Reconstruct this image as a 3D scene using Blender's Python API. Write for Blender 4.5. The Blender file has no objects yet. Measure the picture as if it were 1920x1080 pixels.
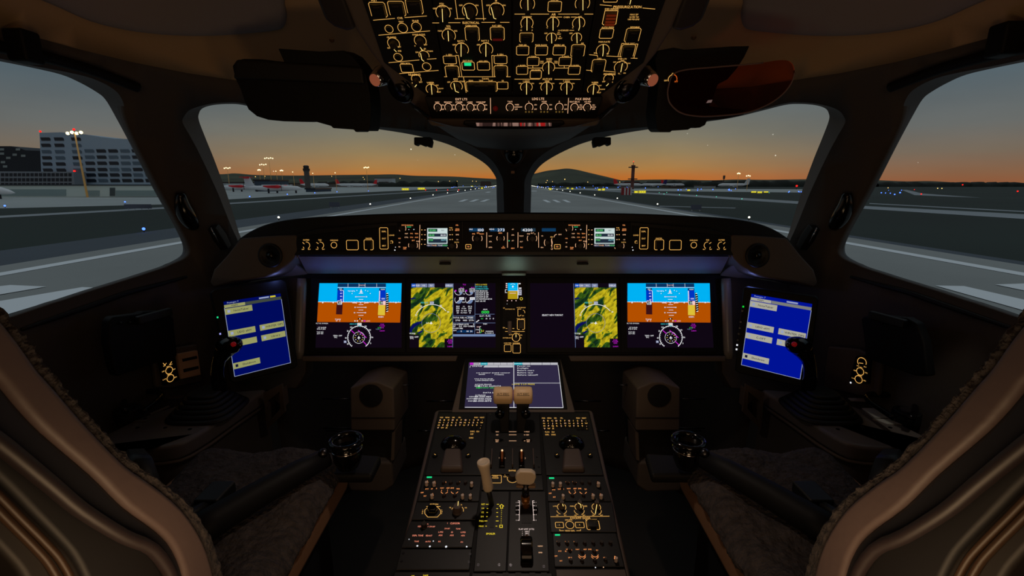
import bpy, math, random
from mathutils import Vector, Matrix
from mathutils.geometry import delaunay_2d_cdt
from mathutils.bvhtree import BVHTree
random.seed(7)
R = math.radians
sc = bpy.context.scene
COL = sc.collection

# ------------------------------------------------------------------ camera
FPX, CXP, CYP = 860.0, 963.5, 540.0
TILT = math.atan(195 / FPX)
CAM = Vector((0, 0, 1.45))
FWD = Vector((0, math.cos(TILT), -math.sin(TILT)))
UPV = Vector((0, math.sin(TILT), math.cos(TILT)))
cd = bpy.data.cameras.new('camera'); cam = bpy.data.objects.new('camera', cd); COL.objects.link(cam)
cd.sensor_width = 36; cd.lens = FPX / 1920 * 36; cd.clip_start = 0.02; cd.clip_end = 20000
cd.shift_x = (960 - CXP) / 1920
cam.location = CAM; cam.rotation_euler = (R(90) - TILT, 0, 0)
sc.camera = cam
cd.dof.use_dof = False
sc.view_settings.view_transform = 'Standard'; sc.view_settings.look = 'None'
sc.view_settings.exposure = 0; sc.view_settings.gamma = 1; sc.view_settings.use_curve_mapping = False
sc.cycles.use_denoising = True
sc.cycles.max_bounces = 6; sc.cycles.transparent_max_bounces = 12
sc.cycles.sample_clamp_indirect = 2.0

# ------------------------------------------------------------------ dusk sky (the only daylight)
def lin(c):
    return tuple(((x / 255) / 12.92 if x / 255 <= .04045 else ((x / 255 + .055) / 1.055) ** 2.4) for x in c)
world = bpy.data.worlds.new('dusk_sky'); sc.world = world; world.use_nodes = True
nt = world.node_tree; N = nt.nodes; L = nt.links; N.clear()
wo = N.new('ShaderNodeOutputWorld'); bg = N.new('ShaderNodeBackground'); L.new(bg.outputs[0], wo.inputs[0])
tc = N.new('ShaderNodeTexCoord'); sx = N.new('ShaderNodeSeparateXYZ'); L.new(tc.outputs['Generated'], sx.inputs[0])
def ramp(stops, nodes=None):
    r = (nodes or N).new('ShaderNodeValToRGB'); e = r.color_ramp.elements
    while len(e) > 1: e.remove(e[-1])
    e[0].position = stops[0][0]; e[0].color = (*lin(stops[0][1]), 1)
    for p, c in stops[1:]:
        k = e.new(p); k.color = (*lin(c), 1)
    return r
rf = ramp([(0, (206, 112, 42)), (.014, (202, 116, 50)), (.03, (184, 130, 72)), (.06, (160, 132, 92)), (.09, (140, 128, 106)), (.13, (124, 124, 118)), (.2, (112, 118, 122)), (.3, (98, 110, 118)), (.55, (104, 114, 122)), (1, (176, 178, 180))])
rs = ramp([(0, (160, 96, 62)), (.018, (148, 104, 76)), (.05, (130, 112, 96)), (.09, (112, 111, 108)), (.16, (92, 103, 110)), (.34, (74, 94, 107)), (.55, (96, 108, 118)), (1, (176, 178, 180))])
for r_ in (rf, rs): L.new(sx.outputs[2], r_.inputs[0])
ab = N.new('ShaderNodeMath'); ab.operation = 'ABSOLUTE'; L.new(sx.outputs[0], ab.inputs[0])
mr = N.new('ShaderNodeMapRange'); mr.inputs[1].default_value = .3; mr.inputs[2].default_value = .62; L.new(ab.outputs[0], mr.inputs[0])
mx = N.new('ShaderNodeMix'); mx.data_type = 'RGBA'; L.new(mr.outputs[0], mx.inputs[0]); L.new(rf.outputs[0], mx.inputs[6]); L.new(rs.outputs[0], mx.inputs[7])
# thin streaky cloud
mp = N.new('ShaderNodeMapping'); mp.inputs['Scale'].default_value = (1.5, 1.5, 5); L.new(tc.outputs['Generated'], mp.inputs[0])
cn = N.new('ShaderNodeTexNoise'); cn.inputs['Scale'].default_value = 2.2; cn.inputs['Detail'].default_value = 4; L.new(mp.outputs[0], cn.inputs[0])
cr = N.new('ShaderNodeMapRange'); cr.inputs[1].default_value = .35; cr.inputs[2].default_value = .75; cr.inputs[3].default_value = .92; cr.inputs[4].default_value = 1.08; L.new(cn.outputs[0], cr.inputs[0])
vm = N.new('ShaderNodeVectorMath'); vm.operation = 'SCALE'; L.new(mx.outputs[2], vm.inputs[0]); L.new(cr.outputs[0], vm.inputs[3])
# stars
vo = N.new('ShaderNodeTexVoronoi'); vo.inputs['Scale'].default_value = 30; L.new(tc.outputs['Generated'], vo.inputs[0])
st = N.new('ShaderNodeMath'); st.operation = 'LESS_THAN'; st.inputs[1].default_value = .034; L.new(vo.outputs['Distance'], st.inputs[0])
sep = N.new('ShaderNodeSeparateColor'); L.new(vo.outputs['Color'], sep.inputs[0])
sb = N.new('ShaderNodeMath'); sb.operation = 'MULTIPLY'; L.new(st.outputs[0], sb.inputs[0]); L.new(sep.outputs[0], sb.inputs[1])
sz = N.new('ShaderNodeMath'); sz.operation = 'GREATER_THAN'; sz.inputs[1].default_value = .01; L.new(sx.outputs[2], sz.inputs[0])
sm = N.new('ShaderNodeMath'); sm.operation = 'MULTIPLY'; L.new(sb.outputs[0], sm.inputs[0]); L.new(sz.outputs[0], sm.inputs[1])
sv = N.new('ShaderNodeVectorMath'); sv.operation = 'SCALE'; sv.inputs[0].default_value = (1.6, 1.5, 1.3); L.new(sm.outputs[0], sv.inputs[3])
ad = N.new('ShaderNodeVectorMath'); ad.operation = 'ADD'; L.new(vm.outputs[0], ad.inputs[0]); L.new(sv.outputs[0], ad.inputs[1])
L.new(ad.outputs[0], bg.inputs[0]); bg.inputs[1].default_value = 1.0

# ------------------------------------------------------------------ cabin lamps: two dim dome lights behind the seats, a chart lamp over the right console, added fill lights
def lamp(name, kind, loc, energy, color, size=.1, target=None, spot=None, blend=.5):
    ld = bpy.data.lights.new(name, kind); ld.energy = energy; ld.color = color
    if kind == 'AREA': ld.size = size
    else: ld.shadow_soft_size = size
    if spot: ld.spot_size = R(spot); ld.spot_blend = blend
    o = bpy.data.objects.new(name, ld); COL.objects.link(o); o.location = loc
    if target: o.rotation_euler = (Vector(target) - Vector(loc)).to_track_quat('-Z', 'Y').to_euler()
    return o
WARM = (1, .62, .36)
lamp('rear_fill_glow', 'AREA', (0, -1.15, 1.35), 1.5, WARM, .7, target=(0, .6, 1.2))  # unseen warm fill added behind the seats for ceiling and levers
for x_ in (-.25, .25): lamp('ceiling_fill_glow', 'AREA', (x_, .32, .95), .5, (1, .66, .36), .16, target=(x_ * 2.6, 1.4, 1.9))  # unseen upward fills added to brighten the ceiling
lamp('pedestal_flood_glow', 'SPOT', (0, 1.10, 1.60), 4.5, (1, .80, .66), .02, target=(0, .98, .7), spot=120, blend=1)
lamp('dome_lamp_glow', 'AREA', (-.3, -.55, 1.86), .35, WARM, .14, target=(-.1, .7, .6))
lamp('dome_lamp_glow', 'AREA', (.3, -.55, 1.86), .35, WARM, .14, target=(.1, .7, .6))
lamp('chart_lamp_glow', 'SPOT', (1.06, 1.02, 1.42), 1.3, (1, .93, .8), .01, target=(1.15, 1.17, .77), spot=26, blend=.8)

# LED flood strips tucked along the top of the instrument panel, blue at the ends, pale green in the middle
for x_, c_, e_, w_ in ((-.55, (.13, .2, 1), .035, .34), (.55, (.13, .2, 1), .035, .34), (-.25, (.8, .8, .5), .006, .3), (.25, (.8, .8, .5), .006, .3), (0, (.6, 1, .8), .016, .06)):
    o = lamp('panel_flood_strip', 'AREA', (x_, 1.560, 1.128), e_, c_, .03, target=(x_, 1.565, 1.3)); o.data.shape = 'RECTANGLE'; o.data.size = w_; o.data.size_y = .02
for x_ in (-.79, .79): lamp('panel_flood_strip', 'POINT', (x_, 1.50, 1.14), .05, (.2, .3, 1), .008)
# ------------------------------------------------------------------ materials
MATS = {}
def mat(name, col=(30, 30, 30), rough=.6, metal=0, spec=.5, emit=None, es=1, noise=0, nscale=40, bump=0, bscale=200, alpha=1, samp=None):
    if name in MATS: return MATS[name]
    m = bpy.data.materials.new(name); m.use_nodes = True; n = m.node_tree.nodes; l = m.node_tree.links
    p = n['Principled BSDF']
    c = lin(col); p.inputs['Base Color'].default_value = (*c, 1)
    p.inputs['Roughness'].default_value = rough; p.inputs['Metallic'].default_value = metal
    p.inputs['Specular IOR Level'].default_value = spec
    if emit:
        p.inputs['Emission Color'].default_value = (*lin(emit), 1); p.inputs['Emission Strength'].default_value = es
    if noise or bump:
        t = n.new('ShaderNodeTexCoord')
    if noise:
        a = n.new('ShaderNodeTexNoise'); a.inputs['Scale'].default_value = nscale; a.inputs['Detail'].default_value = 5; l.new(t.outputs['Object'], a.inputs[0])
        r = n.new('ShaderNodeValToRGB'); e = r.color_ramp.elements
        e[0].position = .3; e[0].color = (*[x * (1 - noise) for x in c], 1); e[1].position = .7; e[1].color = (*[x * (1 + noise) for x in c], 1)
        l.new(a.outputs[0], r.inputs[0]); l.new(r.outputs[0], p.inputs['Base Color'])
    if bump:
        a = n.new('ShaderNodeTexNoise'); a.inputs['Scale'].default_value = bscale; a.inputs['Detail'].default_value = 3; l.new(t.outputs['Object'], a.inputs[0])
        b = n.new('ShaderNodeBump'); b.inputs['Strength'].default_value = bump; b.inputs['Distance'].default_value = .01; l.new(a.outputs[0], b.inputs['Height']); l.new(b.outputs[0], p.inputs['Normal'])
    MATS[name] = m
    return m
def emis(name, col, s=1.0, samp=None):
    if name in MATS: return MATS[name]
    m = bpy.data.materials.new(name); m.use_nodes = True; n = m.node_tree.nodes; l = m.node_tree.links; n.clear()
    o = n.new('ShaderNodeOutputMaterial'); e = n.new('ShaderNodeEmission'); e.inputs[0].default_value = (*lin(col), 1); e.inputs[1].default_value = s
    l.new(e.outputs[0], o.inputs[0]); MATS[name] = m
    if samp: m.cycles.emission_sampling = samp
    return m
def glass(name, tint=(235, 240, 240), refl=.06, rough=.02, fcol=(255, 255, 255)):
    m = bpy.data.materials.new(name); m.use_nodes = True; n = m.node_tree.nodes; l = m.node_tree.links; n.clear()
    o = n.new('ShaderNodeOutputMaterial'); t = n.new('ShaderNodeBsdfTransparent'); t.inputs[0].default_value = (*lin(tint), 1)
    g = n.new('ShaderNodeBsdfGlossy'); g.inputs['Roughness'].default_value = rough; g.inputs[0].default_value = (*lin(fcol), 1)
    x = n.new('ShaderNodeMixShader'); f = n.new('ShaderNodeLayerWeight'); f.inputs[0].default_value = refl
    l.new(f.outputs['Fresnel'], x.inputs[0]); l.new(t.outputs[0], x.inputs[1]); l.new(g.outputs[0], x.inputs[2]); l.new(x.outputs[0], o.inputs[0])
    MATS[name] = m; return m

AMBER = emis('amber_backlight', (250, 188, 98), .95)
AMBERHI = emis('amber_pointer_light', (255, 222, 130), 1.3)
ORANGE = emis('orange_backlight', (255, 158, 92), 1.15)
PINKISH = emis('pale_orange_backlight', (255, 196, 150), 1.0)
YELLOW = emis('yellow_backlight', (255, 224, 60), .9)
WHITE = emis('white_display_light', (240, 242, 248), 1.0)
GREENL = emis('green_annunciator_light', (30, 225, 140), 1.0)
REDL = emis('red_annunciator_light', (200, 20, 15), .8)
BLK = mat('black_plastic', (16, 16, 17), .55)
BLK2 = mat('matt_black_panel', (9, 9, 11), .62, spec=.3)
GLOSSBLK = mat('glossy_black', (8, 8, 9), .12)
DKBTN = mat('dark_button_cap', (14, 12, 11), .35)
KNOBM = mat('dark_brown_knob', (40, 28, 22), .5)
TAN = mat('tan_ceiling_liner', (190, 154, 110), .6, bump=.05)
BRN = mat('taupe_liner_plastic', (92, 80, 70), .62, bump=.05)
GREYP = mat('grey_cabin_panel', (128, 118, 112), .6, bump=.04)
DKLIN = mat('dark_window_liner', (80, 72, 66), .65, bump=.05)
CHROME = mat('chrome', (200, 200, 205), .12, 1)
STEEL = mat('dark_steel', (70, 70, 75), .3, 1)
PEDM = mat('pedestal_grey_brown', (84, 72, 68), .5)
CREAM = mat('cream_handle_plastic', (232, 212, 186), .4)

# ------------------------------------------------------------------ pixel rays onto real planes
def ray(px, py):
    return FWD + UPV * ((CYP - py) / FPX) + Vector(((px - CXP) / FPX, 0, 0))
def at(px, py, Y):
    d = ray(px, py); return CAM + d * ((Y - CAM.y) / d.y)
def atZ(px, py, Z):
    d = ray(px, py); return CAM + d * ((Z - CAM.z) / d.z)
def atX(px, py, X):
    d = ray(px, py); return CAM + d * ((X - CAM.x) / d.x)
GZ = -3.25
def G(px, py, h=0):
    p = atZ(px, py, GZ); p.z += h; return p

class Fr:
    """a flat panel in the cockpit: origin, right, up, outward normal"""
    def __init__(s, O, a=0, yaw=0, u=None, v=None):
        s.O = Vector(O)
        if u is None:
            a = R(a); yw = R(yaw)
            s.v = Vector((0, math.sin(a), math.cos(a))); s.n = Vector((0, -math.cos(a), math.sin(a))); s.u = Vector((1, 0, 0))
            if yaw:
                q = Matrix.Rotation(yw, 3, 'Z'); s.u = q @ s.u; s.v = q @ s.v; s.n = q @ s.n
        else:
            s.u = Vector(u).normalized(); s.n = s.u.cross(Vector(v)).normalized(); s.v = s.n.cross(s.u)
        s.M = Matrix((s.u.to_4d(), s.v.to_4d(), s.n.to_4d(), (0, 0, 0, 1)))
        s.M = Matrix(((s.u.x, s.v.x, s.n.x, s.O.x), (s.u.y, s.v.y, s.n.y, s.O.y), (s.u.z, s.v.z, s.n.z, s.O.z), (0, 0, 0, 1)))
    def l(s, px, py, h=0):
        d = ray(px, py); o = s.O + s.n * h
        p = CAM + d * ((o - CAM).dot(s.n) / d.dot(s.n)) - s.O
        return Vector((p.dot(s.u), p.dot(s.v)))
    def w(s, u, v, h=0): return s.O + s.u * u + s.v * v + s.n * h
    def sc(s, px, py, h=0):
        a = s.l(px - 1, py, h); b = s.l(px + 1, py, h); c = s.l(px, py - 1, h); d = s.l(px, py + 1, h)
        return (b - a).length / 2, (d - c).length / 2

# ------------------------------------------------------------------ objects
def tag(o, label=None, cat=None, group=None, kind=None):
    if label: o['label'] = label
    if cat: o['category'] = cat
    if group: o['group'] = group
    if kind: o['kind'] = kind
    return o
def thing(name, label, cat, M=None, group=None, loc=None):
    o = bpy.data.objects.new(name, None); COL.objects.link(o); o.empty_display_size = .02
    if M is not None: o.matrix_basis = M
    if loc is not None: o.location = loc
    return tag(o, label, cat, group)
class MB:
    def __init__(s): s.v = []; s.f = []; s.m = []; s.mats = []
    def mi(s, m):
        if m not in s.mats: s.mats.append(m)
        return s.mats.index(m)
    def add(s, vs, fs, m):
        b = len(s.v); k = s.mi(m); s.v += [tuple(x) for x in vs]
        for f in fs: s.f.append([b + i for i in f]); s.m.append(k)
        return s
    def quad(s, a, b, c, d, m): return s.add([a, b, c, d], [(0, 1, 2, 3)], m)
    def poly(s, pts, z, m): return s.add([(p[0], p[1], z) for p in pts], [tuple(range(len(pts)))], m)
    def box(s, x0, x1, y0, y1, z0, z1, m):
        v = [(x, y, z) for z in (z0, z1) for y in (y0, y1) for x in (x0, x1)]
        return s.add(v, [(0, 2, 3, 1), (4, 5, 7, 6), (0, 1, 5, 4), (2, 6, 7, 3), (0, 4, 6, 2), (1, 3, 7, 5)], m)
    def prism(s, pts, z0, z1, m, sc1=1.0):
        n = len(pts); cx = sum(p[0] for p in pts) / n; cy = sum(p[1] for p in pts) / n
        v = [(p[0], p[1], z0) for p in pts] + [(cx + (p[0] - cx) * sc1, cy + (p[1] - cy) * sc1, z1) for p in pts]
        area = sum(pts[i][0] * pts[(i + 1) % n][1] - pts[(i + 1) % n][0] * pts[i][1] for i in range(n))
        f = [tuple(range(n - 1, -1, -1)), tuple(range(n, 2 * n))] + [(i, (i + 1) % n, n + (i + 1) % n, n + i) for i in range(n)]
        if area < 0: f = [tuple(reversed(x)) for x in f]
        return s.add(v, f, m)
    def cyl(s, x, y, r, z0, z1, m, n=20, r1=None):
        r1 = r if r1 is None else r1
        v = [(x + rr * math.cos(2 * math.pi * i / n), y + rr * math.sin(2 * math.pi * i / n), z) for z, rr in ((z0, r), (z1, r1)) for i in range(n)]
        f = [tuple(range(n - 1, -1, -1)), tuple(range(n, 2 * n))] + [(i, (i + 1) % n, n + (i + 1) % n, n + i) for i in range(n)]
        return s.add(v, f, m)
    def lathe(s, prof, m, n=24, org=(0, 0, 0), ax=(0, 0, 1)):
        A = Vector(ax).normalized(); B = A.orthogonal().normalized(); Cc = A.cross(B); o = Vector(org); v = []; f = []
        for r, z in prof:
            for i in range(n):
                t = 2 * math.pi * i / n; v.append(o + A * z + (B * math.cos(t) + Cc * math.sin(t)) * r)
        for k in range(len(prof) - 1):
            for i in range(n):
                j = (i + 1) % n; f.append((k * n + i, k * n + j, (k + 1) * n + j, (k + 1) * n + i))
        f.append(tuple(range(n - 1, -1, -1))); q = (len(prof) - 1) * n; f.append(tuple(range(q, q + n)))
        return s.add(v, f, m)
    def tube(s, pts, r, m, n=8, closed=False):
        P = [Vector(p) for p in pts]; k = len(P); v = []; f = []; rr = r if hasattr(r, '__len__') else [r] * k; prev = None
        for i, p in enumerate(P):
            a = P[(i - 1) % k] if closed or i else P[i]; b = P[(i + 1) % k] if closed or i < k - 1 else P[i]
            t = (b - a).normalized()
            if prev is None: B = t.orthogonal().normalized()
            else:
                B = prev - t * prev.dot(t); B = B.normalized() if B.length > 1e-6 else t.orthogonal().normalized()
            prev = B; Cc = t.cross(B)
            for j in range(n):
                q = 2 * math.pi * j / n; v.append(p + (B * math.cos(q) + Cc * math.sin(q)) * rr[i])
        for i in range(k if closed else k - 1):
            for j in range(n):
                a = i * n; b = ((i + 1) % k) * n; f.append((a + j, a + (j + 1) % n, b + (j + 1) % n, b + j))
        if not closed: f.append(tuple(range(n - 1, -1, -1))); f.append(tuple(range((k - 1) * n, k * n)))
        return s.add(v, f, m)
    def sphere(s, c, r, m, n=10, sc3=(1, 1, 1)):
        prof = []; 
        v = []; f = []
        for i in range(n + 1):
            t = math.pi * i / n
            for j in range(2 * n):
                q = math.pi * j / n; v.append((c[0] + r * sc3[0] * math.sin(t) * math.cos(q), c[1] + r * sc3[1] * math.sin(t) * math.sin(q), c[2] + r * sc3[2] * math.cos(t)))
        for i in range(n):
            for j in range(2 * n):
                k = (j + 1) % (2 * n); f.append((i * 2 * n + j, (i + 1) * 2 * n + j, (i + 1) * 2 * n + k, i * 2 * n + k))
        return s.add(v, f, m)
    def mesh(s, name):
        me = bpy.data.meshes.new(name); me.from_pydata(s.v, [], s.f)
        for m in s.mats: me.materials.append(m)
        me.polygons.foreach_set('material_index', s.m); me.update(); return me
    def build(s, name, parent=None, world=False, smooth=False, bevel=0, seg=2, loc=None):
        if not s.v: return None
        if world and parent is not None:
            I = chain(parent).inverted(); s.v = [tuple(I @ Vector(p)) for p in s.v]
        if loc is not None:
            l0 = Vector(loc); s.v = [tuple(Vector(p) - l0) for p in s.v]
        me = s.mesh(name); o = bpy.data.objects.new(name, me); COL.objects.link(o)
        if parent is not None: o.parent = parent
        if loc is not None: o.location = loc
        if bevel:
            b = o.modifiers.new('bevel', 'BEVEL'); b.width = bevel; b.segments = seg; b.limit_method = 'ANGLE'; b.angle_limit = R(35)
        if smooth or bevel:
            try: me.shade_smooth()
            except Exception: me.polygons.foreach_set('use_smooth', [True] * len(me.polygons))
            if not smooth == 'all':
                w = o.modifiers.new('wn', 'EDGE_SPLIT') if not bevel else o.modifiers.new('wn', 'WEIGHTED_NORMAL')
        return o
def chain(o):
    M = o.matrix_basis.copy(); p = o.parent
    while p: M = p.matrix_basis @ M; p = p.parent
    return M
def mirror_px(pts): return [(1927 - x, y) for x, y in pts]

# ------------------------------------------------------------------ lettering: one triangulated mesh per character, reused
_G = {}
def glyph(ch):
    if ch in _G: return _G[ch]
    cu = bpy.data.curves.new('g', 'FONT'); cu.body = ch; cu.size = 1; cu.resolution_u = 2; cu.offset = 0 if ch in 'MWmwNKR8' else .01; cu.fill_mode = 'FRONT'
    o = bpy.data.objects.new('g', cu); me = bpy.data.meshes.new_from_object(o)
    vs = [(v.co.x, v.co.y) for v in me.vertices]; fs = [tuple(p.vertices) for p in me.polygons]
    bpy.data.objects.remove(o); bpy.data.curves.remove(cu); bpy.data.meshes.remove(me)
    if vs:
        x0 = min(v[0] for v in vs); x1 = max(v[0] for v in vs); vs = [(a - x0, b) for a, b in vs]; w = x1 - x0
    else: w = .3
    _G[ch] = (vs, fs, w); return _G[ch]
def text2d(mb, s, cx, cy, h, m, z, sx=1.0, align='c', width=None, rot=0):
    """cap height h, centre (cx, cy), in the local plane"""
    k = h / .70; adv = .09; tot = 0
    for ch in s: tot += (glyph(ch)[2] if ch != ' ' else .25) + adv
    tot = (tot - adv) * k * sx
    if width: sx = sx * width / tot; tot = width
    x = -tot / 2 if align == 'c' else (0 if align == 'l' else -tot)
    cr_, sr_ = math.cos(rot), math.sin(rot)
    for ch in s:
        if ch == ' ': x += (.25 + adv) * k * sx; continue
        vs, fs, w = glyph(ch); P = []
        for a, b in vs:
            X = x + a * k * sx; Y = b * k - h / 2; P.append((cx + X * cr_ - Y * sr_, cy + X * sr_ + Y * cr_, z))
        mb.add(P, fs, m); x += (w + adv) * k * sx
def stroke(mb, pts, w, m, z, closed=False):
    """a drawn line of width w in the local plane"""
    n = len(pts); P = [Vector(p[:2]) for p in pts]
    for i in range(n if closed else n - 1):
        a = P[i]; b = P[(i + 1) % n]; d = b - a
        if d.length < 1e-9: continue
        d.normalize(); q = Vector((-d.y, d.x)) * w / 2; e = d * w * .3
        mb.add([(*(a - q - e), z), (*(b - q + e), z), (*(b + q + e), z), (*(a + q - e), z)], [(0, 1, 2, 3)], m)
def arcpts(cx, cy, r, a0, a1, n=22, ry=None):
    ry = ry or r
    return [(cx + r * math.cos(R(a0 + (a1 - a0) * i / n)), cy + ry * math.sin(R(a0 + (a1 - a0) * i / n))) for i in range(n + 1)]

def panel(F, root, spec, mt=AMBER, lw=.85, z=.0008, knobh=.012, th=1.0, kscale=.62):
    """reads a list of controls; each control becomes a part of the panel, the printed lettering one part"""
    leg = MB()
    for line in spec.strip().splitlines():
        q = line.split()
        if not q: continue
        c = q[0]; mm = mt
        if '!' in c: mm = {'y': YELLOW, 'o': ORANGE, 'p': PINKISH, 'w': WHITE, 'g': GREENL, 'a': AMBERHI, 'm': AMBER}[c[2]]; c = c[0]
        if c == 't':
            x, y, h = map(float, q[1:4]); u = F.l(x, y, z); a, b = F.sc(x, y, z)
            text2d(leg, ' '.join(q[4:]).replace('_', ' '), u.x, u.y, h * b * .93, mm, z, sx=a / b * .98)
        elif c == 'T':
            x, y, h = map(float, q[1:4]); zt = z + .0045; u = F.l(x, y, zt); a, b = F.sc(x, y, zt)
            text2d(leg, ' '.join(q[4:]).replace('_', ' '), u.x, u.y, h * b, mm, zt, sx=a / b * .98)
        elif c == 'l':
            v = list(map(float, q[1:])); P = [F.l(v[i], v[i + 1], z) for i in range(0, len(v), 2)]
            stroke(leg, P, lw * F.sc(v[0], v[1])[0], mm, z)
        elif c == 'a':
            x, y, r, a0, a1 = map(float, q[1:6]); u = F.l(x, y, z); a, b = F.sc(x, y, z)
            stroke(leg, arcpts(u.x, u.y, r * a, a0, a1), lw * a, mm, z)
        elif c == 'd':
            x, y, r = map(float, q[1:4]); u = F.l(x, y, z); a, b = F.sc(x, y, z)
            leg.poly(arcpts(u.x, u.y, r * a, 0, 345, 10), z, mm)
        elif c in 'rg':
            x, y, w, h = map(float, q[1:5]); u = F.l(x, y, 0); a, b = F.sc(x, y, 0); W = w * a / 2; H = h * b / 2
            k = min(W, H) * .2; B = MB(); bh = .004 if c == 'r' else .009
            i = 1.6 * a
            B.prism([(-W + i, -H + i), (W - i, -H + i), (W - i, H - i), (-W + i, H - i)], 0, bh if W > .008 else .002, DKBTN, .92)
            if c == 'g': B.box(-W * .45, W * .45, H * .55, H * .7, bh, bh + .0015, KNOBM)
            o = B.build('push_button' if c == 'r' else 'guarded_switch', root, bevel=.0008, seg=1); o.location = (u.x, u.y, 0)
            T = MB()
            rim = [(-W + k, -H), (W - k, -H), (W, -H + k), (W, H - k), (W - k, H), (-W + k, H), (-W, H - k), (-W, -H + k)]
            if c == 'r': stroke(T, rim, lw * a, mm, z, True)
            else: stroke(T, [(-W + 3 * k, -H), (-W + k, -H), (-W, -H + k), (-W, H - k), (-W + k, H), (W - k, H), (W, H - k), (W, -H + k), (W - k, -H), (W - 3 * k, -H)], lw * a, mm, z)
            T.build('light_outline', o)
        elif c == 'c':
            x, y, r = map(float, q[1:4]); u = F.l(x, y, 0); a, b = F.sc(x, y, 0)
            B = MB(); B.cyl(0, 0, r * a * .78, 0, .004, DKBTN, 16, r * a * .7); o = B.build('round_button', root, smooth=True); o.location = (u.x, u.y, 0)
            T = MB(); stroke(T, arcpts(0, 0, r * a, 0, 360, 24), lw * a, mm, z); T.build('light_outline', o)
        elif c in 'kmKn':
            # knob: cx cy r  [pointer x0 y0 x1 y1 ...]
            v = list(map(float, q[1:])); x, y, r = v[:3]; u = F.l(x, y, 0); a, b = F.sc(x, y, 0)
            rr = r * a * kscale; kh = knobh if c in 'kn' else .02
            B = MB(); B.lathe([(rr * 1.12, 0), (rr * 1.12, kh * .25), (rr, kh * .3), (rr * .9, kh * .92), (rr * .8, kh)], KNOBM if c != 'K' else PEDM, 18)
            B.box(-rr * .2, rr * .2, -rr * .95, rr * .95, kh * .8, kh * 1.15, KNOBM if c != 'K' else PEDM)
            o = B.build('rotary_knob', root, smooth=True); o.location = (u.x, u.y, 0)
            if len(v) > 3:
                T = MB(); hh = kh * 1.16
                P = [F.l(v[i], v[i + 1], hh) - u for i in range(3, len(v), 2)]
                stroke(T, P, lw * 1.25 * a, AMBERHI if mm is AMBER else mm, hh); T.build('pointer', o)
            if c in 'kK': stroke(leg, arcpts(u.x, u.y, r * a, -38, 218, 26), lw * a, mm, z)
            if c == 'm': stroke(leg, arcpts(u.x, u.y, r * a, -60, 240, 26), lw * a, mm, z)
    leg.build('backlit_lettering', root)
def plate(F, root, pts, z0=-.012, z1=0, m=None, name='face_plate', bevel=.0015):
    B = MB(); B.prism([F.l(x, y, z1) for x, y in pts], z0, z1, m or BLK2); return B.build(name, root, bevel=bevel, seg=1)
def screws(F, root, pts, r=3, m=None, h=.002):
    for x, y in pts:
        u = F.l(x, y); a, b = F.sc(x, y); B = MB(); B.cyl(0, 0, r * a, 0, h, m or STEEL, 12, r * a * .8); B.box(-r * a * .7, r * a * .7, -r * a * .12, r * a * .12, h, h + .0003, BLK)
        o = B.build('screw', root); o.location = (u.x, u.y, 0)
# ------------------------------------------------------------------ cabin shell: one curved liner with window openings
ZS, ZH = 1.1, .92
PLAN = [(-1.28, -1.3), (-1.28, -.6), (-1.28, 0), (-1.26, .6), (-1.19, 1.15), (-1.04, 1.68), (-.80, 2.05), (-.42, 2.28), (0, 2.36)]
PLAN = PLAN + [(-x, y) for x, y in reversed(PLAN[:-1])]
def catmull(P, k, closed=False):
    n = len(P); out = []
    for i in range(n if closed else n - 1):
        p = [Vector(P[(i + j) % n]) if closed else Vector(P[min(max(i + j, 0), n - 1)]) for j in (-1, 0, 1, 2)]
        for q in range(k):
            t = q / k
            out.append(.5 * ((2 * p[1]) + (p[2] - p[0]) * t + (2 * p[0] - 5 * p[1] + 4 * p[2] - p[3]) * t * t + (-p[0] + 3 * p[1] - 3 * p[2] + p[3]) * t ** 3))
    if not closed: out.append(Vector(P[-1]))
    return out
PC = catmull(PLAN, 6); NP_ = len(PC) - 1
def S(s, t):
    x = min(max(s, 0), 1) * NP_; i = min(int(x), NP_ - 1); p = PC[i].lerp(PC[i + 1], x - i)
    if t <= .5:
        g = .93 + .07 * min(1, t / .35)
        return Vector((p.x * g, p.y if p.y < 1 else 1 + (p.y - 1) * g, t * 2 * ZS))
    fr = min(max((p.y - 1.0) / 1.0, 0), 1); pw = 3.6 - 1.3 * fr
    ph = min((t - .5) * 2, 1) * math.pi / 2
    z = ZS + ZH * math.sin(ph) ** (2 / pw); f = 1 - max(math.cos(ph), 0) ** (2 / pw)
    sp = Vector((0, min(p.y, .85))); q = p.lerp(sp, f)
    return Vector((q.x, q.y, z))
NI, NJ = 120, 72
gv = [S(i / NI, j / NJ) for j in range(NJ + 1) for i in range(NI + 1)]
gf = [(j * (NI + 1) + i, j * (NI + 1) + i + 1, (j + 1) * (NI + 1) + i + 1, (j + 1) * (NI + 1) + i) for j in range(NJ) for i in range(NI)]
bvh = BVHTree.FromPolygons(gv, gf)
def cast(px, py):
    d = ray(px, py); h, n_, idx, dist = bvh.ray_cast(CAM, d.normalized())
    return h, dist / d.length, idx, d
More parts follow.
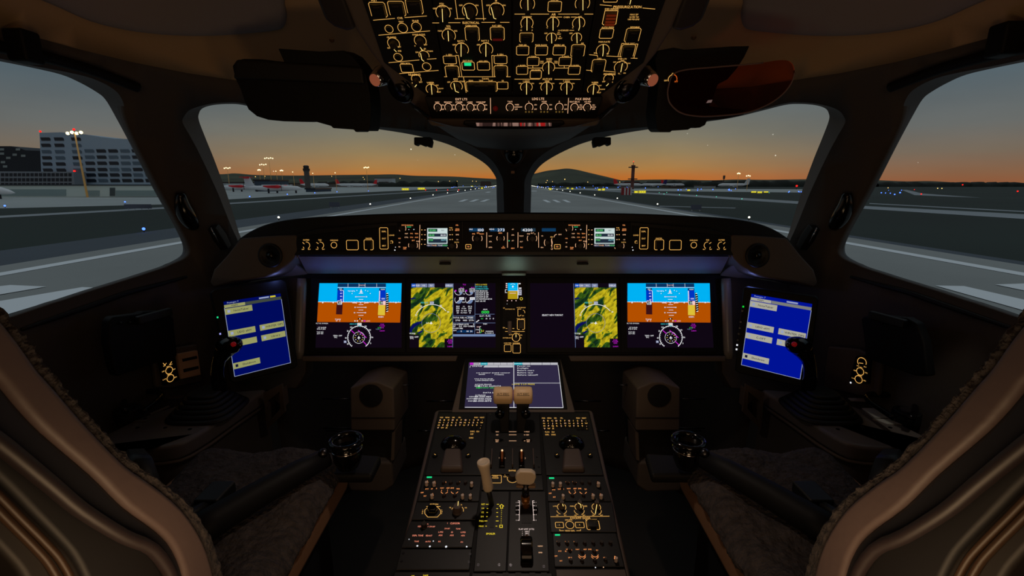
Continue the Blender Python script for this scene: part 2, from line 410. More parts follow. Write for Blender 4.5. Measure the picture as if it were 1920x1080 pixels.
def uvof(px, py):
    h, t, idx, d = cast(px, py)
    j, i = divmod(idx, NI); best = None
    # refine inside the cell
    a, b = i / NI, j / NJ; da, db = 1 / NI, 1 / NJ
    lo = (1e9, a, b)
    for _ in range(4):
        ca, cb = lo[1], lo[2]; 
        g = [(S(ca + da * x / 4, cb + db * y / 4) - h).length for x in range(-4, 5) for y in range(-4, 5)] if _ else [(S(a + da * x / 8, b + db * y / 8) - h).length for x in range(0, 9) for y in range(0, 9)]
        k = g.index(min(g))
        lo = (g[k], ca + da * (k // 9 - 4) / 4, cb + db * (k % 9 - 4) / 4) if _ else (g[k], a + da * (k // 9) / 8, b + db * (k % 9) / 8)
        if _: da /= 4; db /= 4
        else: da /= 2; db /= 2
    return lo[1], lo[2]
# visible glass outlines (x, y, shift of the inner trim edge dx, dy)
LF = [(932, 440, 13, 0), (932, 397, 13, 0), (931, 360, 13, 0), (931, 340, 12, -2), (927, 328, 8, -8), (914, 311, 10, -8), (893, 296, 11, -10), (860, 279, 12, -11), (826, 266, 9, -12), (770, 252, 4, -8), (700, 241, 0, -4), (640, 233, 0, -3), (560, 222, 0, -3), (500, 208, 0, -3), (456, 197, 0, -3), (430, 195, 0, -3), (400, 197, -6, -2), (380, 203, -22, 2), (373, 213, -28, 6), (373, 226, -30, 5), (385, 258, -27, 0), (402, 300, -22, 0), (425, 363, -16, 0), (440, 410, -12, 0), (452, 446, -8, 0), (470, 470, -6, 6), (560, 480, 0, 8), (700, 480, 0, 8), (850, 480, 0, 8)]
SL = [(-140, 92, 0, -6), (-60, 104, 0, -6), (0, 115, 0, -5), (60, 127, 0, -4), (115, 140, 8, -5), (150, 155, 22, -8), (180, 172, 34, -4), (197, 186, 34, 6), (215, 216, 22, 8), (245, 272, 14, 2), (285, 350, 13, 0), (320, 412, 12, 0), (339, 450, 13, 0), (343, 468, 15, 4), (338, 480, 8, 6), (320, 491, 3, 5), (300, 500, 1, 5), (200, 532, 0, 5), (100, 564, 0, 5), (30, 587, 0, 5), (-60, 617, 0, 5), (-140, 640, 0, 5)]
def mir(P): return [(1927 - x, y, -dx, dy) for x, y, dx, dy in P]
WINS = [('window_1', SL), ('window_2', LF), ('window_3', mir(LF)), ('window_4', mir(SL))]
CEIL = [(-150, 28), (-60, 42), (0, 53), (60, 68), (150, 93), (250, 117), (350, 137), (430, 149), (520, 163), (620, 168), (700, 150), (800, 130), (900, 122), (963, 120)]
CEIL = CEIL + [(1927 - x, y) for x, y in reversed(CEIL[:-1])]
KU = 3.0
pts2 = []; edges = []; holes = []; wdata = []
def addloop(P, closed=True):
    b = len(pts2); pts2.extend(P); n = len(P)
    edges.extend([(b + i, b + (i + 1) % n) for i in range(n if closed else n - 1)])
for nm, O in WINS:
    oo = catmull([(x, y) for x, y, _, _ in O], 4, True); ii = catmull([(x + dx, y + dy) for x, y, dx, dy in O], 4, True)
    uv = [Vector((lambda q: (q[0] * KU, q[1]))(uvof(p.x, p.y))) for p in ii]
    holes.append(uv); addloop(uv); wdata.append((nm, oo, ii, uv))
cl = [(lambda q: Vector((q[0] * KU, q[1])))(uvof(x, y)) for x, y in CEIL]
cl = [Vector((0, cl[0].y))] + cl + [Vector((KU, cl[-1].y))]
cl = sorted(cl, key=lambda p: p.x)
addloop(cl, False)
addloop([Vector((0, 0)), Vector((KU, 0)), Vector((KU, 1)), Vector((0, 1))])
for j in range(0, 41):
    for i in range(0, 91):
        pts2.append(Vector((KU * (i + .13) / 90.3, min(1, (j + .11) / 40.2))))
vo_, eo_, fo_, *_r = delaunay_2d_cdt(pts2, edges, [], 0, 1e-6)
def inside(p, poly):
    c = False; n = len(poly); j = n - 1
    for i in range(n):
        a, b = poly[i], poly[j]
        if (a.y > p.y) != (b.y > p.y) and p.x < (b.x - a.x) * (p.y - a.y) / (b.y - a.y) + a.x: c = not c
        j = i
    return c
v3 = [S(p.x / KU, p.y) for p in vo_]
def ceil_t(x):
    for a, b in zip(cl, cl[1:]):
        if a.x <= x <= b.x: return a.y + (b.y - a.y) * (x - a.x) / max(b.x - a.x, 1e-9)
    return 1
parts = {'ceiling': [], 'wall_left': [], 'wall_right': [], 'wall_front': []}
for f in fo_:
    c = sum((vo_[i] for i in f), Vector((0, 0))) / len(f)
    if any(inside(c, h) for h in holes): continue
    p = sum((v3[i] for i in f), Vector()) / len(f)
    k = 'ceiling' if c.y > ceil_t(c.x) else 'wall_front' if p.y > 1.72 else 'wall_left' if p.x < 0 else 'wall_right'
    parts[k].append(f)
for k, fs in parts.items():
    ids = sorted({i for f in fs for i in f}); mp_ = {i: q for q, i in enumerate(ids)}
    mb = MB(); mb.add([v3[i] for i in ids], [tuple(mp_[i] for i in reversed(f)) for f in fs], TAN if k == "ceiling" else DKLIN)
    o = mb.build(k, smooth='all'); o['kind'] = 'structure'
    sl = o.modifiers.new('thick', 'SOLIDIFY'); sl.thickness = .03; sl.offset = 1
# window reveals and panes
WGL = glass('windscreen_glass', (236, 243, 243), .03, .01)
REV = mat('window_reveal_grey', (90, 92, 96), .6)
BLKRUB = mat('black_window_seal', (10, 10, 10), .7)
for nm, oo, ii, uv in wdata:
    root = bpy.data.objects.new(nm, None); COL.objects.link(root); root['kind'] = 'structure'
    inner = [S(p.x / KU, p.y) for p in uv]; outer = []; seal = []; pane = []
    for p in oo:
        h, t, idx, d = cast(p.x, p.y); outer.append(CAM + d * (t + .062)); pane.append(CAM + d * (t + .066))
    n = len(inner); mb = MB()
    mb.add(inner + outer, [(i, (i + 1) % n, n + (i + 1) % n, n + i) for i in range(n)], REV)
    mb.build('window_frame', root, smooth='all')
    c = sum(pane, Vector()) / n
    mb = MB(); cdt = delaunay_2d_cdt([Vector(p) for p in oo], [(i, (i + 1) % n) for i in range(n)], [], 1, 1e-6)
    if len(cdt[0]) == n:
        mb.add([pane[k[0]] for k in cdt[3]], [tuple(f) for f in cdt[2]], WGL)
    else:
        mb.add(pane, [tuple(range(n))], WGL)
    mb.build('window_pane', root)
# floor and rear bulkhead
mb = MB(); mb.box(-1.25, 1.25, -1.3, 2.3, -.04, 0, mat('dark_carpet', (20, 18, 18), .95, bump=.3, bscale=300)); mb.build('floor')['kind'] = 'structure'
mb = MB(); mb.box(-1.28, 1.28, -1.36, -1.3, 0, 2.0, BRN); mb.build('wall_back')['kind'] = 'structure'
# rubber trim line under the side windows
def on_shell(px, py, inset=.0):
    h, t, idx, d = cast(px, py); return CAM + d * (t - inset)
for sgn, lab in ((0, 'left'), (1, 'right')):
    P = [(40, 618), (110, 594), (180, 570), (240, 549), (300, 533), (350, 519)]
    if sgn: P = [(1927 - x + 18, y) for x, y in P]
    Q = catmull(P, 4); mb = MB(); mb.tube([on_shell(p.x, p.y, .004) for p in Q], [.004 + .004 * math.sin(math.pi * i / (len(Q) - 1)) for i in range(len(Q))], BLK)
    o = mb.build('trim_1' if not sgn else 'trim_2', smooth='all'); o['kind'] = 'structure'
# pale padded panels in the ceiling
PADM = mat('ceiling_pad_mauve_grey', (150, 138, 136), .7, bump=.03)
for sgn in (0, 1):
    P = [(40, -25), (60, -8), (110, 14), (170, 40), (240, 57), (320, 66), (400, 67), (470, 62), (515, 57), (532, 50), (538, 30), (534, 5), (525, -25), (400, -50), (200, -50)]
    if sgn: P = mirror_px(P)
    Q = catmull(P, 4, True); n = len(Q)
    a = [on_shell(p.x, p.y, .0) for p in Q]; cx = sum(p.x for p in Q) / n; cy = sum(p.y for p in Q) / n
    rings = [a]
    for k, ins in ((.985, .018), (.95, .024), (.8, .026), (.55, .026), (.28, .026), (.05, .026)):
        rings.append([on_shell(cx + (p.x - cx) * k, cy + (p.y - cy) * k, ins) for p in Q])
    v = [p for r_ in rings for p in r_]; f = [(k * n + i, k * n + (i + 1) % n, (k + 1) * n + (i + 1) % n, (k + 1) * n + i) for k in range(len(rings) - 1) for i in range(n)] + [tuple(range((len(rings) - 1) * n, len(rings) * n))]
    mb = MB(); mb.add(v, f, PADM); o = mb.build('ceiling_panel', smooth='all')
    tag(o, 'smooth grey padded ceiling panel above the %s side window' % ('right' if sgn else 'left'), 'ceiling panel')
# dark rail above each side window
for sgn in (0, 1):
    P = [(-60, 76), (0, 88), (80, 106), (160, 128), (215, 148), (258, 164)]
    if sgn: P = mirror_px(P)
    t = thing('blind_rail', 'black sunblind rail along the top of the %s side window' % ('right' if sgn else 'left'), 'rail')
    mb = MB(); mb.tube([on_shell(p.x, p.y, .015) for p in catmull(P, 5)], .013, BLK2); mb.build('rail', t, smooth='all')
    q = on_shell(*((37, 88) if not sgn else (1892, 75)), .03); mb = MB(); mb.box(q.x - .022, q.x + .022, q.y - .012, q.y + .03, q.z - .03, q.z + .035, BLK2); mb.build('bracket', t, bevel=.006)
# ------------------------------------------------------------------ overhead console
FO = Fr((0, 1.0175, 1.806), -49)
FS_ = None
uo = FO.l(963.5, 181); wS = FO.w(uo.x, uo.y)
FS_ = Fr(wS, -22)
t = thing('overhead_console', 'taupe overhead console housing that frames the amber lit switch panels', 'console', FO.M)
B = MB()
op = [(628, -40), (640, 6), (664, 62), (694, 108), (722, 142), (742, 176), (770, 202), (800, 225), (862, 240)]
op = op + [(1927 - x, y) for x, y in reversed(op)]
B.prism([FO.l(x, y, -.004) for x, y in op], -.16, -.014, BRN); B.build('housing', t, bevel=.012, seg=3)
# lower lip, a curved shell between panel strip and the windscreen post
B = MB()
lp = [(782, 205), (800, 224), (850, 237), (905, 241), (963.5, 242), (1022, 241), (1077, 237), (1127, 224), (1145, 205)]
lp2 = [(768, 196), (822, 238), (860, 262), (895, 276), (963.5, 284), (1032, 276), (1067, 262), (1105, 238), (1159, 196)]
v = []
Ya, Yb = 1.13, 1.16
for k in range(len(lp)):
    a = at(*lp[k], 1.15); b = on_shell(*lp2[k], .012); m_ = at((lp[k][0] + lp2[k][0]) / 2, lp[k][1] * .75 + lp2[k][1] * .25, 1.25)
    v += [a, m_, m_.lerp(b, .5), b]
n = len(lp); B.add(v, [(k * 4 + j, (k + 1) * 4 + j, (k + 1) * 4 + j + 1, k * 4 + j + 1) for k in range(n - 1) for j in range(3)], mat('console_fairing_dark', (52, 46, 42), .6))
B.build('lower_fairing', t, world=True, smooth='all')

def opanel(name, label, pts, spec, F=FO, **k):
    r = thing(name, label, 'switch panel', F.M, 'lit switch panels of the overhead console')
    plate(F, r, pts); panel(F, r, spec, **k); return r
opanel('switch_panel', 'leftmost overhead panel with CVR, dimmer and wiper knobs in amber outline', [(668, -30), (806, -30), (812, 20), (826, 100), (835, 178), (799, 178), (720, 118), (690, 30)], '''
t 701 1 3.2 PCE_1
g 709 18 30 27
g 744 16 30 27
g 777 12 30 27
l 700 38 740 34.5
t 750 34 4 CVR
l 759 33 800 30
c 729.5 54 7.5
t 752 41 3.2 TEST
c 755 52 9
t 779 39 3.2 ERASE
c 781 50 9
l 710 66 806 58
t 734 70 3 CB_INTEG
k 738 81 11 739 93 743 97
t 729 90 2.6 OFF
t 749 88 2.6 BRT
t 785 65 3 OVHD_INTEG
k 788 76 11 788 89 792.5 95
t 798 84 2.6 BRT
t 778 86 2.6 0
t 749 95.5 3 ASS
c 746.5 107 8
t 782 98 2.6 DIM
t 793 94.5 2.6 BRT
t 806 96 2.6 STORM
t 797 91.5 2.6 BK
n 794 103 9 788.5 100 791 112 795 115
a 795 104 9.5 -20 200
l 729 117.5 786 112.5
l 801 111 818 110
t 760 119 3 MKR_BCN
r 763 127.5 23 15
c 800 124.5 8
l 749 138 822 132
t 777 140 4 READING
n 780.5 149 8 778 163 781 159
a 780.5 148 9 -30 200
t 773 155.5 2.6 0
t 789 154 2.6 BRT
t 807 155.3 3.6 WIPER
t 808 158 2.3 OFF
k 810 167 11 808.5 159 810 177
t 820 160 2.4 INT
t 827 166 2.4 SLOW
t 823 172.5 2.4 FAST
''')
opanel('switch_panel', 'overhead panel left of centre with ELECTRICAL, battery and generator switches', [(807, -30), (959, -30), (960, 178), (836, 178), (827, 100), (813, 20)], '''
t 828 7 3.2 PTU
t 829 12 3.2 AUTO
t 815 16 3 OFF
t 844 16 3 ON
k 831 23 13.5 829 17 830 41
t 864 10 3 OFF
t 894 10 3 ON
k 881 20 14 871 14 876 34 880 35.5
t 915 10 3 OFF
t 945 10 3 ON
t 930 1.5 3 2B
t 930 6 3 AUTO
k 931 19 14 921 14 926 34 930 35.5
d!w 933 29 1
l 853 -4 858 35
l 903 -4 907 38
l 853 35 871 35
l 892 35 911 35
l 811 43 823 43
l 841 42.6 863 42.6
t 883 42.6 4.2 ELECTRICAL
l 903 42 928 42
l 938 42 955 42
t 841 49 3 ISOL
t 839.5 53 2.8 AUTO
t 825 58 2.8 MAN
t 854.5 58 2.8 RES
k 841.5 66 12.5 840 58 841 77
t 883.5 48.3 3 CABIN_PWR
g 885.5 63 26 26
t 931.5 48.3 3 RAT_GEN
g 932.5 63 26 25
l 833 144 957 144
t 864 77 3 BATT_1
t 864.5 81 2.8 AUTO
t 851.5 84 2.8 OFF
k 866 92 12.5 864.5 83 864.5 106
t 909.5 76.5 3 BATT_2
t 911 80.5 2.8 AUTO
t 897 84 2.8 OFF
k 911.5 92 12.5 911 83 911 106
t 842 102.7 3 L_GEN
r 843.5 112 24 14.5
t 846 122 2.8 L_DISC
g 848 134 25 21
t 877 114.2 3 EXT_PWR
r 878 123.5 23 15
t 906 115 3 APU_GEN
r 906.5 123.5 23 15
t 938 102.3 3 R_GEN
r 938.5 111.5 24 15
t 938.5 122 2.8 R_DISC
g 939 133.5 25 21
l 854 104 859.5 104 866 143
l 926 104 922 104 923.5 143
t 854 148 3.4 APU
t 855 152.3 2.6 RUN
t 841.5 154 2.6 OFF
t 867 152.8 2.6 START
k 856 161 11 851 156 854 171 860 173.5
l 869 145 874 173.5
t 910 147.7 3.2 TAWS
t 883 151.3 2.6 GEAR
t 902 151.3 2.6 TERR
t 920 151.3 2.6 FLAP
g 903 162 58 18
t 942.5 151.3 2.6 GS
r 942.5 160 20 13
''')
opanel('switch_panel', 'overhead panel right of centre with AIR, BLEED and ANTI ICE knobs', [(961, -30), (1120, -30), (1114, 20), (1100, 100), (1091, 178), (961, 178)], '''
k 989 7 13.5 989.5 -4 990 19
t 1040 0 2.8 CHG_AIR
r 1040 12 25 19
k 1092 6 13.5 1093 -4 1093 19
l 965 26.5 984 26.5
l 995 26.5 1029 26.5
t 1038 27 4 AIR
l 1047 26.5 1086 26.5
l 1096 26.5 1112 26.5
t 988 32 3.2 COCKPIT
k 988 43 11.5 988 34 988 57
t 977 57 2.8 M
t 998 57 2.8 P
t 977.5 51.5 2.4 C
t 998 51.5 2.4 H
g 987 70 25 17
t 1037 32 3.2 FWD
k 1036.5 43 11.5 1037 34 1037 57
t 1026 52 2.6 C
l 1043.5 32 1053.5 32
t 1062.5 32.3 3 CABIN
l 1071 32 1081 32
t 1087 32 3.2 AFT
k 1085 43 11.5 1086 34 1087 50 1085 57
t 1074 52 2.6 C
l 1046.5 57 1051 57
t 1059 57 3 CARGO
l 1068 57 1076 57
t 1023.5 62.5 2.6 OFF
k 1034 70.5 9.5 1034 63 1034.5 81
t 1047.5 60.5 2.3 LO
t 1048 64 2.3 HEAT
t 1050 68.5 2.3 HI
t 1050 72 2.3 HEAT
t 1070.5 62.5 2.6 OFF
k 1081 70.5 9.5 1081.5 63 1082 81
t 980 84.5 2.8 TRIM_AIR
r 980 94.5 23 16.5
t 1014.5 84.5 2.8 PACK_FLOW
r 1015 94.5 23 16.5
t 1049 84.5 2.8 RECIRC_AIR
r 1048.5 94.5 23 16.5
t 1092 81.3 2.8 AIR
g 1083.5 94.5 25 22
t 999.5 106 2.8 L_PACK
r 999.5 115 22 15.5
t 1030 110.5 3 BLEED
t 1029.5 114.3 2.6 AUTO
t 1016 115 2.2 MAN
t 1016 118 2.2 CLSD
t 1042.5 115 2.2 MAN
t 1042.5 118 2.2 OPEN
k 1028.5 126 11.5 1029 117 1029 139
t 1060.5 106 2.8 R_PACK
r 1059.5 115 23 15.5
t 978.5 123 2.8 L_BLEED
r 979 131.5 21 15
t 1004.5 131.2 2.6 APU_BLEED
r 1004.5 139.5 21 14.5
t 1078.5 123 2.8 R_BLEED
r 1076.5 131.5 22 15
l 990 127.6 1017 127.6
l 1040 127.6 1065 127.6
l 999 123.5 999 127.5
l 1058 123.5 1058 127.5
l 965 148.5 1012 148.5
t 1026 148.3 3.4 ANTI_ICE
l 1040 148.6 1088 148.8
t 987 151.8 2.4 L_COWL
t 987 154.3 2 AUTO
t 975 156.5 2.3 OFF
t 999 156.5 2.3 ON
k 987 163 11 987.3 156 987.3 177
t 1025.5 151.8 2.4 WING
t 1025.5 154.3 2 AUTO
t 1013.5 156.5 2.3 OFF
t 1037 156.5 2.3 ON
k 1025 163 11 1025.3 156 1025.3 177
t 1062.5 151.8 2.4 R_COWL
t 1062.5 154.3 2 AUTO
t 1051 156.5 2.3 OFF
t 1075 156.5 2.3 ON
k 1062.5 163 11 1062.8 156 1062.8 177
''')
ep = opanel('switch_panel', 'rightmost overhead panel with PRESSURIZATION, emergency lights and wiper knobs', [(1121, -30), (1259, -30), (1237, 30), (1207, 118), (1128, 178), (1092, 178), (1101, 100), (1115, 20)], '''
r 1145 -3 26 13
n 1180 -2 9 1183 0 1181 8
l 1125 9 1147 11
t 1176.5 13 5 PRESSURIZATION
l 1205 15 1228 17
t 1147 17 3 EMER_DEPRESS
t 1189 27.3 3 MAX_DP
t 1189 32 3 8.1_PSI_TO
t 1188 36.3 3 1.00_PSI_LDG
t 1139.5 51.5 3 AUTO_PRESS
r 1137 62.5 25 17.5
t 1190.5 51 2.8 DITCHING
g 1186 65.5 27 25
t 1133 78.5 3.2 MAN_RATE
k 1130 94 12 1131 84 1131 98 1130 105
t 1116 99.5 2.6 DN
t 1139.5 101 2.6 UP
t 1181 81.7 2.8 PAX_OXY
g 1177 95 25 23
l 1158.5 106 1166 81.5 1171 81.5
l 1191 82.5 1196 82.5 1188.5 109
l 1105 102.5 1120 104 1120.5 107
l 1137 105 1164 106.5
l 1183 109 1195 109.5
t 1124 109.8 2.6 CALL
g 1122 123 25 23
l 1099.5 131.5 1111 132.5
l 1129 133 1154 135
t 1167 110.5 2.8 EMER_LTS
t 1167 114 2.3 ARM
t 1152.5 116.5 2.4 OFF
t 1179.5 118.7 2.4 ON
l 1157 116.5 1163 116.5
l 1170 117.5 1176 118.3
k 1164 125 12 1167 119 1164 135
t 1162 138 2.3 TEST
t 1171 137 2.3 ON
t 1143 139 4 READING
n 1141 148 8 1137 161 1141 157
a 1141 147 9 -20 205
t 1132 153 2.6 OFF
t 1148.5 154 2 B
t 1115.5 155 3.4 WIPER
t 1114.5 158 2.2 OFF
k 1112.5 167 11 1113.5 160 1112 177
t 1125.5 160.5 2.4 INT
t 1130 167.5 2.4 SLOW
t 1123 173.7 2.4 FAST
''')
# orange slatted guard cap
u = FO.l(1144, 33); a, b = FO.sc(1144, 33)
gd = tag(bpy.data.objects.new('guarded_switch', None), 'orange ribbed guard'); COL.objects.link(gd); gd.parent = ep; gd.location = (u.x, u.y, 0)
OG = mat('orange_guard_plastic', (190, 70, 20), .5, emit=(110, 40, 14), es=.25)
B = MB(); B.box(-10 * a, 10 * a, -11 * b, 11 * b, 0, .007, mat('dark_orange', (70, 28, 12), .5)); B.build('guard_base', gd)
for k in range(4):
    B = MB(); B.box(-9 * a, 9 * a, (-11 + k * 5.8) * b, (-11 + k * 5.8 + (3 if k else 4)) * b, .007, .009, OG); B.build('guard_slat', gd)
T = MB(); stroke(T, [(-9 * a, -13.5 * b), (-13 * a, -11 * b), (-12 * a, 13 * b), (12 * a, 13 * b), (13 * a, -11 * b), (10 * a, -13.5 * b)], a, AMBER, .001); T.build('light_outline', gd)
# green AVAIL lamp and red generator cap, on their panel
el = [o for o in bpy.data.objects if o.get('label', '').startswith('overhead panel left')][0]
def lamp_chip(F, root, x, y, w, h, m, name='annunciator_lamp', z=.006, label=None):
    u = F.l(x, y, z); a, b = F.sc(x, y, z); B = MB(); B.box(u.x - w * a / 2, u.x + w * a / 2, u.y - h * b / 2, u.y + h * b / 2, z - .0015, z, m)
    o = B.build(name, root)
    if label: o['label'] = label
    return o
lamp_chip(FO, el, 877, 121, 13, 5, GREENL, label='green lit lamp')
lamp_chip(FO, el, 933, 75, 18, 3.5, mat('red_cap', (120, 20, 16), .5, emit=(70, 8, 8), es=.6), 'coloured_cap', .0105, 'dark red cap')

st_ = opanel('light_switch_panel', 'narrow overhead strip with EXT LTS, LDG LTS and PAX SIGNS knobs', [(797, 181), (1130, 181), (1118, 222), (809, 222)], '\n'.join(
 ['t 865 186 4.2 EXT_LTS', 'l 919.5 184 920 213', 't 1009 185.3 4.4 LDG_LTS', 'l 1066 184 1064.5 212.5', 't 1093 185.6 4.2 PAX_SIGNS', 't 956 190.6 2.8 TAXI', 't 992 190.6 3 L', 't 1020.5 190.6 2.8 NOSE', 't 1049 190.6 3 R', 't 1077.5 190.8 2.6 SEAT_BELTS', 't 1102 190.8 2.6 NO_PED'] +
 ['t %s 191.5 2.7 %s' % (x, s) for x, s in ((820, 'NAV'), (840, 'BEACON'), (860.5, 'STROBE'), (881, 'LOGO'), (901.5, 'WING_INSP'))] +
 ['m %s 201 7' % x for x in (821, 841, 861, 882, 902, 956, 1077, 1101)] + ['a %s 201 4 -60 240' % x for x in (821, 841, 861, 882, 902, 956, 1077, 1101)] +
 ['t %s %s 2.4 %s' % (x + 9, y, s) for x in (821, 841, 861, 882, 902) for y, s in ((197, 'ON'), (205, 'OFF'))] +
 ['k %s 201 7.2' % x for x in (992, 1020.5, 1048.5)] + ['t %s %s 2.4 %s' % (x + 12, y, s) for x in (992, 1020.5, 1048.5) for y, s in ((196.5, 'ON'), (204.8, 'OFF'))] +
 ['t 969 196.3 2.4 WIDE', 't 972 200.6 2.4 NARROW', 't 968 204.8 2.4 OFF'] +
 ['t %s %s 2.4 %s' % (x + 12, y, s) for x in (1077, 1101) for y, s in ((197, 'ON'), (200.8, 'AUTO'), (204.6, 'OFF'))]), F=FS_, mt=PINKISH, lw=.9)
for x in (986, 992, 998, 1014.5, 1020.5, 1026.5, 1043, 1049, 1055): lamp_chip(FS_, st_, x, 210, 2.6, 2.2, emis('dim_olive_lamp', (120, 92, 40), .9), z=.002)
B = MB(); u = FS_.l(929, 203); a, b = FS_.sc(929, 203); B.sphere((u.x, u.y, .002), 4.8 * a, mat('red_knob', (120, 12, 12), .4, emit=(60, 4, 4), es=.5), 8); o = B.build('warning_knob', st_, smooth='all'); o['label'] = 'dark red round knob'
B = MB(); B.prism([FS_.l(x, y) for x, y in ((800, 222), (1127, 222), (1119, 236), (1060, 240), (867, 240), (808, 236))], -.03, .004, BRN); B.build('lower_lip', st_, bevel=.006)
# slot with the mirror strip below the console, cabin reflection painted as glowing flecks
t = thing('mirror_strip', 'narrow mirror strip with a painted reflection in a dark slot under the overhead light switches', 'mirror', FS_.M)
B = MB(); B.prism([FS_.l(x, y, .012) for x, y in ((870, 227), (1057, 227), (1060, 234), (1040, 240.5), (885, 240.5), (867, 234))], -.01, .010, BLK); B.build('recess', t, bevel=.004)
MIRC = [mat('reflection_fleck_grey', (120, 95, 88), .4, emit=(92, 66, 60), es=.7), mat('reflection_fleck_dark', (60, 42, 38), .4, emit=(48, 32, 30), es=.7), mat('reflection_fleck_pale', (190, 160, 150), .4, emit=(150, 118, 108), es=.7), mat('reflection_fleck_red', (170, 30, 30), .4, emit=(160, 26, 26), es=.8)]
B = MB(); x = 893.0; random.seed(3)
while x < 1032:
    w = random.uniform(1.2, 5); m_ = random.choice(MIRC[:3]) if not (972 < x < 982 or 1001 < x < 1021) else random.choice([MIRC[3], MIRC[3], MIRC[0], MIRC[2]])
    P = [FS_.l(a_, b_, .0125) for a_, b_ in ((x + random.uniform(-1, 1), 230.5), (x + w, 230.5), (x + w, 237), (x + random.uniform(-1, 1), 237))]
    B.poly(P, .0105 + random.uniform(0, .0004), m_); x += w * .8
B.build('painted_reflection', t)

# swivel reading spots either side of the console
for sg in (0, 1):
    X = (lambda x: 1927 - x) if sg else (lambda x: x)
    side = 'right' if sg else 'left'
    t = thing('reading_lamp', 'small chrome reading spotlight on the %s flank of the overhead console' % side, 'lamp')
    q = at(X(708), 147, 1.2); d = Vector((.3 if sg else -.3, -.75, -.45)).normalized()
    B = MB(); B.lathe([(.001, 0), (.022, .001), (.024, .012), (.019, .03), (.016, .042)], CHROME, 20, q + d * -.03, d); B.build('lamp_head', t, smooth='all')
    B = MB(); B.lathe([(.001, .043), (.0145, .0431)], mat('lamp_lens_pinkish', (200, 120, 90), .2, emit=(150, 84, 60), es=.5), 16, q + d * -.03, d); B.build('lens', t)
    t = thing('air_nozzle', 'black and chrome swivel air nozzle beside the overhead console, %s side' % side, 'air vent')
    q = at(X(752), 166, 1.2); d = Vector((.35 if sg else -.35, -.7, -.6)).normalized()
    B = MB(); B.lathe([(.034, 0), (.036, .004), (.030, .010), (.026, .006), (.001, .004)], GLOSSBLK, 24, q, d); B.build('nozzle_ring', t, smooth='all')
    B = MB(); B.lathe([(.001, .004), (.02, .006), (.016, .018), (.001, .02)], STEEL, 20, q + Vector((-.005 if sg else .005, 0, .004)), d); B.build('nozzle_ball', t, smooth='all')
# screws in the tan liner
for x, y in ((622, 75), (1301, 70)):
    q = on_shell(x, y, .002); d = (CAM - q).normalized(); B = MB(); B.lathe([(.0075, 0), (.0075, .0015), (.005, .002), (.0045, .0005), (.001, .0004)], mat('tan_screw_cap', (110, 84, 60), .5), 14, q, d)
    o = B.build('liner_screw', smooth='all'); tag(o, 'round screw cap in the tan ceiling %s of the overhead console' % ('left' if x < 960 else 'right'), 'screw')

# ------------------------------------------------------------------ centre post: standby compass housing
t = thing('standby_compass', 'dark teardrop glass compass housing on the centre windscreen post', 'compass')
c = on_shell(963.5, 285, .03); B = MB(); R0 = []
for k, (px, py) in enumerate([(963.5, 266), (979, 267), (984, 276), (983, 288), (976, 300), (969, 308), (963.5, 311), (958, 308), (951, 300), (944, 288), (943, 276), (948, 267)]): R0.append(Vector((px, py)))
base = [on_shell(963.5 + (p.x - 963.5) * 1.18, 287 + (p.y - 287) * 1.16, .0) for p in catmull([tuple(p) for p in R0], 3, True)]
ri = [on_shell(963.5 + (p.x - 963.5) * 1.1, 287 + (p.y - 287) * 1.1, .018) for p in catmull([tuple(p) for p in R0], 3, True)]
ri2 = [on_shell(p.x, p.y, .012) for p in catmull([tuple(p) for p in R0], 3, True)]
n = len(base); B.add(base + ri + ri2, [(k * n + i, k * n + (i + 1) % n, (k + 1) * n + (i + 1) % n, (k + 1) * n + i) for k in (0, 1) for i in range(n)] + [tuple(range(2 * n, 3 * n))], BRN); B.build('surround', t, smooth='all')
q = on_shell(963.5, 283, .015); B = MB(); B.sphere(q, .046, GLOSSBLK, 16, (.95, .7, 1.25)); B.build('compass_glass', t, smooth='all')
B = MB(); q = on_shell(961.5, 323, .004); B.box(q.x - .008, q.x + .008, q.y - .004, q.y, q.z - .006, q.z + .006, mat('brass_plate', (140, 110, 90), .4, .6)); tag(B.build('post_badge'), 'tiny square metal plate on the centre post below the compass', 'plate')

# ------------------------------------------------------------------ folded sun visor (left), head-up projector and combiner glass (right)
def bumpy(P): return P
vz = [(431, 122), (438, 112), (452, 108), (490, 109), (531, 114), (519, 88), (560, 91), (600, 94), (645, 92), (662, 101), (676, 118), (690, 140), (697, 175), (699, 205), (697, 240), (694, 248), (676, 247), (674, 250), (668, 249), (666, 245), (625, 242), (622, 238), (604, 233), (590, 229), (565, 230), (530, 229), (500, 226), (478, 219), (462, 206), (455, 192), (447, 168), (436, 145)]
Yv = 1.28
FV = Fr((0, Yv, 1.6), -8)
t = thing('sun_visor', 'large black folded sun visor below the ceiling left of the overhead console', 'visor', FV.M)
B = MB(); B.prism([FV.l(x, y, .03) for x, y in vz], -.05, .03, BLK2, .97); B.build('visor_body', t, bevel=.006)
B = MB(); B.prism([FV.l(x, y, .0) for x, y in ((455, 114), (690, 128), (694, 160), (450, 150))], .02, .038, BLK, .98); B.build('hinge_bar', t, bevel=.006)
T = MB(); u = FV.l(655, 150, .031); a, b = FV.sc(655, 150); stroke(T, arcpts(u.x, u.y, 14 * a, 5, 78), a, PINKISH, .0315); text2d(T, 'OFF', *FV.l(657, 138, .031), 2.6 * b, PINKISH, .0315); text2d(T, 'BRT', *FV.l(674, 151, .031), 2.6 * b, PINKISH, .0315); T.build('dimmer_marking', t)
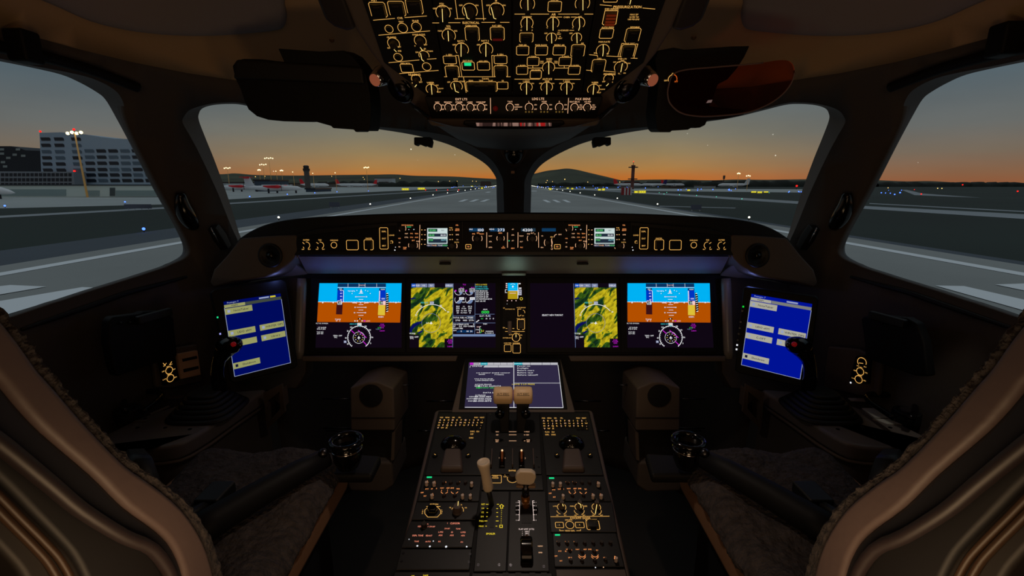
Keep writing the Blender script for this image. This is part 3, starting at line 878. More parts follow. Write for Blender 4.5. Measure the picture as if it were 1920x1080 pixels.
hz = [(1225, 110), (1232, 92), (1262, 86), (1283, 90), (1330, 87), (1371, 84), (1409, 83), (1399, 104), (1385, 126), (1366, 148), (1348, 157), (1337, 187), (1330, 200), (1400, 207), (1398, 216), (1360, 224), (1327, 227), (1323, 236), (1313, 241), (1302, 242), (1300, 239), (1290, 245), (1276, 246), (1258, 247), (1256, 250), (1250, 250), (1236, 250), (1230, 244), (1226, 215), (1230, 180), (1232, 150)]
FH = Fr((0, Yv, 1.6), -8)
t = thing('head_up_projector', 'black head-up projector unit hanging right of the overhead console', 'projector', FH.M)
B = MB(); B.prism([FH.l(x, y, .03) for x, y in hz], -.05, .03, BLK2, .97); B.build('projector_body', t, bevel=.006)
T = MB(); u = FH.l(1261, 149, .031); a, b = FH.sc(1261, 149); stroke(T, arcpts(u.x, u.y, 8 * a, -20, 200), a, AMBER, .0315)
for x, y, s in ((1263, 138, 'AUT'), (1248, 151, 'OFF'), (1268, 153, 'BRT')): text2d(T, s, *FH.l(x, y, .031), 2.6 * b, AMBER, .0315)
T.build('dimmer_marking', t)
FC = Fr((0, Yv - .07, 1.6), -14)
t = thing('combiner_glass', 'clear oval head-up glass with pale rim hanging below the right ceiling', 'head-up glass', FC.M)
cp = catmull([(1254, 160), (1262, 140), (1285, 131), (1340, 126), (1420, 119), (1462, 113), (1482, 116), (1490, 132), (1484, 155), (1466, 178), (1438, 197), (1400, 211), (1350, 217), (1310, 218), (1278, 212), (1258, 196), (1252, 178)], 5, True)
CP = [FC.l(p.x, p.y) for p in cp]
B = MB(); B.prism(CP, -.004, 0, glass('combiner_coating', (245, 190, 165), .22, .03, (255, 150, 110))); B.build('glass_plate', t)
B = MB(); B.tube([(p.x, p.y, 0) for p in CP[36:] + CP[:22]], .0018, mat('rim_pinkish_grey', (120, 100, 100), .4)); B.build('rim', t, smooth='all')
B = MB(); u = FC.l(1329, 190); a, b = FC.sc(1329, 190); B.prism([FC.l(1324, 193), FC.l(1333, 192), FC.l(1335, 187), FC.l(1327, 188)], .001, .003, mat('pale_sticker', (170, 150, 150), .5, emit=(120, 100, 100), es=.5)); o = B.build('label_plate', t); o['label'] = 'small pale plate'
# small grips on top of the windscreens
for sg in (0, 1):
    X = (lambda x: 1922 - x) if sg else (lambda x: x)
    t = thing('wiper_motor_grip', 'small ribbed black knob hanging at the top edge of the %s windscreen' % ('right' if sg else 'left'), 'knob')
    F = Fr((0, 1.9, 1.6)); t.matrix_basis = F.M
    B = MB(); B.prism([F.l(X(x), y) for x, y in ((778, 258), (809, 258), (811, 266), (809, 277), (804, 276), (800, 273), (797, 275), (790, 272), (786, 270), (782, 274), (778, 272))], -.03, .02, BLK2); B.build('grip', t, bevel=.004)

for sg in (0, 1):
    X = (lambda x: 1927 - x) if sg else (lambda x: x)
    t = thing('ceiling_grab_handle', 'dark ceiling grab handle at the top frame edge, %s of the overhead console' % ('right' if sg else 'left'), 'handle', FO.M)
    B = MB(); B.prism([FO.l(X(x), y, -.01) for x, y in ((578, -40), (632, -40), (655, 20), (668, 58), (650, 62), (626, 54), (608, 40), (596, 10))], -.05, -.012, mat('handle_dark_brown', (44, 38, 36), .45)); B.build('handle_body', t, bevel=.01, seg=3)
# ------------------------------------------------------------------ glareshield and its panels
def rr(pts): return pts
Zf = at(963.5, 475, 1.50).z
FG = Fr((0, 1.50, Zf), 8)
t = thing('glareshield', 'black curved glareshield running across the cockpit below the windscreens', 'glareshield', FG.M)
up = catmull([(448, 447), (458, 440), (475, 430), (500, 420), (530, 413), (570, 408), (640, 404), (740, 400), (850, 398.5), (963.5, 398)], 4)
up = [(p.x, p.y) for p in up]; up = up + [(1927 - x, y) for x, y in reversed(up[:-1])]
OUT = up + [(1490, 462), (1440, 492), (1380, 481), (547, 481), (487, 492), (437, 462)]
B = MB(); B.prism([FG.l(x, y, -.02) for x, y in OUT], -.42, -.02, mat('black_glareshield_skin', (14, 14, 15), .45, bump=.1, bscale=300)); B.build('pad', t, bevel=.006)
B = MB(); B.prism([FG.l(x, y) for x, y in ((548, 479), (556, 440), (600, 428), (740, 416), (963.5, 413), (1187, 416), (1327, 428), (1371, 440), (1379, 479))], -.02, -.003, mat('glareshield_face_black', (15, 14, 15), .5)); B.build('fascia', t, bevel=.003)
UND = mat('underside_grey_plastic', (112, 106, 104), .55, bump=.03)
# underside fascia, lit by the displays
v = []
rows = [(481, 1.515), (492, 1.55), (505, 1.592), (513, 1.615)]
xs = [i / 24 for i in range(25)]
for py, Y in rows:
    k = (py - 481) / 32
    for q in xs:
        v.append(at((560 + 16 * k) + (807 - 32 * k) * q, py, Y))
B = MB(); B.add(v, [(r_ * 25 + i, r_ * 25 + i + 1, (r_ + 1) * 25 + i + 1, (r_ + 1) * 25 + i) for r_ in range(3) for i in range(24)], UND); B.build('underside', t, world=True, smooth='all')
for sx_ in (835, 1092):
    B = MB(); a = at(sx_, 494, 1.552); B.box(a.x - .02, a.x + .02, a.y - .01, a.y, a.z - .004, a.z + .004, BLK); B.build('vent_slot', t, world=True, bevel=.003)
B = MB(); a = at(963.5, 513, 1.60); B.box(a.x - .043, a.x + .043, a.y - .012, a.y + .02, a.z - .006, a.z + .004, mat('latch_grey', (120, 118, 112), .4)); B.build('latch', t, world=True, bevel=.004)
for sg in (0, 1):
    X = (lambda x: 1927 - x) if sg else (lambda x: x)
    # flared winglet between fascia and end cap
    B = MB(); P = [at(X(576), 514, 1.61), at(X(566), 505, 1.585), at(X(556), 497, 1.56), at(X(546), 492, 1.545), at(X(540), 498, 1.56), at(X(530), 508, 1.575), at(X(512), 520, 1.60), at(X(545), 518, 1.61)]
    B.add(P, [tuple(range(8))], UND); o = B.build('winglet', t, world=True); s_ = o.modifiers.new('s', 'SOLIDIFY'); s_.thickness = .006
    B = MB(); B.tube([at(X(560), 479, 1.51), at(X(553), 487, 1.53), at(X(545), 492, 1.54), at(X(537), 501, 1.55), at(X(524), 513, 1.57), at(X(508), 521, 1.58)], .0025, UND); B.build('edge_trim', t, world=True, smooth='all')
    # end cap with round vent
    pl = [(449, 447), (470, 445), (520, 441), (556, 440), (560, 470), (550, 486), (538, 498), (520, 512), (495, 521), (465, 525), (436, 530), (400, 540), (392, 530), (400, 505), (425, 478)]
    B = MB(); B.prism([FG.l(X(x), y, -.002) for x, y in pl], -.16, -.002, BRN); e = B.build('end_cap', t, bevel=.008)
    B = MB(); u = FG.l(X(507), 479); B.lathe([(.040, .0), (.040, .004), (.034, .008), (.030, .0), (.001, -.001)], BLK, 28, (u.x, u.y, -.001)); v_ = B.build('air_vent', e, smooth='all')
    B = MB(); B.cyl(u.x, u.y, .012, .0, .006, GLOSSBLK); B.build('vent_knob', v_, smooth='all')

side_spec = '''
t 574 450 2.6 OUTBD
a 574.5 460 6.3 -60 95
l 567.5 454.5 570.5 457.5
l 568.5 463 570 465.5
t 568 467.5 2 OFF
t 580 467.5 2 BRT
t 600 450 2.6 FLD
a 600.5 460 6.3 -60 95
l 593.5 454.5 597 457
l 595 463 596.5 465.5
t 594.5 467.5 2 OFF
t 606.5 467.5 2 BRT
t 626.5 450.5 2.6 CHRONO
c 626.5 459.5 5.4
r 661 459.5 22 18
t 691.5 447 2.4 MASTER
g 691.5 459 17 19
r 720 447 15.5 40
T 720 434 2.6 DSPL
T 720 447.3 2.6 EXT
T 720 460.8 2.6 BRT
t 734.5 441 2.6 LOAD
m 734.4 454 2.4
d!w 741.5 463.5 .8
d!w 740.3 469 1.1
'''
def mir_spec(s):
    out = []
    for ln in s.strip().splitlines():
        q = ln.split(); c = q[0][0]
        if c == 'a': q[1] = str(1927 - float(q[1])); a0, a1 = float(q[4]), float(q[5]); q[4], q[5] = str(180 - a1), str(180 - a0)
        elif c == 'l' : 
            for i in range(1, len(q), 2): q[i] = str(1927 - float(q[i]))
        elif c in 'knmK':
            for i in [1] + list(range(4, len(q), 2)): q[i] = str(1927 - float(q[i]))
        else: q[1] = str(1927 - float(q[1]))
        out.append(' '.join(q))
    return '\n'.join(out)
tune_spec = '''
t!o 757 422 2.2 BARO
t!o 768 422.3 2.3 MINIMUMS
l!g 763.5 425.6 770.5 425.6
a!p 752 428 9 -25 25
a!p 757 428 9 190 215
n 753 429 7
d!w 766.5 430.5 .7
d!w 776 430.3 .9
t!p 762 438 2.2 MAP
t!o 771.5 438 2.2 TFC
t!o 781 438 2.2 TERR
t!p 762 445 2.2 CTRL
t!o 771.5 445 2.2 SYN
t!o 781 445 2.2 AUX
t!o 749 447 2.2 V/R
t!p 749 454.8 2.2 N1
t!p 749 462.8 2.2 FD
t!o 775 450.8 2.2 BRT
t!p 784 452.5 2.2 PUSH
n 774 461 8
a!p 775 460 8 -30 30
a!p 775 460 9 160 200
t!o 759 464 2 TUNE
t!o 759 466.6 2 DSPL
l!p 787.3 422 786.2 467
'''
disp_side = '''
d 791 431 .9
d 791 440 .9
d 791 449 .9
d 790.5 458 .9
l!p 795.5 431.2 798 431.2
l!p 795.5 440.2 798 440.2
l!p 795.5 449.2 798 449.2
l!p 795.5 458.2 798 458.2
l!p 842.5 431.2 845 431.2
l!p 842.5 440.2 845 440.2
l!p 842.5 449.2 845 449.2
d 848 431 .9
d 848 440 .9
d 848 449 .9
t 845.5 427.3 2.4 VOL
t!o 857 422 2.2 SQL
t!o 857.5 429.5 2.2 XPDR
t!o 857.5 432 2.2 IDENT
t!p 857.5 440 2.2 DME
t!p 857.5 449.3 2.2 1/2
t 856.5 454.2 2.2 DATA
n 848 461 8
a!p 848 461 9 -25 25
a!p 848 461 9 195 215
'''
def shift(s, dx):
    out = []
    for ln in s.strip().splitlines():
        q = ln.split(); c = q[0][0]
        ids = range(1, len(q), 2) if c == 'l' else ([1] + list(range(4, len(q), 2)) if c in 'knmK' else [1])
        for i in ids: q[i] = str(float(q[i]) + dx)
        out.append(' '.join(q))
    return '\n'.join(out)
def expand(s): return s
GP = 'lit control panels of the glareshield'
for nm, lab, pts, spec, k in (
    ('caption_switch_unit', 'left end glareshield panel with CHRONO ring, square caption buttons and tall switch', [(556, 472), (557, 443), (600, 438), (742, 423), (744, 472)], side_spec, {}),
    ('caption_switch_unit', 'right end glareshield panel with CHRONO ring, square caption buttons and tall switch', mirror_px([(556, 472), (557, 443), (600, 438), (742, 423), (744, 472)]), mir_spec(side_spec), {}),
    ('tuning_panel', 'left radio tuning panel on the glareshield around a bright square screen', [(745, 472), (744, 418), (866, 416), (866, 472)], tune_spec + disp_side, {}),
    ('tuning_panel', 'right radio tuning panel on the glareshield around a bright square screen', [(1057, 472), (1057, 416), (1183, 418), (1182, 472)], shift(tune_spec, 313) + '\n' + shift(disp_side, 313), {}),
    ('flight_control_panel', 'centre glareshield panel with 100, 273 and 4200 in number windows', [(867, 472), (868, 415), (1056, 415), (1056, 472)], '''
l!p 912.6 436 912.6 464
l!p 951.6 436 951.5 464
l!p 971.3 436 971 464
l!p 1009.6 436 1010 464
n 895 448 8
a!p 895 447 9 150 210
a!p 895 447 9 -30 30
t!o 888 438.5 2.4 FMS
t!o 896.5 437 2.2 SPD
t!o 903 438.6 2.2 MACH
t!o 938 437 2.4 HDG
n 938 448 7
a!p 938.5 447 7 150 210
a!p 938.5 447 7 -30 30
t!p 919.5 442.4 2.2 NAV
t!p 919.5 453 2.2 XFR
t!p 919.5 463.8 2.2 APPR
t!o 944 462.4 1.8 1/2
t!o 944 464.8 2 BANK
t!p 961.5 430 2.2 AP
t!p 961.5 440.7 2.2 XFR
t!p 961.5 451.2 2.2 AT
t!o 961.5 465.5 2.4 EDM
d!g 954.5 451.4 1
r 878.3 462.5 10 8.2
T!o 878.3 462.5 2.4 FD
r 1045 462.5 11 8
T!o 1045 462.5 2.4 FD
t!p 977.5 442.4 2.2 VNAV
t!p 977.5 453 2.2 ALT
t!o 978 463.8 2.2 FLC
t!p 991 438.5 2.2 FINE
t!p 998 437 2.4 ALT
t!p 1003 438.8 2.2 M
n 998 448 8.5
a!p 997.5 447 9 150 210
a!p 997.5 447 9 -30 30
t!p 1016.5 442.4 2.2 VS
t!p 1016.5 464 2.2 FPA
n 1026 455 6
a!p 1030 455 9.5 145 215
a!p 1026 455 9.5 -38 38
t 1034.5 444.3 2.6 DN
t!p 1035 467 2.4 UP
l!p 1034.8 447 1034 452 1034.8 457 1034.8 464
a!p 1044 444.5 5 95 180
t!p 1050 439.6 2.2 EDM
'''.replace('a!', 'a!'), {})):
    r = thing(nm, lab, 'control panel', FG.M, GP); plate(FG, r, pts, -.003, .001, BLK2); panel(FG, r, expand(spec), z=.0018, lw=.85, **k)
    if nm == 'flight_control_panel':
        WB = emis('window_blue', (18, 62, 100), .8)
        for x0, x1, s, m2, xt, lab2 in ((880, 907, '100', WHITE, 901.5, 'IAS'), (919, 946, '273', WHITE, 939.5, 'HDG'), (977, 1004, '4200', WHITE, 989, ''), (1016, 1042, '', WHITE, 0, '')):
            B = MB(); B.prism([FG.l(x0, 434), FG.l(x1, 434), FG.l(x1, 428), FG.l(x0, 428)], .001, .003, WB if s != '4200' else emis('window_dim_blue', (36, 58, 74), .8)); o = B.build('number_window', r)
            T = MB(); a, b = FG.sc(x0, 431)
            if s: text2d(T, s, *FG.l(xt, 431.2, .0032), 5.0 * b, WHITE, .0032, sx=1.25); 
            if lab2: text2d(T, lab2, *FG.l(x0 + 3, 429.8, .0032), 2.6 * b, WHITE, .0032, sx=1.2)
            T.build('digits', o)
    if nm == 'tuning_panel':
        dx = 0 if 'left' in lab else 313.5
        def q(pts, z): return [FG.l(x + dx, y, z) for x, y in pts]
        DKB = emis('screen_slate', (34, 46, 62), .9)
        B = MB(); B.prism(q([(799, 464), (841, 464), (841, 425), (799, 425)], .001), .001, .003, GLOSSBLK); o = B.build('tuning_screen', r)
        T = MB(); a, b = FG.sc(820 + dx, 444)
        T.poly(q([(801, 463), (838.8, 463), (838.8, 427.8), (801, 427.8)], .0034), .0034, DKB)
        PW = emis('screen_pale_frame', (205, 222, 220), .95); SG = emis('screen_green_text', (110, 235, 130), .95); DG = emis('screen_dark_green', (20, 70, 55), .9)
        T.poly(q([(801, 457), (839, 457), (839, 427.8), (801, 427.8)], .0036), .0036, PW)
        for x0, y0, x1, y1, m2 in ((803, 429, 820, 434.6, DG), (803, 438, 837.5, 443.8, DKB), (803, 438, 815, 443.8, DG), (803, 448, 837.5, 455.5, DKB), (803, 447, 812, 453, DG)):
            T.poly(q([(x0, y1), (x1, y1), (x1, y0), (x0, y0)], .0038), .0038, m2)
        for x, y, h, s, m2 in ((811, 431.8, 3, '123.100', SG), (830, 431.8, 2.2, '121.5', DKB), (809.5, 441, 3, '110.50', SG), (831, 441, 3, '118.00', WHITE), (807.5, 450, 2.8, '7700', SG), (833, 450, 2.8, 'AUTO', emis('screen_cyan', (150, 230, 240), .9)), (805, 460, 2.4, 'NEXT', emis('screen_pink', (235, 215, 225), .9)), (814.5, 460, 2.4, 'PAGE', PINKISH), (825, 460, 2.4, 'TCAS', WHITE), (834.5, 460, 2.4, 'HOLD', SG)):
            text2d(T, s, *FG.l(x + dx, y, .004), h * b, m2, .004, sx=1.0)
        T.build('screen_image', o)

# ------------------------------------------------------------------ main instrument panel
Zm = at(963.5, 668, 1.557).z
FM = Fr((0, 1.557, Zm), 18)
t = thing('instrument_panel', 'black instrument panel frame carrying the row of flight displays', 'instrument panel', FM.M)
B = MB(); B.prism([FM.l(x, y, -.004) for x, y in ((566, 666), (572, 512), (1355, 512), (1361, 666))], -.12, -.004, BLK2); B.build('panel_frame', t, bevel=.004)
B = MB(); B.prism([FM.l(x, y, .02) for x, y in ((566, 678), (566, 667.5), (858, 667.5), (855, 678))], -.02, .02, BRN); B.build('ledge', t, bevel=.004)
B = MB(); B.prism([FM.l(x, y, .02) for x, y in ((1361, 678), (1361, 667.5), (1066, 667.5), (1070, 678))], -.02, .02, BRN); B.build('ledge', t, bevel=.004)
for sg in (0, 1):
    X = (lambda x: 1927 - x) if sg else (lambda x: x)
    B = MB(); a = at(X(566), 522, 1.62); b = at(X(561), 672, 1.56); dv = (b - a)
    B.lathe([(.015, 0), (.017, .02), (.017, dv.length * .9), (.015, dv.length)], mat('glossy_taupe_column', (140, 134, 130), .3), 28, a, dv); B.build('side_column', t, world=True, smooth='all')
    B = MB(); B.prism([FM.l(X(x), y, -.03) for x, y in ((380, 560), (392, 538), (500, 520), (572, 515), (568, 700), (550, 730), (420, 740))], -.12, -.05, DKLIN); B.build('outer_cheek', t, bevel=.006)

CB = dict(k=emis('screen_black', (20, 10, 24), .7, 'NONE'), s=emis('sky_blue_screen', (0, 160, 220), 1.25), g=emis('earth_orange_screen', (168, 74, 0), 1.15), w=emis('screen_white', (238, 238, 242), 1, 'NONE'),
          n=emis('tape_navy', (10, 50, 95), 1, 'NONE'), b=emis('tape_blue', (0, 50, 190), 1, 'NONE'), r=emis('tape_maroon', (60, 18, 20), 1, 'NONE'), m=emis('magenta_symbol', (190, 30, 200), 1, 'NONE'), c=emis('cyan_symbol', (60, 200, 210), 1, 'NONE'),
          y=emis('yellow_symbol', (225, 200, 60), 1, 'NONE'), G=emis('green_symbol', (50, 210, 80), 1, 'NONE'), p=emis('pink_white_symbol', (245, 200, 195), 1, 'NONE'), l=emis('slate_blue_bar', (110, 130, 170), 1, 'NONE'), t=emis('tab_grey', (120, 130, 165), 1, 'NONE'), B=emis('tab_blue', (20, 90, 200), 1, 'NONE'), d=emis('dark_water', (10, 15, 90), 1, 'NONE'), K=emis('pure_black', (3, 3, 4), 1, 'NONE'))
FL = Fr((0, 1.301, .776), 71.2)
class Scr:
    def __init__(s, F, du=0, z=.003, ox=0, oy=0, k=1): s.F = F; s.du = du; s.z = z; s.B = MB(); s.i = 0; s.o = (ox, oy, k)
    def P(s, x, y):
        ox, oy, k = s.o; p = s.F.l(ox + x / k, oy + y / k, s.z); return Vector((p.x + s.du, p.y))
    def zz(s): s.i += 1; return s.z + s.i * 1.2e-5
    def poly(s, pts, c): s.B.poly([s.P(*p) for p in pts], s.zz(), CB[c] if isinstance(c, str) else c)
    def rect(s, x0, y0, x1, y1, c): s.poly([(x0, y1), (x1, y1), (x1, y0), (x0, y0)], c)
    def u(s): a, b = s.F.sc(963, 590 if s.F is not FL else 720); return a / s.o[2], b / s.o[2]
    def line(s, pts, w, c): stroke(s.B, [s.P(*p) for p in pts], w * s.u()[0], CB[c], s.zz())
    def arc(s, x, y, r, a0, a1, w, c, n=30): p = s.P(x, y); stroke(s.B, arcpts(p.x, p.y, r * s.u()[0], a0, a1, n), w * s.u()[0], CB[c], s.zz())
    def txt(s, x, y, h, st, c, sx=1.1): p = s.P(x, y); text2d(s.B, st, p.x, p.y, h * s.u()[1], CB[c], s.zz(), sx=sx)
def display(lab, du, pts):
    r = thing('flight_display', lab, 'display', FM.M, 'large flight displays in the instrument panel')
    B = MB(); P = [FM.l(x, y) for x, y in pts]; B.prism([(p.x + du, p.y) for p in P], -.004, .003, BLK2); o = B.build('bezel', r, bevel=.0015, seg=1)
    return r
DP = [(579, 661), (583, 521), (760, 521), (760, 661)]
def screenplate(r, pts, du, z=.0034):
    B = MB(); P = [FM.l(x, y, z) for x, y in pts]; B.prism([(p.x + du, p.y) for p in P], .001, z, CB['k']); return B.build('screen', r)
def pfd(r, du):
    o = screenplate(r, [(591.5, 652), (597, 531), (753.5, 531), (753, 652)], du)
    s = Scr(FM, du, .0036, 580, 510, 6.75)
    s.poly([(112, 378), (128, 142), (1168, 142), (1161, 388)], 's'); s.poly([(98, 632), (112, 378), (1161, 388), (1148, 640)], 'g')
    s.poly([(357, 190), (360, 145), (970, 145), (970, 192)], 'n'); s.line([(360, 196), (968, 196)], 4, 'w')
    for x in (490, 628, 706, 853): s.line([(x, 147), (x, 188)], 4, 'w')
    s.txt(667, 168, 14, 'TO/TO', 'p')
    s.line([(112, 379), (1160, 385)], 5, 'w')
    for x in (170, 302, 830, 1096): s.rect(x - 8, 381, x + 8, 394, 'w')
    for x in range(140, 1150, 33): s.line([(x, 372), (x, 382)], 4, 'w')
    s.poly([(350, 378), (357, 205), (433, 205), (431, 378)], 'b'); s.poly([(355, 228), (358, 205), (433, 205), (433, 228)], 'n'); s.txt(396, 216, 16, '120', 'w'); s.line([(422, 230), (434, 240), (430, 378)], 6, 'w')
    for y in (235, 270, 308, 348): s.txt(402, y, 16, '40', 'w')
    s.poly([(338, 536), (346, 400), (424, 400), (416, 538)], 'r'); s.rect(357, 362, 412, 412, 'w'); s.rect(363, 368, 404, 406, 'K'); s.txt(390, 388, 24, '30', 'w')
    s.poly([(875, 380), (886, 205), (967, 205), (967, 380)], 'b'); s.poly([(884, 230), (886, 205), (967, 205), (967, 230)], 'n'); s.txt(930, 220, 16, '4200', 'w'); s.line([(892, 240), (884, 362)], 8, 'w')
    for y in range(250, 360, 18): s.line([(884, y), (898, y)], 5, 'w')
    s.txt(935, 338, 18, '500', 'w'); s.rect(880, 365, 966, 418, 'p'); s.rect(890, 368, 935, 412, 'K'); s.txt(900, 390, 26, '1', 'G'); s.txt(920, 390, 24, '38', 'w')
    s.poly([(868, 545), (874, 420), (960, 420), (956, 548)], 'y')
    for i in range(14):
        for j in range(10):
            if (i + j) % 2: s.rect(872 + j * 8.2, 423 + i * 8.6, 876 + j * 8.2, 428 + i * 8.6, 'g')
    s.txt(908, 568, 18, '1013IN', 'w')
    s.poly([(968, 520), (972, 255), (1005, 290), (1005, 480)], 'K')
    for i in range(9): s.line([(978, 275 + i * 28), (998, 270 + i * 28)], 8, 'w')
    s.txt(526, 242, 16, 'TO_HP'.replace('_', ' '), 'w')
    for x, y in ((575, 243), (605, 234), (713, 234), (742, 243), (543, 273), (773, 273)): s.rect(x - 4, y - 5, x + 4, y + 5, 'w')
    s.poly([(640, 262), (658, 215), (676, 262)], 'w'); s.txt(657, 245, 10, 'A', 'g')
    for y, w, c in ((272, 26, 'w'), (314, 52, 'p'), (347, 28, 'w'), (413, 28, 'w'), (448, 52, 'w'), (482, 28, 'w'), (515, 52, 'w'), (549, 30, 'w')): s.line([(655 - w, y), (655 + w, y)], 5, c)
    for x, y in ((590, 314), (726, 314), (582, 448), (718, 448), (576, 515), (713, 515)): s.txt(x, y, 16, '10', 'w')
    s.poly([(545, 383), (600, 383), (604, 404), (590, 395), (548, 395)], 'p'); s.poly([(755, 383), (700, 383), (696, 404), (710, 395), (752, 395)], 'p'); s.poly([(640, 396), (651, 372), (662, 396)], 'p')
    s.txt(350, 600, 18, 'TW', 'w'); s.txt(350, 618, 14, '0F', 'w'); s.txt(388, 600, 18, 'W', 'w'); s.txt(388, 618, 14, 'C', 'w')
    s.rect(618, 583, 664, 600, 'K'); s.rect(634, 586, 648, 598, 'w')
    for x, c in ((580, 'w'), (610, 'w'), (642, 'k'), (670, 'w')): s.rect(x - 7, 612, x + 7, 626, c if c != 'k' else 'K')
    s.rect(690, 610, 712, 628, 'm'); s.txt(746, 620, 16, 'LOC', 'p')
    s.txt(165, 650, 14, 'FLT ID SWR12A', 'w'); s.txt(165, 702, 14, 'UT 16:31:48', 'w'); s.txt(155, 722, 14, 'ETE 19 JUN', 'w'); s.txt(140, 760, 14, 'TAT 15C', 'w'); s.txt(140, 780, 14, 'SAT 15C', 'w')
    s.txt(360, 806, 16, 'TERR OFF', 'w'); s.txt(335, 828, 14, 'TFC', 'w')
    s.arc(632, 826, 143, -52, 232, 7, 'w', 40); s.arc(630, 830, 72, 0, 360, 4, 'w')
    for i in range(0, 36): 
        a = R(i * 10); 
        if not (math.sin(a) < -.8): s.line([(632 + 143 * math.cos(a), 826 - 143 * math.sin(a)), (632 + 133 * math.cos(a), 826 - 133 * math.sin(a))], 4, 'w')
    for a, st in ((0, '36'), (35, '33'), (60, '30'), (127, '24'), (150, '21'), (183, '18'), (-28, '3'), (212, '15')): s.txt(632 + 166 * math.cos(R(a)), 826 - 160 * math.sin(R(a)), 18, st, 'w')
    s.rect(612, 645, 664, 676, 'w'); s.txt(638, 661, 18, '277', 'k'); s.txt(563, 658, 15, 'HDG 273', 'c'); s.poly([(618, 678), (656, 678), (637, 690)], 'c')
    s.line([(533, 738), (578, 780)], 9, 'm'); s.line([(622, 738), (724, 830)], 8, 'm'); s.line([(682, 876), (728, 924)], 9, 'm')
    for i in range(10): s.rect(632 + 50 * math.cos(i * .63) - 5, 830 + 46 * math.sin(i * .63) - 4, 632 + 50 * math.cos(i * .63) + 5, 830 + 46 * math.sin(i * .63) + 4, 'y' if i % 2 else 'w')
    s.poly([(626, 812), (634, 812), (636, 826), (650, 834), (650, 838), (635, 838), (633, 848), (640, 852), (620, 852), (627, 848), (625, 838), (610, 838), (610, 834), (624, 826)], 'w')
    s.rect(440, 868, 474, 898, 't'); s.txt(457, 883, 18, '19', 'w')
    for y, st, c in ((662, 'FMS1', 'm'), (682, 'RW28', 'm'), (704, 'CRS', 'm'), (744, '3.8NM', 'm')): s.txt(925, y, 15, st, c)
    s.txt(893, 706, 14, 'DTK', 'G'); s.txt(872, 724, 14, 'VOR 1', 'l')
    s.B.build('screen_image', o)
r = display('leftmost flight display with blue and brown horizon, left of a yellow terrain map', 0, DP); pfd(r, 0)
# horizontal distance between the two outer displays, in panel metres
du4 = FM.l(1332, 590).x - FM.l(752, 590).x
r = display('rightmost flight display with blue and brown horizon, right of a yellow terrain map', du4, DP); pfd(r, du4)

def terrain():
    m = bpy.data.materials.new('terrain_map_screen'); m.use_nodes = True; n = m.node_tree.nodes; l = m.node_tree.links; n.clear()
    o = n.new('ShaderNodeOutputMaterial'); e = n.new('ShaderNodeEmission'); l.new(e.outputs[0], o.inputs[0])
    uv = n.new('ShaderNodeUVMap'); mp = n.new('ShaderNodeMapping'); m0 = n.new('ShaderNodeMapping'); m0.inputs['Rotation'].default_value = (0, 0, R(-48)); l.new(uv.outputs[0], m0.inputs[0]); mp.inputs['Scale'].default_value = (1.6, 3.6, 1); l.new(m0.outputs[0], mp.inputs[0])
    a = n.new('ShaderNodeTexNoise'); a.inputs['Scale'].default_value = 2.3; a.inputs['Detail'].default_value = 5; a.inputs['Roughness'].default_value = .5; a.inputs['Distortion'].default_value = .8; l.new(mp.outputs[0], a.inputs[0])
    r = n.new('ShaderNodeValToRGB'); r.color_ramp.interpolation = 'CONSTANT'; el = r.color_ramp.elements
    el[0].position = 0; el[0].color = (*lin((20, 50, 30)), 1); el[1].position = .40; el[1].color = (*lin((48, 84, 22)), 1)
    for p, c in ((.455, (70, 104, 26)), (.485, (196, 178, 28))): k = el.new(p); k.color = (*lin(c), 1)
    l.new(a.outputs[0], r.inputs[0])
    b = n.new('ShaderNodeTexNoise'); b.inputs['Scale'].default_value = 7; b.inputs['Detail'].default_value = 3; l.new(mp.outputs[0], b.inputs[0])
    br = n.new('ShaderNodeMapRange'); br.inputs[1].default_value = .38; br.inputs[2].default_value = .58; br.inputs[3].default_value = .5; br.inputs[4].default_value = 1.05; l.new(b.outputs[0], br.inputs[0])
    mx = n.new('ShaderNodeVectorMath'); mx.operation = 'SCALE'; l.new(r.outputs[0], mx.inputs[0]); l.new(br.outputs[0], mx.inputs[3]); l.new(mx.outputs[0], e.inputs[0]); e.inputs[1].default_value = 1.0
    return m
TERR = terrain()
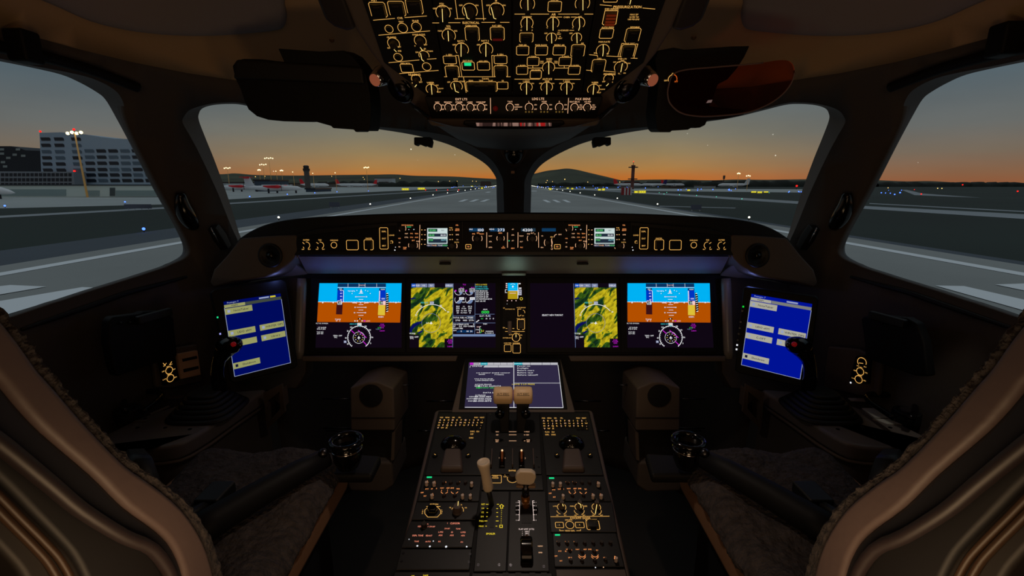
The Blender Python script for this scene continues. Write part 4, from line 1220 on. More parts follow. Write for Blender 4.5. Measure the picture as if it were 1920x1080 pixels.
def mapview(o, du):
    s = Scr(FM, du, .0036, 755, 510, 6.75)
    P = [s.P(*p) for p in ((92, 950), (108, 197), (636, 197), (630, 955))]
    me = bpy.data.meshes.new('terrain_map'); me.from_pydata([(p.x, p.y, .0037) for p in P], [], [(0, 1, 2, 3)][::-1] if False else [(0, 3, 2, 1)]); me.materials.append(TERR)
    uvl = me.uv_layers.new(name='UVMap'); uvs = {0: (0, 0), 3: (.7, 0), 2: (.7, 1), 1: (0, 1)}
    for lp_ in me.loops: uvl.data[lp_.index].uv = uvs[lp_.vertex_index]
    mo = bpy.data.objects.new('terrain_map', me); COL.objects.link(mo); mo.parent = o
    s.i = 40
    for x0, x1, c, st in ((112, 165, 'B', 'MAP'), (168, 218, 't', 'PLAN'), (222, 312, 't', 'WX'), (322, 402, 't', 'TILT'), (540, 634, 't', 'OVERLAY')):
        s.rect(x0, 148, x1, 194, c); s.txt((x0 + x1) / 2, 171, 20, st, 'w', .68)
    s.poly([(92, 760), (94, 712), (130, 660), (190, 632), (245, 628), (243, 645), (200, 662), (160, 692), (120, 735), (118, 765)], 'd'); s.poly([(190, 770), (230, 742), (262, 740), (240, 765), (205, 782)], 'd'); s.poly([(104, 350), (106, 330), (160, 322), (170, 335), (130, 345)], 'd')
    s.poly([(88, 950), (92, 790), (208, 795), (206, 952)], 'k'); s.rect(530, 842, 634, 955, 'k')
    s.txt(122, 778, 18, 'WX16', 'w'); s.txt(144, 822, 18, 'TFC OFF', 'w'); s.txt(115, 840, 18, 'TFC', 'w')
    for y, st, c in ((862, 'FMS1', 'm'), (880, 'RW28', 'm'), (900, 'CRS', 'm'), (942, '3.8NM', 'm')): s.txt(600, y, 16, st, c)
    s.arc(370, 640, 228, 40, 150, 7, 'w', 30); s.arc(360, 645, 118, 0, 360, 4, 't', 36)
    s.rect(345, 372, 396, 408, 't'); s.txt(370, 392, 20, '277', 'w'); s.txt(275, 388, 18, 'HDG 273', 'c', .9); s.txt(232, 432, 18, '24', 'w'); s.txt(168, 545, 20, '21', 'w'); s.txt(482, 425, 18, '30', 'w'); s.txt(575, 505, 18, '33', 'w')
    s.txt(312, 645, 16, '5.0', 'w'); s.poly([(356, 628), (364, 628), (366, 640), (380, 648), (380, 653), (366, 652), (364, 662), (354, 662), (353, 652), (340, 653), (340, 648), (354, 640)], 'w')
    return s
r = display('flight display left of centre with yellow terrain map, engine dials and message list', 0, [(762, 661), (762, 521), (939, 521), (939, 661)])
o = screenplate(r, [(768, 652), (770, 531), (929, 531), (929.5, 652)], 0)
s = mapview(o, 0)
s.line([(640, 148), (633, 955)], 5, 'l'); s.line([(918, 148), (912, 785)], 4, 'l')
s.txt(780, 160, 18, 'TO', 'm')
for x in (710, 845):
    s.arc(x, 240, 52, 180, 330, 5, 'w'); s.poly([(x, 240), (x + 48, 230), (x + 44, 275), (x + 18, 290)], 'l'); s.rect(x + 2, 208, x + 66, 252, 'w'); s.rect(x + 6, 212, x + 62, 248, 'K'); s.txt(x + 34, 230, 20, '21.0', 'w'); s.rect(x - 50, 228, x - 30, 248, 'm'); s.txt(x + 40, 198, 15, '86.3', 'm')
    s.arc(x, 350, 50, 150, 230, 4, 'w'); s.poly([(x - 30, 395), (x + 45, 330), (x + 45, 365), (x + 25, 395), (x, 402)], 'l'); s.line([(x - 34, 392), (x + 30, 335)], 6, 'w'); s.rect(x + 6, 320, x + 68, 352, 'w'); s.txt(x + 38, 336, 20, '392', 'K')
s.txt(776, 278, 14, 'N1', 'w'); s.txt(776, 382, 14, 'EGT', 'w')
for y, a_, b_, c_ in ((436, '50.1', 'N2', '50.2'), (462, '370', 'FF KPH', '370'), (490, '100', 'OIL TEMP', '100'), (516, '53', 'OIL PRESS', '51')):
    s.txt(698, y, 18, a_, 'w'); s.txt(775, y, 14, b_, 'w', .9); s.txt(852, y, 18, c_, 'w')
s.line([(637, 555), (912, 555)], 4, 'l'); s.txt(730, 578, 18, 'TOTAL FUEL KG', 'w', .9); s.rect(815, 562, 900, 592, 'l'); s.rect(818, 565, 897, 589, 'K'); s.txt(858, 577, 20, '7030', 'w')
for x, st in ((698, '2790'), (790, '1480'), (868, '2770')): s.txt(x, 612, 18, st, 'w')
s.line([(635, 645), (1172, 645)], 4, 'l'); s.txt(676, 662, 16, 'CAB ALT', 'w', .8); s.txt(740, 662, 18, '1360', 'w'); s.txt(805, 662, 16, 'RATE', 'w'); s.txt(900, 662, 18, '0', 'w'); s.txt(655, 687, 16, 'DP', 'w'); s.txt(732, 687, 18, '0.0', 'w'); s.txt(820, 687, 16, 'CREW OXY', 'w', .8); s.txt(886, 687, 18, '1850', 'w'); s.txt(672, 713, 16, 'LDG ELEV', 'w', .8); s.txt(742, 713, 18, '1416', 'w')
s.txt(660, 740, 14, 'APU', 'w'); s.poly([(680, 768), (690, 745), (720, 735), (895, 735), (895, 768)], 'n'); s.txt(742, 750, 18, '0', 'w'); s.txt(822, 750, 18, '88', 'w'); s.txt(868, 750, 18, '50', 'w')
s.rect(636, 787, 1173, 816, 'l')
for y, st, c in ((160, 'HYD 2 LO PRESS', 'y'), (187, 'EXT PWR AVAIL', 'c'), (213, 'CATERING STAIRS', 'c'), (240, 'PARK BRAKE ON', 'w'), (265, 'HYD PUMP 2B OFF', 'w'), (290, 'HYD PUMP 3A OFF', 'w'), (316, 'HYD PUMP 3B OFF', 'w'), (342, 'A/C MAINTENANCE OK', 'w'), (369, 'INLET AIR OFF', 'w')):
    w_ = {0: 160}.get(0); p = s.P(924, y); text2d(s.B, st, p.x, p.y, 17 * s.u()[1], CB[c], s.zz(), sx=.78, align='l')
s.txt(1046, 474, 14, 'GEAR', 'w')
for x in (1013, 1046, 1079): s.arc(x, 508, 12, 0, 360, 9, 'G', 14)
s.line([(920, 534), (1162, 534)], 4, 'l'); s.txt(1040, 556, 18, 'SLAT / FLAP', 'w', .9); s.rect(1090, 545, 1112, 568, 't'); s.txt(1005, 590, 18, 'IN', 'G')
for x, st in ((1062, '10'), (1106, '0'), (1148, '0')): s.txt(x, 590, 18, st, 'w')
s.line([(933, 632), (966, 610)], 10, 'w'); s.txt(1042, 658, 15, 'TRIM', 'w')
s.line([(990, 690), (976, 690), (976, 770)], 5, 'w'); s.arc(978, 745, 24, -90, 90, 6, 'G', 10); s.txt(1010, 745, 20, '4.5', 'y'); s.txt(953, 695, 14, 'ND', 'p'); s.txt(945, 730, 14, 'STAB', 'w', .8); s.txt(953, 765, 14, 'NU', 'p')
s.line([(1052, 750), (1145, 750)], 6, 'w'); s.txt(1098, 772, 14, 'NL RUDDER NR', 'w', .8)
s.B.build('screen_image', o)
r = display('dark flight display right of centre reading SELECT NEW FORMAT beside a terrain map', 0, [(988, 661), (988, 521), (1163, 521), (1166, 661)])
o = screenplate(r, [(994, 652), (994, 531), (1155, 531), (1158, 652)], 0)
du3 = FM.l(1155, 531).x - FM.l(849.5, 531).x
s = mapview(o, du3); s.line([(96, 148), (94, 955)], 5, 'l')
s2 = Scr(FM, 0, .0036); s2.txt(1036, 590.8, 3.2, 'SELECT NEW FORMAT', 'w', .82); s.B.v += []; off = len(s.B.v); s.B.add(s2.B.v, s2.B.f, CB['w'])
s.B.build('screen_image', o)

# ------------------------------------------------------------------ standby display column
t = thing('standby_instrument', 'narrow centre panel with small blue and yellow standby horizon above gear controls', 'control panel', FM.M)
plate(FM, t, [(941, 664), (942, 518), (986, 518), (987, 664)], -.004, .004, BLK2)
mk = lambda x, y: (930 + x / 6.97, 515 + y / 6.97)
panel(FM, t, '''
t 945 577.6 2 UP
t 956.5 579.6 1.7 DOWNLOCK REL
t 977 576.8 2 AUTO_BRAKE
l 977 579.5 971 579.5 971 592.5 975 592.5 977 590.5
a 979 586 5 -10 70
t 980.5 592 1.8 OFF
g 976.7 608.5 13.4 18.5
t 976.7 597.6 1.9 GEAR_AURAL
t 945 614.3 2.2 DN
l 948.5 616 951 616
l 961 616 964 616
l 947.5 621.5 983.5 621.5
k 967.5 632.5 7.2 967.5 627 967.5 632
a 967.5 633 7.4 180 400
t 957.5 627.5 2 ALTN
t 950.5 633.5 2 AUTOBRAKE
t 967.5 624.5 1.9 RTO
t 973 625.5 1.8 LO
t 977 628.3 1.8 MED
t 976.5 633.5 1.8 HI
t 952 643.3 1.9 NOSE_STEER
t 968 643.3 1.9 ALTN_GEAR
r 952 652.7 12.8 13
r 968.7 653.3 14.4 17
d!w 950.7 569.8 .5
'''.replace('DOWNLOCK REL', 'DOWNLOCK_REL'), lw=.75, z=.0048, knobh=.006)
o2 = MB(); o2.prism([FM.l(x, y, .004) for x, y in ((945, 566), (945, 528), (981, 528), (981, 566))], .004, .0055, GLOSSBLK); o = o2.build('standby_screen', t)
s = Scr(FM, 0, .0058, 930, 515, 6.97)
s.rect(155, 108, 283, 212, 's'); s.rect(155, 212, 283, 318, emis('mustard_earth', (176, 148, 20), 1.0))
s.line([(175, 182), (265, 182)], 6, 'c'); s.line([(170, 212), (280, 212)], 6, 'p'); s.line([(180, 242), (260, 242)], 7, 'p'); s.arc(220, 165, 45, 50, 130, 4, 'w', 8); s.rect(210, 146, 230, 166, 'w')
for y in (118, 143, 167): s.rect(128, y - 7, 148, y + 7, 'w' if y < 130 else 'p')
s.line([(122, 195), (145, 195)], 6, 'w'); s.line([(122, 195), (122, 235), (145, 235)], 6, 'w'); s.rect(288, 195, 334, 268, emis('tape_white', (190, 190, 205), .9)); s.txt(312, 215, 22, '14', 'K'); s.txt(312, 245, 22, '10', 'K'); s.line([(286, 115), (286, 310)], 7, 'w')
s.rect(294, 112, 322, 124, 'w'); s.rect(298, 170, 332, 184, 'w')
for x in (148, 206, 262): s.rect(x - 6, 334, x + 6, 346, 'p')
s.arc(330, 315, 17, 0, 360, 7, 'y', 8)
s.B.build('screen_image', o)
a = FM.l(956, 614); q_ = MB(); q_.tube([(a.x, a.y + .01, .0), (a.x, a.y + .008, .04)], .004, BLK); q_.build('lever_arm', t, smooth='all')
q_ = MB(); q_.tube([(a.x, a.y + .022, .045), (a.x, a.y - .022, .045)], [.0075, .0075], mat('grey_lever_knob', (120, 104, 92), .45), 12); tag(q_.build('lever_knob', t, bevel=.002), 'pale grey gear lever knob')
# ------------------------------------------------------------------ centre lower display
t = thing('lower_display', 'large tilted touch display with checklist tabs at the head of the pedestal', 'display', FL.M)
B = MB(); B.prism([FL.l(x, y) for x, y in ((846, 772), (872, 671), (1051, 671), (1079, 772))], -.04, -.002, BRN); B.build('surround', t, bevel=.004)
B = MB(); B.prism([FL.l(x, y) for x, y in ((860, 767), (872, 672), (1050, 672), (1064, 767))], -.02, .001, BLK2); B.build('bezel', t, bevel=.002)
PUR = emis('screen_purple_grey', (46, 40, 66), 1.0)
B = MB(); B.prism([FL.l(x, y, .002) for x, y in ((871, 764.5), (879, 679.5), (1044.5, 679.5), (1055.5, 764.5))], .001, .002, PUR); o = B.build('screen', t)
s = Scr(FL, 0, .0023, 860, 670, 9)
GW = 'w'; GT = emis('tab_pale_grey', (186, 186, 192), 1.0); CB['T'] = GT; CB['q'] = emis('tab_teal', (20, 175, 190), 1)
s.rect(190, 90, 250, 126, 'm'); s.rect(250, 90, 370, 126, 'T'); s.rect(372, 90, 485, 128, 'q'); s.txt(428, 108, 16, 'AVIO', 'w')
for x0, x1 in ((487, 590), (594, 703), (707, 812), (816, 918)): s.rect(x0, 90, x1, 128, 'T')
s.txt(295, 104, 18, 'TUNE', 'K'); s.poly([(420, 170), (438, 134), (670, 134), (670, 170)], 'T'); s.rect(675, 134, 918, 170, 'T')
s.line([(190, 172), (198, 140), (270, 138), (420, 138)], 6, 'w'); s.txt(312, 152, 20, 'STATUS', 'w')
s.line([(930, 84), (932, 850)], 9, 'w'); s.rect(936, 90, 1075, 128, 'q'); s.txt(1005, 106, 16, 'SUMMARY', 'w')
for x0, x1 in ((1078, 1206), (1212, 1404), (1410, 1545), (1550, 1672)): s.rect(x0, 90, x1, 128, 'T')
for y, st in ((148, 'Power-on'), (184, 'Preflight'), (222, 'Before start'), (260, 'Before taxi'), (298, 'Before takeoff')):
    p = s.P(990, y); text2d(s.B, st, p.x, p.y, 20 * s.u()[1], CB['w'], s.zz(), sx=1.3, align='l')
s.line([(938, 436), (1712, 436)], 7, 'w'); s.line([(1676, 130), (1762, 850)], 8, 'w'); s.line([(108, 843), (1762, 850)], 10, 'w')
s.txt(1090, 456, 20, '> HYD 2 LO PRESS', 'y')
for x, y, h, st, c in ((418, 264, 15, 'A/C VARIANT', 'w'), (392, 290, 15, 'BD500', 'w'), (714, 264, 15, 'ENGINE VARIANT', 'w'), (684, 294, 15, 'PW1500G', 'w'), (422, 364, 15, 'NAV DATA BASE', 'w'), (444, 390, 18, 'LX6-20232-CLP', 'w'), (414, 458, 15, 'ACTIVE PERIOD', 'w'), (490, 486, 20, '05OCT23 22JAN24', 'w'), (482, 514, 20, 'BLANCO LEALE', 'G'), (545, 598, 18, 'DATA BASE', 'w'), (372, 640, 18, 'LI BACK', 'w'), (250, 666, 16, 'RDNAP', 'w'), (234, 700, 16, 'RUNWAY', 'w'), (230, 738, 16, 'SIGNAL', 'w'), (408, 666, 22, '30-000-1133', 'w'), (404, 702, 22, '30-000-1420', 'w'), (400, 738, 22, '30-000-1078', 'w')): s.txt(x, y, h, st, c, 1.25)
s.rect(330, 476, 358, 496, 'w'); s.rect(330, 504, 356, 524, 'G')
s.B.build('screen_image', o)

# ------------------------------------------------------------------ centre pedestal
FP = Fr((0, 1.301, .774), 78)
t = thing('centre_pedestal', 'tall taupe centre pedestal between the two pilot seats', 'pedestal', FP.M)
out = [(815, 768), (822, 765), (1105, 765), (1112, 768), (1185, 1084), (1230, 1290), (697, 1290), (737, 1084)]
B = MB(); B.prism([FP.l(x, y) for x, y in out], -.62, -.006, PEDM); B.build('pedestal_body', t, bevel=.006)
B = MB(); B.prism([FP.l(x, y, -.002) for x, y in ((822, 770), (1105, 770), (1177, 1084), (1218, 1290), (709, 1290), (745, 1084))], -.006, -.003, BLK2); B.build('panel_tray', t, bevel=.002, seg=1)
GPED = 'control panels of the centre pedestal'
DGP = mat('pedestal_panel_black', (14, 13, 16), .5)
def pp(name, label, pts, spec, mt=AMBER, cat='control panel', z0=-.003, m=None, **k):
    r = thing(name, label, cat, FP.M, GPED); plate(FP, r, pts, z0, .0015, m or DGP)
    if spec: panel(FP, r, spec, mt=mt, z=.0022, lw=k.pop('lw', .85), **k)
    return r
# keyboards with cursor domes
KEYS = ['ABCDEFG123', 'HIJKLMN456', 'OPQRSTU789', 'VWXYZ']
def keyboard(left):
    x0 = 825.5 if left else 1019.5; y0 = 789.3 if left else 790.7
    side = 'left' if left else 'right'
    pts = [(824, 774), (912, 774), (905, 890), (797, 890)] if left else [(1013, 774), (1103, 774), (1131, 890), (1024, 890)]
    r = pp('cursor_keyboard', '%s pedestal keyboard of small lit keys with dark cursor dome' % side, pts, '', cat='keyboard')
    T = MB(); a, b = FP.sc(860, 800)
    for row in range(4):
        for i in range(11):
            if row == 3 and (3 <= i <= 7): continue
            ch = (KEYS[row] + '      ')[i] if i < len(KEYS[row]) else ('.' if i < 10 else ('W' if row == 1 else ':'))
            sh = -1.3 * row if left else .55 * row
            px = x0 + i * 7.9 + sh; py = y0 + row * 4.85
            u = FP.l(px, py); B = MB(); B.box(-2.9 * a, 2.9 * a, -1.9 * b, 1.9 * b, .0015, .0035, DKBTN); o = B.build('key', r); o.location = (u.x, u.y, 0)
            if ch not in ' .': text2d(T, ch, u.x, u.y, 2.7 * b, AMBER if (i + row) % 3 else PINKISH, .0037, sx=a / b * 1.3)
    for dx, s_ in ((828, 'MSG'), (839, 'MENU'), (850.5, 'DIR'), (862, 'FPL'), (893, 'PREV'), (904, 'NEXT')):
        px = dx if left else 1019 + (dx - 828) * 1.0
        u = FP.l(px, 783.8 if left else 785); text2d(T, s_, u.x, u.y, 2.2 * b, AMBER, .0022, sx=a / b)
    for q in (((886, 810, 'EXEC'), (896, 810, 'CLR'), (885, 815, 'DSP'), (883.5, 822, 'CURS')) if left else ((1026, 811, 'PLAN'), (1037, 811, 'CLR'), (1026, 816, 'DSPL'), (1038, 816, 'EXEC'))):
        u = FP.l(q[0], q[1]); text2d(T, q[2], u.x, u.y, 2.2 * b, AMBER, .0022, sx=a / b)
    T.build('backlit_lettering', r)
    cx = 850 if left else 1072; cy = 829
    u = FP.l(cx, cy, .01); B = MB(); B.sphere((u.x, u.y - .0, .0), .036, GLOSSBLK, 14, (1, .8, .75)); d = B.build('cursor_dome', r, smooth='all')
    # moulded palm rest below the dome
    P0 = [FP.l(x, y) for x, y in ((cx - 16, 846), (cx + 16, 846), (cx + 20 if left else cx + 26, 888), (cx - 26 if left else cx - 20, 888))]
    B = MB(); B.prism(P0, 0, .018, PEDM, .86); B.build('palm_rest', r, bevel=.006)
    for sx_ in (-1, 1):
        u = FP.l(cx - 3 * (1 if left else -1) + sx_ * 31, 856); B = MB(); B.cyl(0, 0, .007, 0, .006, DKBTN, 14); c_ = B.build('thumb_button', r, smooth=True); c_.location = (u.x, u.y, .0015)
        T = MB(); stroke(T, [(-.002 * sx_, -.0015), (.002 * sx_, .0015)], .0012, AMBER, .0062) if left else stroke(T, [(-.002, -.001), (.002, .0015)], .0012, AMBER, .0062); T.build('mark', c_)
    return r
keyboard(True); keyboard(False)

# audio panels
def audio(label, pts, whites, darks, arcs, txts, bar, extra=''):
    spec = '\n'.join(['a!o %s %s 6.6 200 340' % a_ for a_ in arcs] + ['n %s %s 5.5' % d_ for d_ in darks] + ['t!o %s %s 2.4 %s' % x for x in txts]) + '\n' + extra
    r = pp('audio_panel', label, pts, spec, knobh=.008)
    for x, y in whites:
        u = FP.l(x, y + 2); a, b = FP.sc(x, y); B = MB(); B.cyl(0, 0, 3.6 * a, 0, .012, DKBTN, 14); k_ = B.build('volume_knob', r, smooth=True); k_.location = (u.x, u.y, .0015)
        B = MB(); B.cyl(0, -.004, 3.2 * a, .004, .015, mat('pale_knob_skirt', (225, 205, 195), .4), 14, 2.8 * a); k2 = B.build('knob_cap', k_, smooth=True)
        T = MB(); p = FP.l(x, y - 6, .016) - u; stroke(T, [(p.x - .0022, p.y - .003), (p.x, p.y + .003), (p.x + .0024, p.y - .003)], .0012, ORANGE, .0125, True); T.build('pointer', k_)
    lamp_chip(FP, r, bar[0], bar[1], 9.5, 1.8, GREENL, z=.003, label='green lit bar')
    return r
audio('left pedestal audio panel with green bar and six pale knobs above the aileron trim', [(795, 892), (903, 892), (898, 939), (783, 939)], [(801, 908), (815, 909), (885, 909.5), (811, 932), (868, 932.5), (882.5, 932.5)], [(832, 907), (845.5, 907), (859, 907), (873, 907), (833, 931), (853, 931)], [(833.5, 920), (852.5, 920)],
      [(800.5, 917, 'PTT'), (791.5, 923.5, 'OFF'), (797, 930, 'INT'), (810, 916.5, 'ST'), (818.5, 916, '0'), (829, 915, 'NAV'), (840, 915, 'ADF'), (848, 915, 'DME'), (859, 916.5, 'MKR'), (828, 919.5, '2'), (839, 919, '3'), (833, 904, 'VHF3'), (846, 904, 'HF1'), (860, 904, 'HF2')], (805, 894.3))
audio('right pedestal audio panel with green bar and six pale knobs above the COCKPIT DOOR knobs', [(1025, 893), (1133, 893), (1147, 939), (1027, 939)], [(1036, 910), (1050, 910), (1121, 910), (1055, 933), (1111, 932.5), (1126, 932.5)], [(1064, 907), (1077, 907), (1091, 907), (1105, 907), (1073, 931), (1094, 931)], [(1073, 920.5), (1093, 920.5)],
      [(1038.5, 918.5, 'PTT'), (1031.5, 925, 'OFF'), (1039.5, 932, 'INT'), (1049, 917, 'SAT'), (1057, 917, '1'), (1066.5, 916, 'NAV'), (1078, 916, 'ADF'), (1087, 916, 'DME'), (1098, 917, 'ILS'), (1067, 921, '2'), (1078, 920, '3'), (1064, 904, 'VHF2'), (1077, 904, 'VHF3'), (1092, 904, 'HF1'), (1105, 904, 'HF2')], (1034.3, 896))
audio('lowest right pedestal audio panel with a row of seven dark knobs and one pale knob', [(1036, 999), (1155, 999), (1171, 1062), (1040, 1062)], [(1153.5, 1050)], [(1047, 1020), (1063, 1020), (1079.5, 1020), (1096, 1020), (1112, 1020), (1128, 1020), (1144, 1020), (1068, 1033), (1070, 1053), (1091, 1053), (1115, 1053), (1135, 1052), (1091, 1036), (1114, 1036)], [(1091, 1038), (1115, 1038)],
      [(1047, 1015.5, 'VHF1'), (1063, 1015.5, 'VHF2'), (1079, 1015.5, 'VHF3'), (1096, 1015.5, 'HF1'), (1112, 1015.5, 'HF2'), (1128, 1015.5, 'INT'), (1144.5, 1015.5, 'CAB'), (1050, 1033.5, 'PTT'), (1042.5, 1042.5, 'OFF'), (1052, 1051.5, 'INT'), (1063, 1030, 'ST'), (1061, 1033.5, 'EL'), (1072, 1031, '1'), (1083, 1030, 'NAV'), (1097, 1030, 'ADF'), (1106, 1030, 'DME'), (1119.5, 1031.5, 'ILS'), (1069, 1045.5, 'SPKR'), (1134, 1045.5, 'MIC')], (1045.3, 1002.5), 'a!o 1091 1041 7 200 340\na!o 1115 1041 7 200 340\nd!w 1116.5 1064 1.2\nd!p 1131.5 1063.5 1')
pp('trim_panel', 'left pedestal panel with AILERON octagon and large grey rudder trim knob', [(782, 941), (898, 941), (892, 974), (771, 974)], '''
t 813.5 945.5 3 AILERON
l 799.5 949.5 825.5 949.5
l 803 950.5 820.5 950.5 826 957 826 963 820 969.5 802 969.5 796.5 963 796.5 956 803 950.5
t 793 956.5 2.2 L
t 792.5 959.5 2.2 W
t 792 962.5 2.2 D
t 828.5 956.5 2.2 R
t 828.5 959.5 2.2 W
t 828 962.5 2.2 D
t 864.5 946.5 2.6 NR
t 844.5 951.5 2.4 NL
t 873.5 952 2.4 NR
a 857 958 11 120 160
a 857 958 12 -5 45
K 858 960 9 859.5 940 858.5 948
''', kscale=.95)
u = FP.l(811, 960); q_ = [o for o in bpy.data.objects if o.get('label', '').startswith('left pedestal panel with AIL')][0]
B = MB(); B.prism([FP.l(x, y) - u for x, y in ((804, 953), (818, 953), (822, 959), (818, 966), (804, 966), (800, 959))], .0015, .016, GLOSSBLK, .8); o = B.build('trim_switch', q_, bevel=.002); o.location = (u.x, u.y, 0)
pp('cursor_keypad', 'left pedestal panel with CURSOR, DSPL TUNE and SWAP keys in reddish lettering', [(770, 977), (892, 977), (885, 1026), (752, 1026)], '''
t 787 987 2.8 REV
t 802 982.5 2.4 N
t 802.5 987.5 2.4 T
t 810.5 987.3 2.8 SWAP
k 797 987 1.5
n 795.5 988 9
t 839 981 2.6 1
t 853 981.2 3.4 CURSOR
t 861.5 981.4 2.6 R
t 783.5 1004 3 DSPL_TUNE
t 804.5 1004.3 3 FD/AT
t 826.5 997.6 2.8 L.PFD
t 847.5 997.8 2.8 ISI
t 868.5 998 2.8 R.PFD
t 838.5 991 2.6 SWAP
t 859 991.5 2.6 TUNE
t 826 1003.5 2.8 ADS
t 847 1003.6 2.8 ADS
t 868 1004 2.8 ADS
t 781 1015 2.6 TUNE
t 802.5 1015.3 2.6 AUTO
t 824 1015.3 2.6 IRS
t 866 1016.2 2.6 IRS
r 839 991 12 5
r 859 991.5 12 5
r 826 1003.6 12 5.4
r 847 1003.7 12 5.4
r 868 1004 12 5.4
r 781 1015 13 5.6
r 802.5 1015 13 5.6
r 824 1015.5 13 5.6
r 866 1016.3 13 5.6
d!w 812.5 1014.5 1.1
d!w 782.5 1023.5 1.7
d!w 806 1024.5 1.7
d!w 836.5 1025 2.1
d!w 875 1025 1.5
d!w 767 1011 .9
'''.replace('k 797 987 1.5\n', ''), mt=emis('reddish_backlight', (255, 150, 120), 1.0))
for o in list(bpy.data.objects):
    if o.name.startswith('light_outline') and o.parent and o.parent.parent and o.parent.parent.get('label', '').startswith('left pedestal panel with CURSOR'): bpy.data.objects.remove(o)
r = pp('blank_panel', 'blank black plate with four screws at the lower left of the pedestal', [(752, 1029), (884, 1029), (880, 1068), (742, 1068)], '', cat='panel'); screws(FP, r, [(756, 1038), (753, 1053), (881, 1040), (879, 1055)], 3.2)
r = pp('blank_panel', 'lowest left black pedestal plate with yellow lettering cut by the frame edge', [(740, 1072), (882, 1072), (878, 1100), (732, 1100)], 't 798 1079 3.4 SAFE\nt 774 1080 2.6 OFF', mt=YELLOW, cat='panel')
pp('door_panel', 'right pedestal panel with three flood knobs above COCKPIT DOOR buttons', [(1028, 941), (1148, 941), (1157, 997), (1033, 997)], '''
K 1053 952 8 1055 945 1056 949
K 1086 952 8 1084 943 1089 946 1089.5 952
K 1118 952 8 1119 946 1116.5 963
a 1053 956 9.3 190 250
a 1053 956 9.3 290 350
a 1086 957 9.3 180 250
a 1086 957 9.3 290 360
a 1118 957 9.3 180 250
a 1118 957 9.3 290 360
t 1040.5 949 2.4 LWR
t 1072.5 949 2.4 MAIN
t 1098 949 2.4 SIDE
t 1045 966 2 OFF
t 1060 966 2 BRT
t 1079 966 2 OFF
t 1095 966 2 BRT
t 1112.5 966 2 OFF
t 1128 966 2 BRT
l 1032.5 968.8 1142.5 967.8
t 1088 971.3 3.8 COCKPIT_DOOR
t 1066.5 974.8 2.6 UNLOCK
t 1108.5 974.5 2.6 EMER_ACCESS
r 1049 985.5 15 10
T 1049 984 2.4 L
c 1068.3 985.5 7.7
r 1087 985.5 16 10
T 1087 984 2.4 R
g 1111.5 985.5 24 17
t 1068.5 995 2.6 VIDEO_DSPL
l 1049.5 992.5 1049.5 995 1057 995
l 1081 995 1088.5 995 1088.5 992.5
''')
# quadrant plates
thr = pp('thrust_quadrant', 'black slotted thrust lever quadrant at the top centre of the pedestal', [(914, 774), (1011, 774), (1016, 888), (907, 888)], '''
l!p 954.5 809.3 968 809.3
l!p 954.5 815.2 968 815.2
l!p 954.5 826.5 968 826.5
l!p 982.5 809.4 985 809.4
l!p 982.5 815.3 985 815.3
l!p 982.5 826.5 985 826.5
t!p 989.5 809.4 2.2 MAX
t!p 989.5 815.3 2.2 REV
t!p 990.5 825 2.2 MAX
t!p 990.5 828 2.2 REV
t!p 932.5 809.4 2 MAX
t!p 932.5 815.3 2 REV
t!p 932 825 2.2 MAX
t!p 932 828 2.2 REV
t!p 936.5 858.5 2.4 L
t!p 947 858.5 2.8 )
t!p 974 858.5 2.4 R
t!p 984.8 858.5 2.8 )
t!p 941.5 875.8 2.2 OFF
t!p 979.8 875.8 2.2 OFF
''', cat='quadrant')
B = MB()
for x0, x1 in ((941, 953), (969, 981)):
    B = MB(); B.prism([FP.l(x, y) for x, y in ((x0 + 2, 790), (x1, 790), (x1, 838), (x0, 838))], .0014, .0022, BLK); B.build('lever_slot', thr)
    u = FP.l((x0 + x1) / 2 - (5.5 if x0 < 960 else -3), 864); B = MB(); B.prism([(-.008, -.028), (.008, -.028), (.008, .028), (-.008, .028)], .0015, .008, GLOSSBLK, .9); o = B.build('fuel_gate', thr, bevel=.001, seg=1); o.location = (u.x, u.y, 0)
    B = MB(); B.box(-.003, .003, -.012, .016, .008, .02, mat('copper_switch', (170, 95, 45), .35, .4)); sw = B.build('run_switch', o, bevel=.001, seg=1)
    T = MB(); T.sphere((0, .016, .021), .0028, emis('switch_tip_light', (255, 215, 160), 1), 5); T.build('lit_tip', sw)
for x in (922, 961, 1000):
    u = FP.l(x, 862); B = MB(); B.box(u.x - .002, u.x + .002, u.y - .03, u.y + .028, .0015, .014, PEDM); B.build('divider_rib', thr, bevel=.001, seg=1)
screws(FP, thr, [(915, 822), (919, 777), (1007, 858), (1010, 877)], 2.4, CHROME)
pp('engine_panel', 'pedestal panel with EVENT MARKER box and ENGINE start knob', [(907, 890), (1017, 890), (1019, 918), (903, 918)], '''
t 929 885.6 2.4 EVENT
t 929 888.4 2.4 MARKER
l 922 905.5 939 905.5 940 904 940 892.5 939 891 922 891
t 960.5 882.3 3 ENGINE
l 960.5 884 960.5 887
t 947 890.5 2.2 L
t 947 893.8 2.2 RUN
a 961 897 9.8 160 380
n 961 896 9
'''.replace('t 929 885.6', 't 929 893').replace('t 929 888.4', 't 929 896') + '', kscale=.8)
